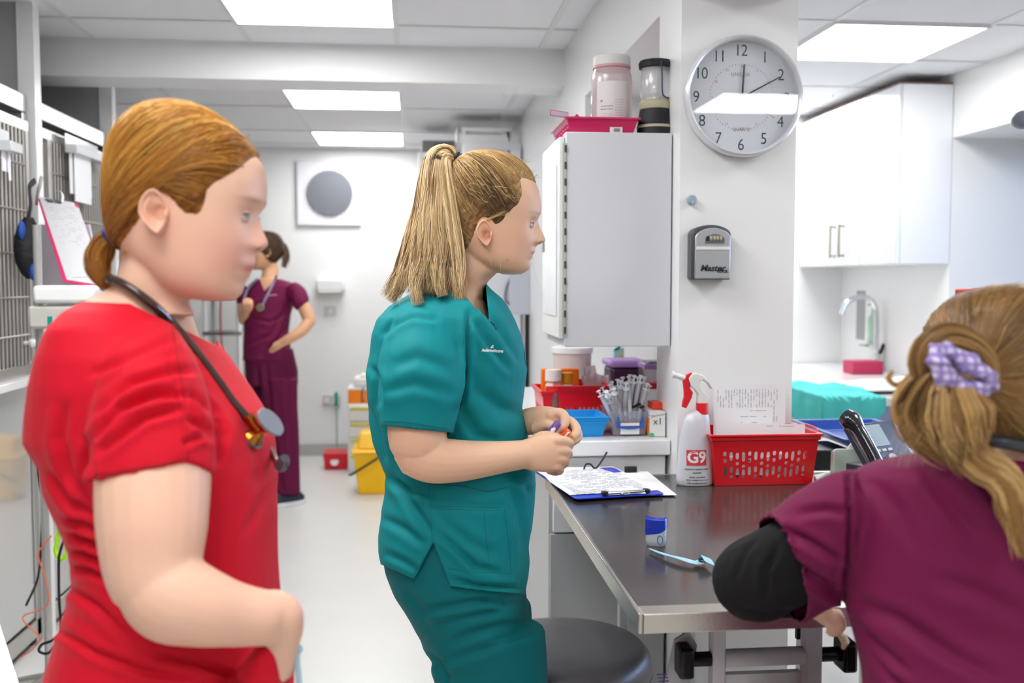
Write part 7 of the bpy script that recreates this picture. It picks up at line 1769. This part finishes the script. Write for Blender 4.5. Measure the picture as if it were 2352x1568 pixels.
MB().tube([a-d_*.02, a, b-d_*.004, b, b+d_*.003], [.0075,.0085,.0085,.0065,.003], 20, flat=.9).build('case', mat('pen_purple','5a4fc0',.3,coat=.3), t)
m = MB(); cc_ = np.cross(d_, _f); cc_ = nrm(cc_)
MB().tube([a+np.array(-_f)*.0042, (a+b)/2-_f*.0046, b-d_*.003-_f*.0036], [.0034,.0050,.0036], 14).build('window', mat('pen_white','f2f4f6',.3), t)
t = thing('highlighter', 'orange and white pen end held by the far hand', 'pen', P(1300,1000,1.95))
MB().tube([P(1272,1002,1.955),P(1284,1004,1.953),P(1296,1000,1.95),P(1307,990,1.945)], [.006,.0075,.0085,.0075], 16).build('barrel', mat('pen_orange','f5683f',.3), t)
MB().tube([P(1298,1003,1.940),P(1306,993,1.936)], [.0045,.004], 12, flat=.5).build('clip', mat('pen_white'), t)
MB().tube([P(1306,1004,1.944),P(1312,998,1.942)], [.004,.004], 10).build('end_cap', mat('pen_yellow','f3a81c',.4), t)
# ------------------------------------------------------------------ seated woman in maroon, seen from behind
MAR = mat('maroon_cloth', '701543', .7, spec=.25, bump=.08, bscale=900, bdist=.0004)
def make_seated():
    D = 1.21; s = D/F_PX; fw = nrm(np.array(_f)*.95-np.array(_r)*.30-np.array([0,0,.10])); M = mlocal(2318, 900, D, fw, (0,0,1)); A = np.array(M)[:3,:3]
    # generic skull, local metres (x forward)
    rows = [(.118,-.012,.012,.014),(.112,-.050,.045,.040),(.100,-.074,.066,.058),(.080,-.092,.082,.070),(.050,-.103,.091,.078),(.020,-.104,.093,.079),(-.010,-.096,.090,.077),(-.035,-.080,.086,.072),(-.060,-.060,.084,.064),(-.085,-.030,.082,.052),(-.105,.0,.078,.038),(-.115,.03,.07,.02)]
    Z, XB, XF, W = map(list, zip(*rows))
    FULL = [(.118,.012),(.08,.082),(.05,.091),(.02,.090),(.010,.090),(-.02,.104),(-.032,.110),(-.040,.098),(-.055,.092),(-.07,.091),(-.085,.085),(-.105,.083),(-.115,.07)]
    SIG = [(.118,.05),(.02,.03),(.005,.009),(-.03,.016),(-.04,.013),(-.06,.022),(-.115,.02)]
    R_, z = head_grid(Z, XB, XF, FULL, W, SIG, .004, 0)
    mb = MB(); mb.rings(R_, True, True, M)
    n0 = tow(M, [[-.030,0,-.05]])[0]; 
    nk = [n0, tow(M, [[-.045,0,-.10]])[0], P(2290,1075,1.19), P(2292,1110,1.19)]
    mb.tube(spline(nk, 14), np.interp(np.linspace(0,1,14),[0,.5,1],[.055,.053,.062]), 28)
    stack(mb, [(1085,2150,2430,1.20,.06),(1110,2030,2550,1.205,.07),(1160,1985,2590,1.21,.08),(1300,1975,2595,1.21,.09),(1500,1990,2590,1.20,.09)])
    # hand hanging over the table edge
    limb(mb, [(1840,1385,1.50,26),(1880,1400,1.46,24,.016),(1902,1418,1.435,22,.014)], n=16)
    for k, (x0, y0) in enumerate(((1896,1408),(1906,1412),(1916,1410),(1924,1404))): limb(mb, [(x0,y0,1.43-.006*k,9.5),(x0+8,y0+16,1.42-.006*k,9.5),(x0+12,y0+34,1.425-.006*k,8.5),(x0+6,y0+46,1.435-.006*k,7)], n=12)
    limb(mb, [(1876,1402,1.445,11),(1898,1404,1.425,10),(1912,1400,1.42,9)], n=12)
    # other arm resting on the table beyond the frame
    limb(mb, [(2640,1150,1.22,70),(2720,1260,1.32,64),(2740,1330,1.42,52),(2640,1325,1.55,42),(2520,1300,1.62,32),(2470,1290,1.66,30)])
    for k in range(4): limb(mb, [(2474-3*k,1282+7*k,1.66,9),(2448,1280+8*k,1.675,8.5),(2428,1286+8*k,1.68,7)], n=12)
    limb(mb, [(2480,1276,1.655,10),(2462,1268,1.66,9),(2448,1266,1.665,8)], n=12)
    body = fuse(mb, .0034, 3)
    for sg in (-1, 1): ear_mb(body, -.004, sg*.0745, -.008, .018, .029, sg, M, .3, -.1)
    body.N = None
    root = thing('person', 'seated person in maroon tunic with lilac scrunchie, elbow on the table, back turned', 'person', (float(P(2290,1300,1.21)[0]), float(P(2290,1300,1.21)[1]), 0))
    C = skin_tint(body.V(), 'efc5aa', [('c9746b', (.09,0,-.066),(.012,.02,.005),.7)], M); body.build('body', SKIN, root, ang=180, attr=C)
    eyes(body, M, root, .004, .031)
    # hair: everything pulled to a low knot at the back left
    poly = [(.14,.14),(.088,.075),(.078,.05),(.055,.03),(.03,.0),(.012,-.02),(-.005,-.045),(-.03,-.066),(-.045,-.095),(-.06,-.12),(-.2,-.12),(-.2,.2),(.14,.2)]
    Rc, _z = head_grid(Z, XB, XF, FULL, W, SIG, .004, 0, nz=70, nt=100, feat=False); cap, sd = hair_cap(Rc, M, poly, T=.0085, fall=.018)
    pal = ['5a4026','7c5c36','9c7544','b98d52','d9b277']
    def sh(q): return .38+.3*noise.noise(Vector((q[0]*16, q[1]*22, q[2]*16)))+.25*np.clip((.06-q[2])/.1, 0, 1)
    cv = tol(M, cap.V()); hair = cap.build('hair', HAIRC, root, ang=180, attr=hair_cols(len(cv), pal, np.array([sh(q) for q in cv])*.8)*.8)
    E = tol(M, [P(2190,858,1.10)])[0]
    pa, st = scalp_strands(cap, M, (-.005,0,.0), poly, [tuple(E)], n=3600, steps=14, seed=44, wob=.005, lift=(.0004,.004))
    sm, sc = strand_mesh(pa, RNG.uniform(.0004,.0010,len(pa)), hair_cols(len(pa), pal, np.array([sh(q) for q in st]))); sm.build('hair_strands', HAIR, hair, ang=180, attr=sc)
    def lock(pts, rad, flat, n, sd_, nm, bright=.15, **k):
        b_, c_ = bundle([P(*q) for q in pts], rad, flat, n, seed=sd_, **k); m_, cc = strand_mesh(b_, RNG.uniform(.0004,.0009,len(b_)), hair_cols(len(b_), pal, np.clip(c_+bright, 0, 1))); m_.build(nm, HAIR, hair, ang=180, attr=cc)
        cp = spline([P(*q) for q in pts], 16); c0 = MB().tube(cp, np.interp(np.linspace(0,1,16), np.linspace(0,1,len(rad)), rad)*.72, 12, flat=flat); c0.build(nm+'_core', HAIRC, hair, ang=180, attr=np.repeat(np.array([lin('8a6538')]), len(c0.V()), 0))
    # roll above the knot, the gathered tail and loose curls
    lock([(2118,880,1.10),(2112,835,1.095),(2130,795,1.088),(2170,772,1.084),(2215,780,1.082),(2255,810,1.082),(2275,855,1.085),(2272,895,1.09),(2240,920,1.095)], [.008,.013,.015,.015,.015,.015,.014,.013,.008], .7, 520, 51, 'hair_roll', .05, fray=.003, wave=.001, twist=1.2)
    lock([(2190,860,1.085),(2195,900,1.07),(2205,950,1.065),(2212,1000,1.07),(2222,1045,1.085),(2240,1075,1.10)], [.010,.026,.037,.036,.026,.014], .55, 1100, 52, 'ponytail', .25, fray=.006, wave=.004, short=.3)
    lock([(2150,860,1.09),(2125,890,1.10),(2100,935,1.12),(2110,985,1.125),(2150,1025,1.12),(2200,1050,1.12)], [.012,.020,.024,.024,.02,.012], .7, 600, 53, 'side_lock', .05, fray=.006, wave=.004, short=.2)
    lock([(2140,850,1.10),(2105,865,1.11),(2078,895,1.12),(2062,930,1.12),(2070,965,1.12),(2100,992,1.12),(2140,1020,1.115)], [.006,.008,.008,.007,.007,.006,.003], .6, 160, 54, 'loose_curl', .5, fray=.004, wave=.003, short=.2)
    lock([(2110,850,1.12),(2085,872,1.13),(2058,884,1.13),(2040,868,1.13),(2052,850,1.13)], [.004,.004,.003,.002,.001], .6, 50, 55, 'loose_curl', .6, fray=.003, wave=.002, short=.2)
    lock([(2215,1020,1.085),(2250,1062,1.075),(2290,1085,1.07),(2318,1120,1.066),(2330,1170,1.066),(2345,1230,1.068),(2362,1290,1.07)], [.020,.020,.019,.019,.019,.016,.008], .6, 800, 56, 'hair_tail', .55, fray=.008, wave=.005, short=.25)
    # scrunchie
    SC_ = bpy.data.materials.new('scrunchie_check'); SC_.use_nodes = True; nt = SC_.node_tree; b = nt.nodes['Principled BSDF']; tc = nt.nodes.new('ShaderNodeTexCoord'); w1 = nt.nodes.new('ShaderNodeTexWave'); w1.inputs['Scale'].default_value = 34; w1.inputs['Distortion'].default_value = 3
    w2 = nt.nodes.new('ShaderNodeTexWave'); w2.bands_direction = 'Z'; w2.inputs['Scale'].default_value = 34; w2.inputs['Distortion'].default_value = 3; mu = nt.nodes.new('ShaderNodeMath'); mu.operation = 'MULTIPLY'; rp = nt.nodes.new('ShaderNodeValToRGB')
    rp.color_ramp.elements[0].color = (*lin('8f78b8'),1); rp.color_ramp.elements[1].color = (*lin('d9cfec'),1); rp.color_ramp.elements[1].position = .7
    L = nt.links.new; L(tc.outputs['Object'], w1.inputs[0]); L(tc.outputs['Object'], w2.inputs[0]); L(w1.outputs['Fac'], mu.inputs[0]); L(w2.outputs['Fac'], mu.inputs[1]); L(mu.outputs[0], rp.inputs[0]); L(rp.outputs[0], b.inputs['Base Color']); b.inputs['Roughness'].default_value = .8
    m_ = MB(); R2 = []; n = 90; aa = np.arange(20)*2*PI/20; ctr = np.array(P(2204,858,1.068)); ex = nrm(np.array(P(2260,895,1.066))-ctr); ey = nrm(np.cross(ex, _f)); ez = nrm(np.cross(ex, ey))
    for i in range(n):
        t = i/n*2*PI; c = ctr+ex*math.cos(t)*.030+ey*math.sin(t)*.0135+ey*.006*math.cos(t)**2+ez*.004*math.sin(2*t); rad = nrm(ex*math.cos(t)+ey*math.sin(t)*.8)
        rr = .0112+.0013*math.sin(t*9)+.0008*math.sin(t*17+1); R2.append(c+np.cos(aa)[:,None]*rr*(1+.07*np.sin(aa*3+t*9))[:,None]*rad+np.sin(aa)[:,None]*rr*1.1*ez)
    R2.append(R2[0]); m_.rings(R2, cap=False).build('scrunchie', SC_, hair, ang=180)
    # fly-away hairs
    rg = np.random.default_rng(61); lo = []
    for k in range(70):
        a_ = rg.uniform(-2.9, -.9); r0 = 188; px, py = 2322+r0*math.cos(a_)*1.0, 905+r0*1.15*math.sin(a_); d = 1.2
        lo.append(spline([P(px,py,d),P(px+rg.normal(-6,8),py-rg.uniform(0,9),d),P(px+rg.normal(-14,14),py+rg.normal(0,12),d)],8))
    for k in range(50):
        px, py = rg.uniform(2060,2130), rg.uniform(900,1040); lo.append(spline([P(px+30,py-20,1.12),P(px,py,1.11),P(px-rg.uniform(5,25),py+rg.uniform(5,60),1.11)],9))
    lm, lc = strand_mesh(lo, np.full(len(lo), .00026), hair_cols(len(lo), pal, np.full(len(lo), .9))); lm.build('loose_hairs', HAIR, hair, ang=180, attr=lc)
    # ---------------- tunic
    t = MB()
    stack(t, [(1042,2150,2450,1.19,.066),(1052,2075,2520,1.195,.076),(1066,2010,2580,1.20,.086),(1084,1968,2615,1.205,.092),(1120,1948,2632,1.21,.100),(1200,1940,2640,1.21,.108),(1300,1936,2640,1.21,.112),(1410,1940,2640,1.21,.114),(1480,1960,2625,1.20,.116),(1560,1978,2610,1.19,.118),(1700,1985,2610,1.18,.13),(1850,1960,2640,1.18,.14)], e=2.5)
    ax1 = np.array(P(1730,1360,1.42))-np.array(P(1900,1210,1.24)); pl1 = [(P(1792,1312,1.36), nrm(np.cross(np.array(P(1838,1412,1.33))-np.array(P(1744,1216,1.38)), _f)), -9999, 9999)]
    n1 = pl1[0][1]; 
    if np.dot(n1, ax1) < 0: pl1 = [(pl1[0][0], -n1, -9999, 9999)]
    k0 = len(t.V()); limb(t, [(1995,1125,1.20,62),(1950,1165,1.215,92),(1900,1225,1.25,118),(1850,1275,1.30,122),(1790,1318,1.36,118),(1700,1380,1.44,116)], cap=False); clamp(t, k0, pl1, ax1)
    k0 = len(t.V()); limb(t, [(2590,1125,1.20,62),(2650,1180,1.22,90),(2700,1250,1.28,92)], cap=True)
    tn = fuse(t, .0042, 4); tn = open_cap(tn, pl1, P(1792,1312,1.36), ax1, .085, .004, .93)
    cr = [([(1948,1080),(1950,1180),(1948,1290),(1932,1400)],.010,5),([(1780,1210),(1850,1240),(1930,1290)],.008,10),([(1800,1280),(1860,1320),(1940,1370)],.009,11),([(1930,1400),(2000,1470),(2080,1540)],.008,12),([(1960,1380),(2060,1420),(2180,1500),(2300,1560)],.006,16),
          ([(2200,1060),(2260,1130),(2310,1200)],.008,12),([(2000,1100),(2060,1170),(2100,1260)],.004,18),([(2150,1330),(2250,1360),(2352,1420)],.005,20),([(2120,1080),(2180,1160),(2250,1240)],.005,14),([(1985,1480),(2050,1560),(2100,1600)],.006,10),([(1830,1180),(1900,1170),(1945,1180)],.005,10)]
    tn = folds(tn, [(a_, b_*1.1, c_) for a_, b_, c_ in cr], 1.5, .0014, (6,6,8), 29)
    tu = solid(tn.build('tunic', MAR, root, ang=180), .002); tr = bvh(tn); m_ = surf_line(tr, [(1950,1075),(1952,1180),(1949,1290),(1936,1395)], .0009, .0002)
    if m_.v: m_.build('armhole_seam', mat('maroon_seam','4c0c2c',.7), tu, ang=180)
    m_ = MB(); 
    m_.tube(spline([P(2115,1040,1.25),P(2150,1026,1.17),P(2200,1018,1.12),P(2260,1012,1.11),P(2320,1018,1.11),P(2380,1030,1.13),P(2430,1036,1.2)],30), .0075, 12); m_.build('collar_band', mat('collar_black','20262a',.4,coat=.3), root)
    # black under-sleeve: upper arm, elbow on the table, forearm folded back
    m_ = MB(); limb(m_, [(1880,1240,1.27,92),(1815,1290,1.33,98),(1745,1325,1.395,97),(1712,1338,1.43,86)]); limb(m_, [(1712,1330,1.44,84),(1750,1352,1.475,64),(1820,1372,1.49,46),(1870,1390,1.47,34)])
    us = fuse(m_, .004, 5); us = folds(us, [([(1745,1230),(1710,1270),(1690,1330)],.004,7),([(1790,1250),(1760,1310),(1760,1380)],.004,9),([(1700,1400),(1760,1410),(1830,1400)],.004,7),([(1670,1260),(1690,1240),(1720,1230)],.005,6)], 1.7, .0012, (8,8,8), 37)
    us.build('under_sleeve', mat('sleeve_black','1b1b1d',.8,spec=.2,bump=.1,bscale=500), root, ang=180)
    # trousers on the stool
    g = P(2290,1700,1.20); m_ = MB(); bx, by = g[0], g[1]; fr = nrm([_f[0],_f[1],0]); rt = np.array(_r)
    stack(m_, [(1640,2030,2560,1.19,.12),(1760,1990,2600,1.20,.135),(1900,1990,2600,1.22,.14)])
    for sg in (-1, 1):
        b0 = np.array([bx,by,0])+rt*sg*.095
        pts = [b0+[0,0,.68]+fr*.02, b0+[0,0,.685]+fr*.2, b0+[0,0,.68]+fr*.36+rt*sg*.02, b0+[0,0,.62]+fr*.43+rt*sg*.02, b0+[0,0,.42]+fr*.40+rt*sg*.02, b0+[0,0,.16]+fr*.34+rt*sg*.02]
        m_.tube(spline(pts, 30), np.interp(np.linspace(0,1,30),[0,.3,.5,.65,1],[.095,.082,.072,.066,.055]), 22)
        A_ = basis(b0+fr*.40+rt*sg*.02, fr, -rt, (0,0,1))
        MB().rings([[(x,y,z0) for x, y in ell(0,0,.12*k,.043*k,24,2.4)] for z0, k in ((0.075,.95),(.09,1),(.105,.98),(.125,.8),(.14,.5))], M=A_).build('shoe', mat('shoe_dark'), root)
    fuse(m_, .006, 4).build('trousers', MAR, root, ang=180)
    return root, bx, by
seat_root, sx2, sy2 = make_seated()
st2 = [o for o in bpy.data.objects if o.name == 'stool'][0]
c_ = dup(st2, (sx2, sy2, .03), 0, 'grey padded stool the seated person in maroon sits on')
t = thing('paper_pouch', 'cream folded pouch held in the seated hand under the table edge', 'pouch', P(1935,1468,1.42))
MB().tube([P(1926,1452,1.425),P(1936,1462,1.42),P(1942,1476,1.42),P(1936,1490,1.42)], [.006,.009,.009,.004], 12, flat=.5).build('pouch', mat('pouch_cream','d9c7a2',.6), t)
# ------------------------------------------------------------------ far woman in maroon, standing by the kennels
def make_far():
    D = 6.30; s = D/F_PX; fw = nrm(-np.array(_r)*.93-np.array(_f)*.37); M = mlocal(609, 578, D, fw, (0,0,1))
    rows = [(.118,-.012,.012,.014),(.112,-.050,.045,.040),(.100,-.074,.066,.058),(.080,-.092,.082,.070),(.050,-.103,.091,.078),(.020,-.104,.093,.079),(-.010,-.096,.090,.077),(-.035,-.080,.086,.072),(-.060,-.060,.084,.064),(-.085,-.030,.082,.052),(-.105,.0,.078,.038),(-.115,.03,.07,.02)]
    Z, XB, XF, W = map(list, zip(*rows)); FULL = [(.118,.012),(.08,.082),(.05,.091),(.02,.090),(.010,.090),(-.02,.104),(-.032,.110),(-.040,.098),(-.055,.092),(-.07,.091),(-.085,.085),(-.105,.083),(-.115,.07)]
    SIG = [(.118,.05),(.02,.03),(.005,.009),(-.03,.016),(-.04,.013),(-.06,.022),(-.115,.02)]
    R_, z = head_grid(Z, XB, XF, FULL, W, SIG, .004, 0, nz=60, nt=80); mb = MB(); mb.rings(R_, True, True, M)
    mb.tube([tow(M,[[-.02,0,-.05]])[0], tow(M,[[-.035,0,-.11]])[0], P(618,645,D), P(620,668,D)], [.052,.05,.05,.06], 20)
    stack(mb, [(640,596,644,D,.05),(660,575,676,D,.07),(700,572,668,D,.09),(790,572,656,D,.09)])
    # arm into the trouser pocket
    limb(mb, [(678,672,6.23,10),(694,698,6.2,14),(706,722,6.2,15.5),(712,738,6.2,14.5)], n=14); limb(mb, [(712,736,6.2,14.5),(692,760,6.16,13.5),(664,778,6.14,11.5),(646,788,6.14,10,.018),(632,796,6.15,10,.016)], n=14)
    for k in range(4): limb(mb, [(640,790+k*3,6.13+k*.01,4.2),(628,797+k*3,6.14+k*.01,4),(620,804+k*3,6.16+k*.01,3.4)], n=8)
    # bent arm with fist at the chest
    limb(mb, [(568,672,6.39,10),(558,705,6.36,13),(560,735,6.30,12.5)], n=14); limb(mb, [(560,735,6.30,12.5),(562,722,6.20,11),(566,708,6.12,10)], n=14)
    limb(mb, [(566,712,6.12,11),(568,702,6.09,14,.028),(570,692,6.08,12,.024)], n=14)
    for k in range(4): limb(mb, [(562+k*5,690,6.06,4.6),(560+k*5,698,6.035,4.6),(562+k*5,706,6.045,4.2)], n=8)
    limb(mb, [(560,706,6.07,5),(568,700,6.03,4.6),(577,697,6.03,4)], n=8)
    body = fuse(mb, .006, 2); 
    for sg in (-1, 1): ear_mb(body, -.004, sg*.0745, -.008, .018, .029, sg, M, .3, -.1)
    body.N = None
    root = thing('person', 'far person in maroon scrubs with brown ponytail, one hand in pocket', 'person', (float(P(630,1000,D)[0]), float(P(630,1000,D)[1]), 0))
    body.build('body', SKIN, root, ang=180, attr=skin_tint(body.V(), 'e6b08a', [('b9645c', (.09,0,-.066),(.012,.02,.006),.7)], M))
    eyes(body, M, root, .004, .031)
    poly = [(.14,.14),(.088,.075),(.078,.05),(.055,.03),(.03,.0),(.012,-.02),(-.005,-.045),(-.03,-.066),(-.055,-.078),(-.13,-.09),(-.2,-.09),(-.2,.2),(.14,.2)]
    Rc, _z = head_grid(Z, XB, XF, FULL, W, SIG, .004, 0, nz=50, nt=70, feat=False); cap, sd = hair_cap(Rc, M, poly, T=.010, fall=.018)
    pal = ['2e2018','45301f','5f452c','7d5f3e']
    hair = cap.build('hair', HAIRC, root, ang=180, attr=hair_cols(len(cap.V()), pal, np.full(len(cap.V()), .35)))
    E = tol(M, [P(634,558,6.36)])[0]; pa, st = scalp_strands(cap, M, (-.005,0,.0), poly, [tuple(E)], n=420, steps=9, seed=74, wob=.005)
    sm, sc = strand_mesh(pa, RNG.uniform(.0012,.0022,len(pa)), hair_cols(len(pa), pal, np.full(len(pa), .45))); sm.build('hair_strands', HAIR, hair, ang=180, attr=sc)
    b_, c_ = bundle([P(632,558,6.36),P(648,562,6.36),P(656,580,6.34),P(655,600,6.32),P(648,620,6.3)], [.012,.02,.026,.026,.012], .8, 260, steps=14, seed=75, fray=.02)
    m_, cc = strand_mesh(b_, RNG.uniform(.001,.002,len(b_)), hair_cols(len(b_), pal, np.clip(c_+.2,0,1))); m_.build('ponytail', HAIR, hair, ang=180, attr=cc)
    t = MB()
    stack(t, [(640,592,648,D,.062),(648,578,670,D,.085),(660,566,684,D,.105),(690,560,676,D,.125),(720,560,668,D,.125),(760,560,664,D,.125),(800,558,668,D,.13),(828,557,674,D,.135)], e=2.3)
    limb(t, [(672,660,6.25,17),(684,676,6.22,21),(692,694,6.2,20),(697,700,6.2,19)], n=16, cap=False); limb(t, [(572,660,6.38,16),(564,680,6.38,18),(560,700,6.37,16)], n=16, cap=False)
    tn = fuse(t, .007, 3); qd = lambda f: f
    tn = carve(tn, [([pxplane((596,640),(607,668),-1), pxplane((607,668),(640,636),-1)], qd(lambda x, y, d: y < 672 and d < 6.40 and 590 < x < 645))])
    tn = folds(tn, [([(600,820),(640,780),(664,740)],.012,5),([(570,790),(620,770),(660,700)],.010,5),([(580,730),(620,740),(660,720)],.008,4),([(668,670),(672,700),(664,730)],.012,3)], 6.6, .004, (5,5,6), 5)
    tu = solid(tn.build('tunic', MAR, root, ang=180), .003); tr = bvh(tn)
    m_ = MB(); g = surf_line(tr, [(612,679),(636,677)], .004, .002)
    if g.v: g.build('name_print', mat('thread_pink','c99ab4',.6), tu)
    m_ = MB(); aa = np.arange(24)*2*PI/24; fr = nrm([_f[0],_f[1],0]); rt = np.array(_r)
    stack(m_, [(800,560,672,D,.125),(850,563,684,D,.135),(885,565,684,D,.135)])
    for xs, dd in (((600,680,6.24),0),((566,628,6.38),1)):
        x0, x1, d = xs; rr = [(870,x0-2 if dd==0 else 565,x1+3,.09),(940,x0+10,x1+3,.085),(1010,x0+25 if dd==0 else x0+5,x1+7,.08),(1080,x0+30 if dd==0 else x0+8,x1+9,.08),(1133,x0+33 if dd==0 else x0+10,x1+10,.085)]
        stack(m_, [(a_,b_,c_,d,h_) for a_,b_,c_,h_ in rr])
    tf = fuse(m_, .008, 3); tf = folds(tf, [([(612,840),(622,960),(650,1130)],.014,5),([(590,840),(600,950),(612,1100)],.014,5),([(660,850),(664,950),(672,1080)],.010,5)], 6.6, .004, (6,6,5), 8)
    tf.build('trousers', mat('maroon_trousers','63143c',.7,spec=.2), root, ang=180)
    for (px, d) in ((655,6.22),(615,6.36)):
        q = np.array(P(px,1140,d)); q[2] = 0; A_ = basis(q, nrm(-rt*.8-fr*.6+0), nrm(np.cross([0,0,1], nrm(-rt*.8-fr*.6))), (0,0,1))
        MB().rings([[(x,y,z0) for x, y in ell(0,0,.13*k,.05*k,24,2.4)] for z0, k in ((0.026,.98),(.05,.98),(.075,.8),(.09,.5))], M=A_).build('shoe', mat('shoe_navy','242b40',.6), root)
        MB().rings([[(x,y,z0) for x, y in ell(0,0,.135*k,.054*k,24,2.4)] for z0, k in ((0.001,.97),(.025,1),(.028,.98))], M=A_).build('sole', mat('sole_white','e4e4ea',.6), root)
    return root, tr
far_root, far_tree = make_far()
t = thing('stethoscope', 'grey stethoscope round the far maroon person\'s neck', 'stethoscope', P(610,680,6.15))
SG_ = mat('steth_lilac','8f8aa6',.4)
def onfar(pts, lift=.009, d=6.2): 
    o = []
    for x, y in pts: h = hit(far_tree, x, y, lift); o.append(h if h is not None and proj(h[None])[2][0] < 6.3 else P(x, y, d))
    return o
MB().tube(spline(onfar([(636,632),(630,648),(620,668),(610,688),(603,704)]), 30), .0085, 10).tube(spline(onfar([(592,640),(580,655),(570,668),(560,690)]), 30), .0075, 10).build('tubing', SG_, t)
q = onfar([(600,707)], .012)[0]; MB().cyl(q, q-np.array(_f)*.018, .028, .024, 24).build('chest_piece', mat('steth_brass','8f8a74',.3,metal=.6), t, bevel=.002)
# ------------------------------------------------------------------ daylight, camera
wd = bpy.data.worlds.new('world'); SC.world = wd; wd.use_nodes = True
bg = wd.node_tree.nodes['Background']; bg.inputs['Color'].default_value = (*lin('aecbff'), 1); bg.inputs['Strength'].default_value = 24
cam = bpy.data.cameras.new('camera'); co = bpy.data.objects.new('camera', cam); COL.objects.link(co)
cam.sensor_width = 36; cam.lens = 36*F_PX/2352; cam.clip_start = .05
co.location = CAM; co.rotation_euler = (PI/2-PITCH, 0, -YAW)
cam.dof.use_dof = True; cam.dof.focus_distance = 2.05; cam.dof.aperture_fstop = 3.5
SC.camera = co
for o in bpy.data.objects:
    if 'strands' in o.name or 'loose_hairs' in o.name: o['kind'] = 'stuff'      # nobody could count hairs
vs = SC.view_settings; vs.view_transform = 'Standard'; vs.look = 'None'; vs.gamma = 1; vs.exposure = EXPO
SC.cycles.max_bounces = 6; SC.cycles.diffuse_bounces = 3; SC.cycles.glossy_bounces = 3; SC.cycles.transmission_bounces = 6; SC.cycles.use_adaptive_sampling = True; SC.cycles.adaptive_threshold = .05; SC.cycles.adaptive_min_samples = 8; SC.cycles.caustics_reflective = False; SC.cycles.time_limit = 900; SC.cycles.caustics_refractive = False
SC.cycles.transparent_max_bounces = 8; SC.cycles.sample_clamp_indirect = 8
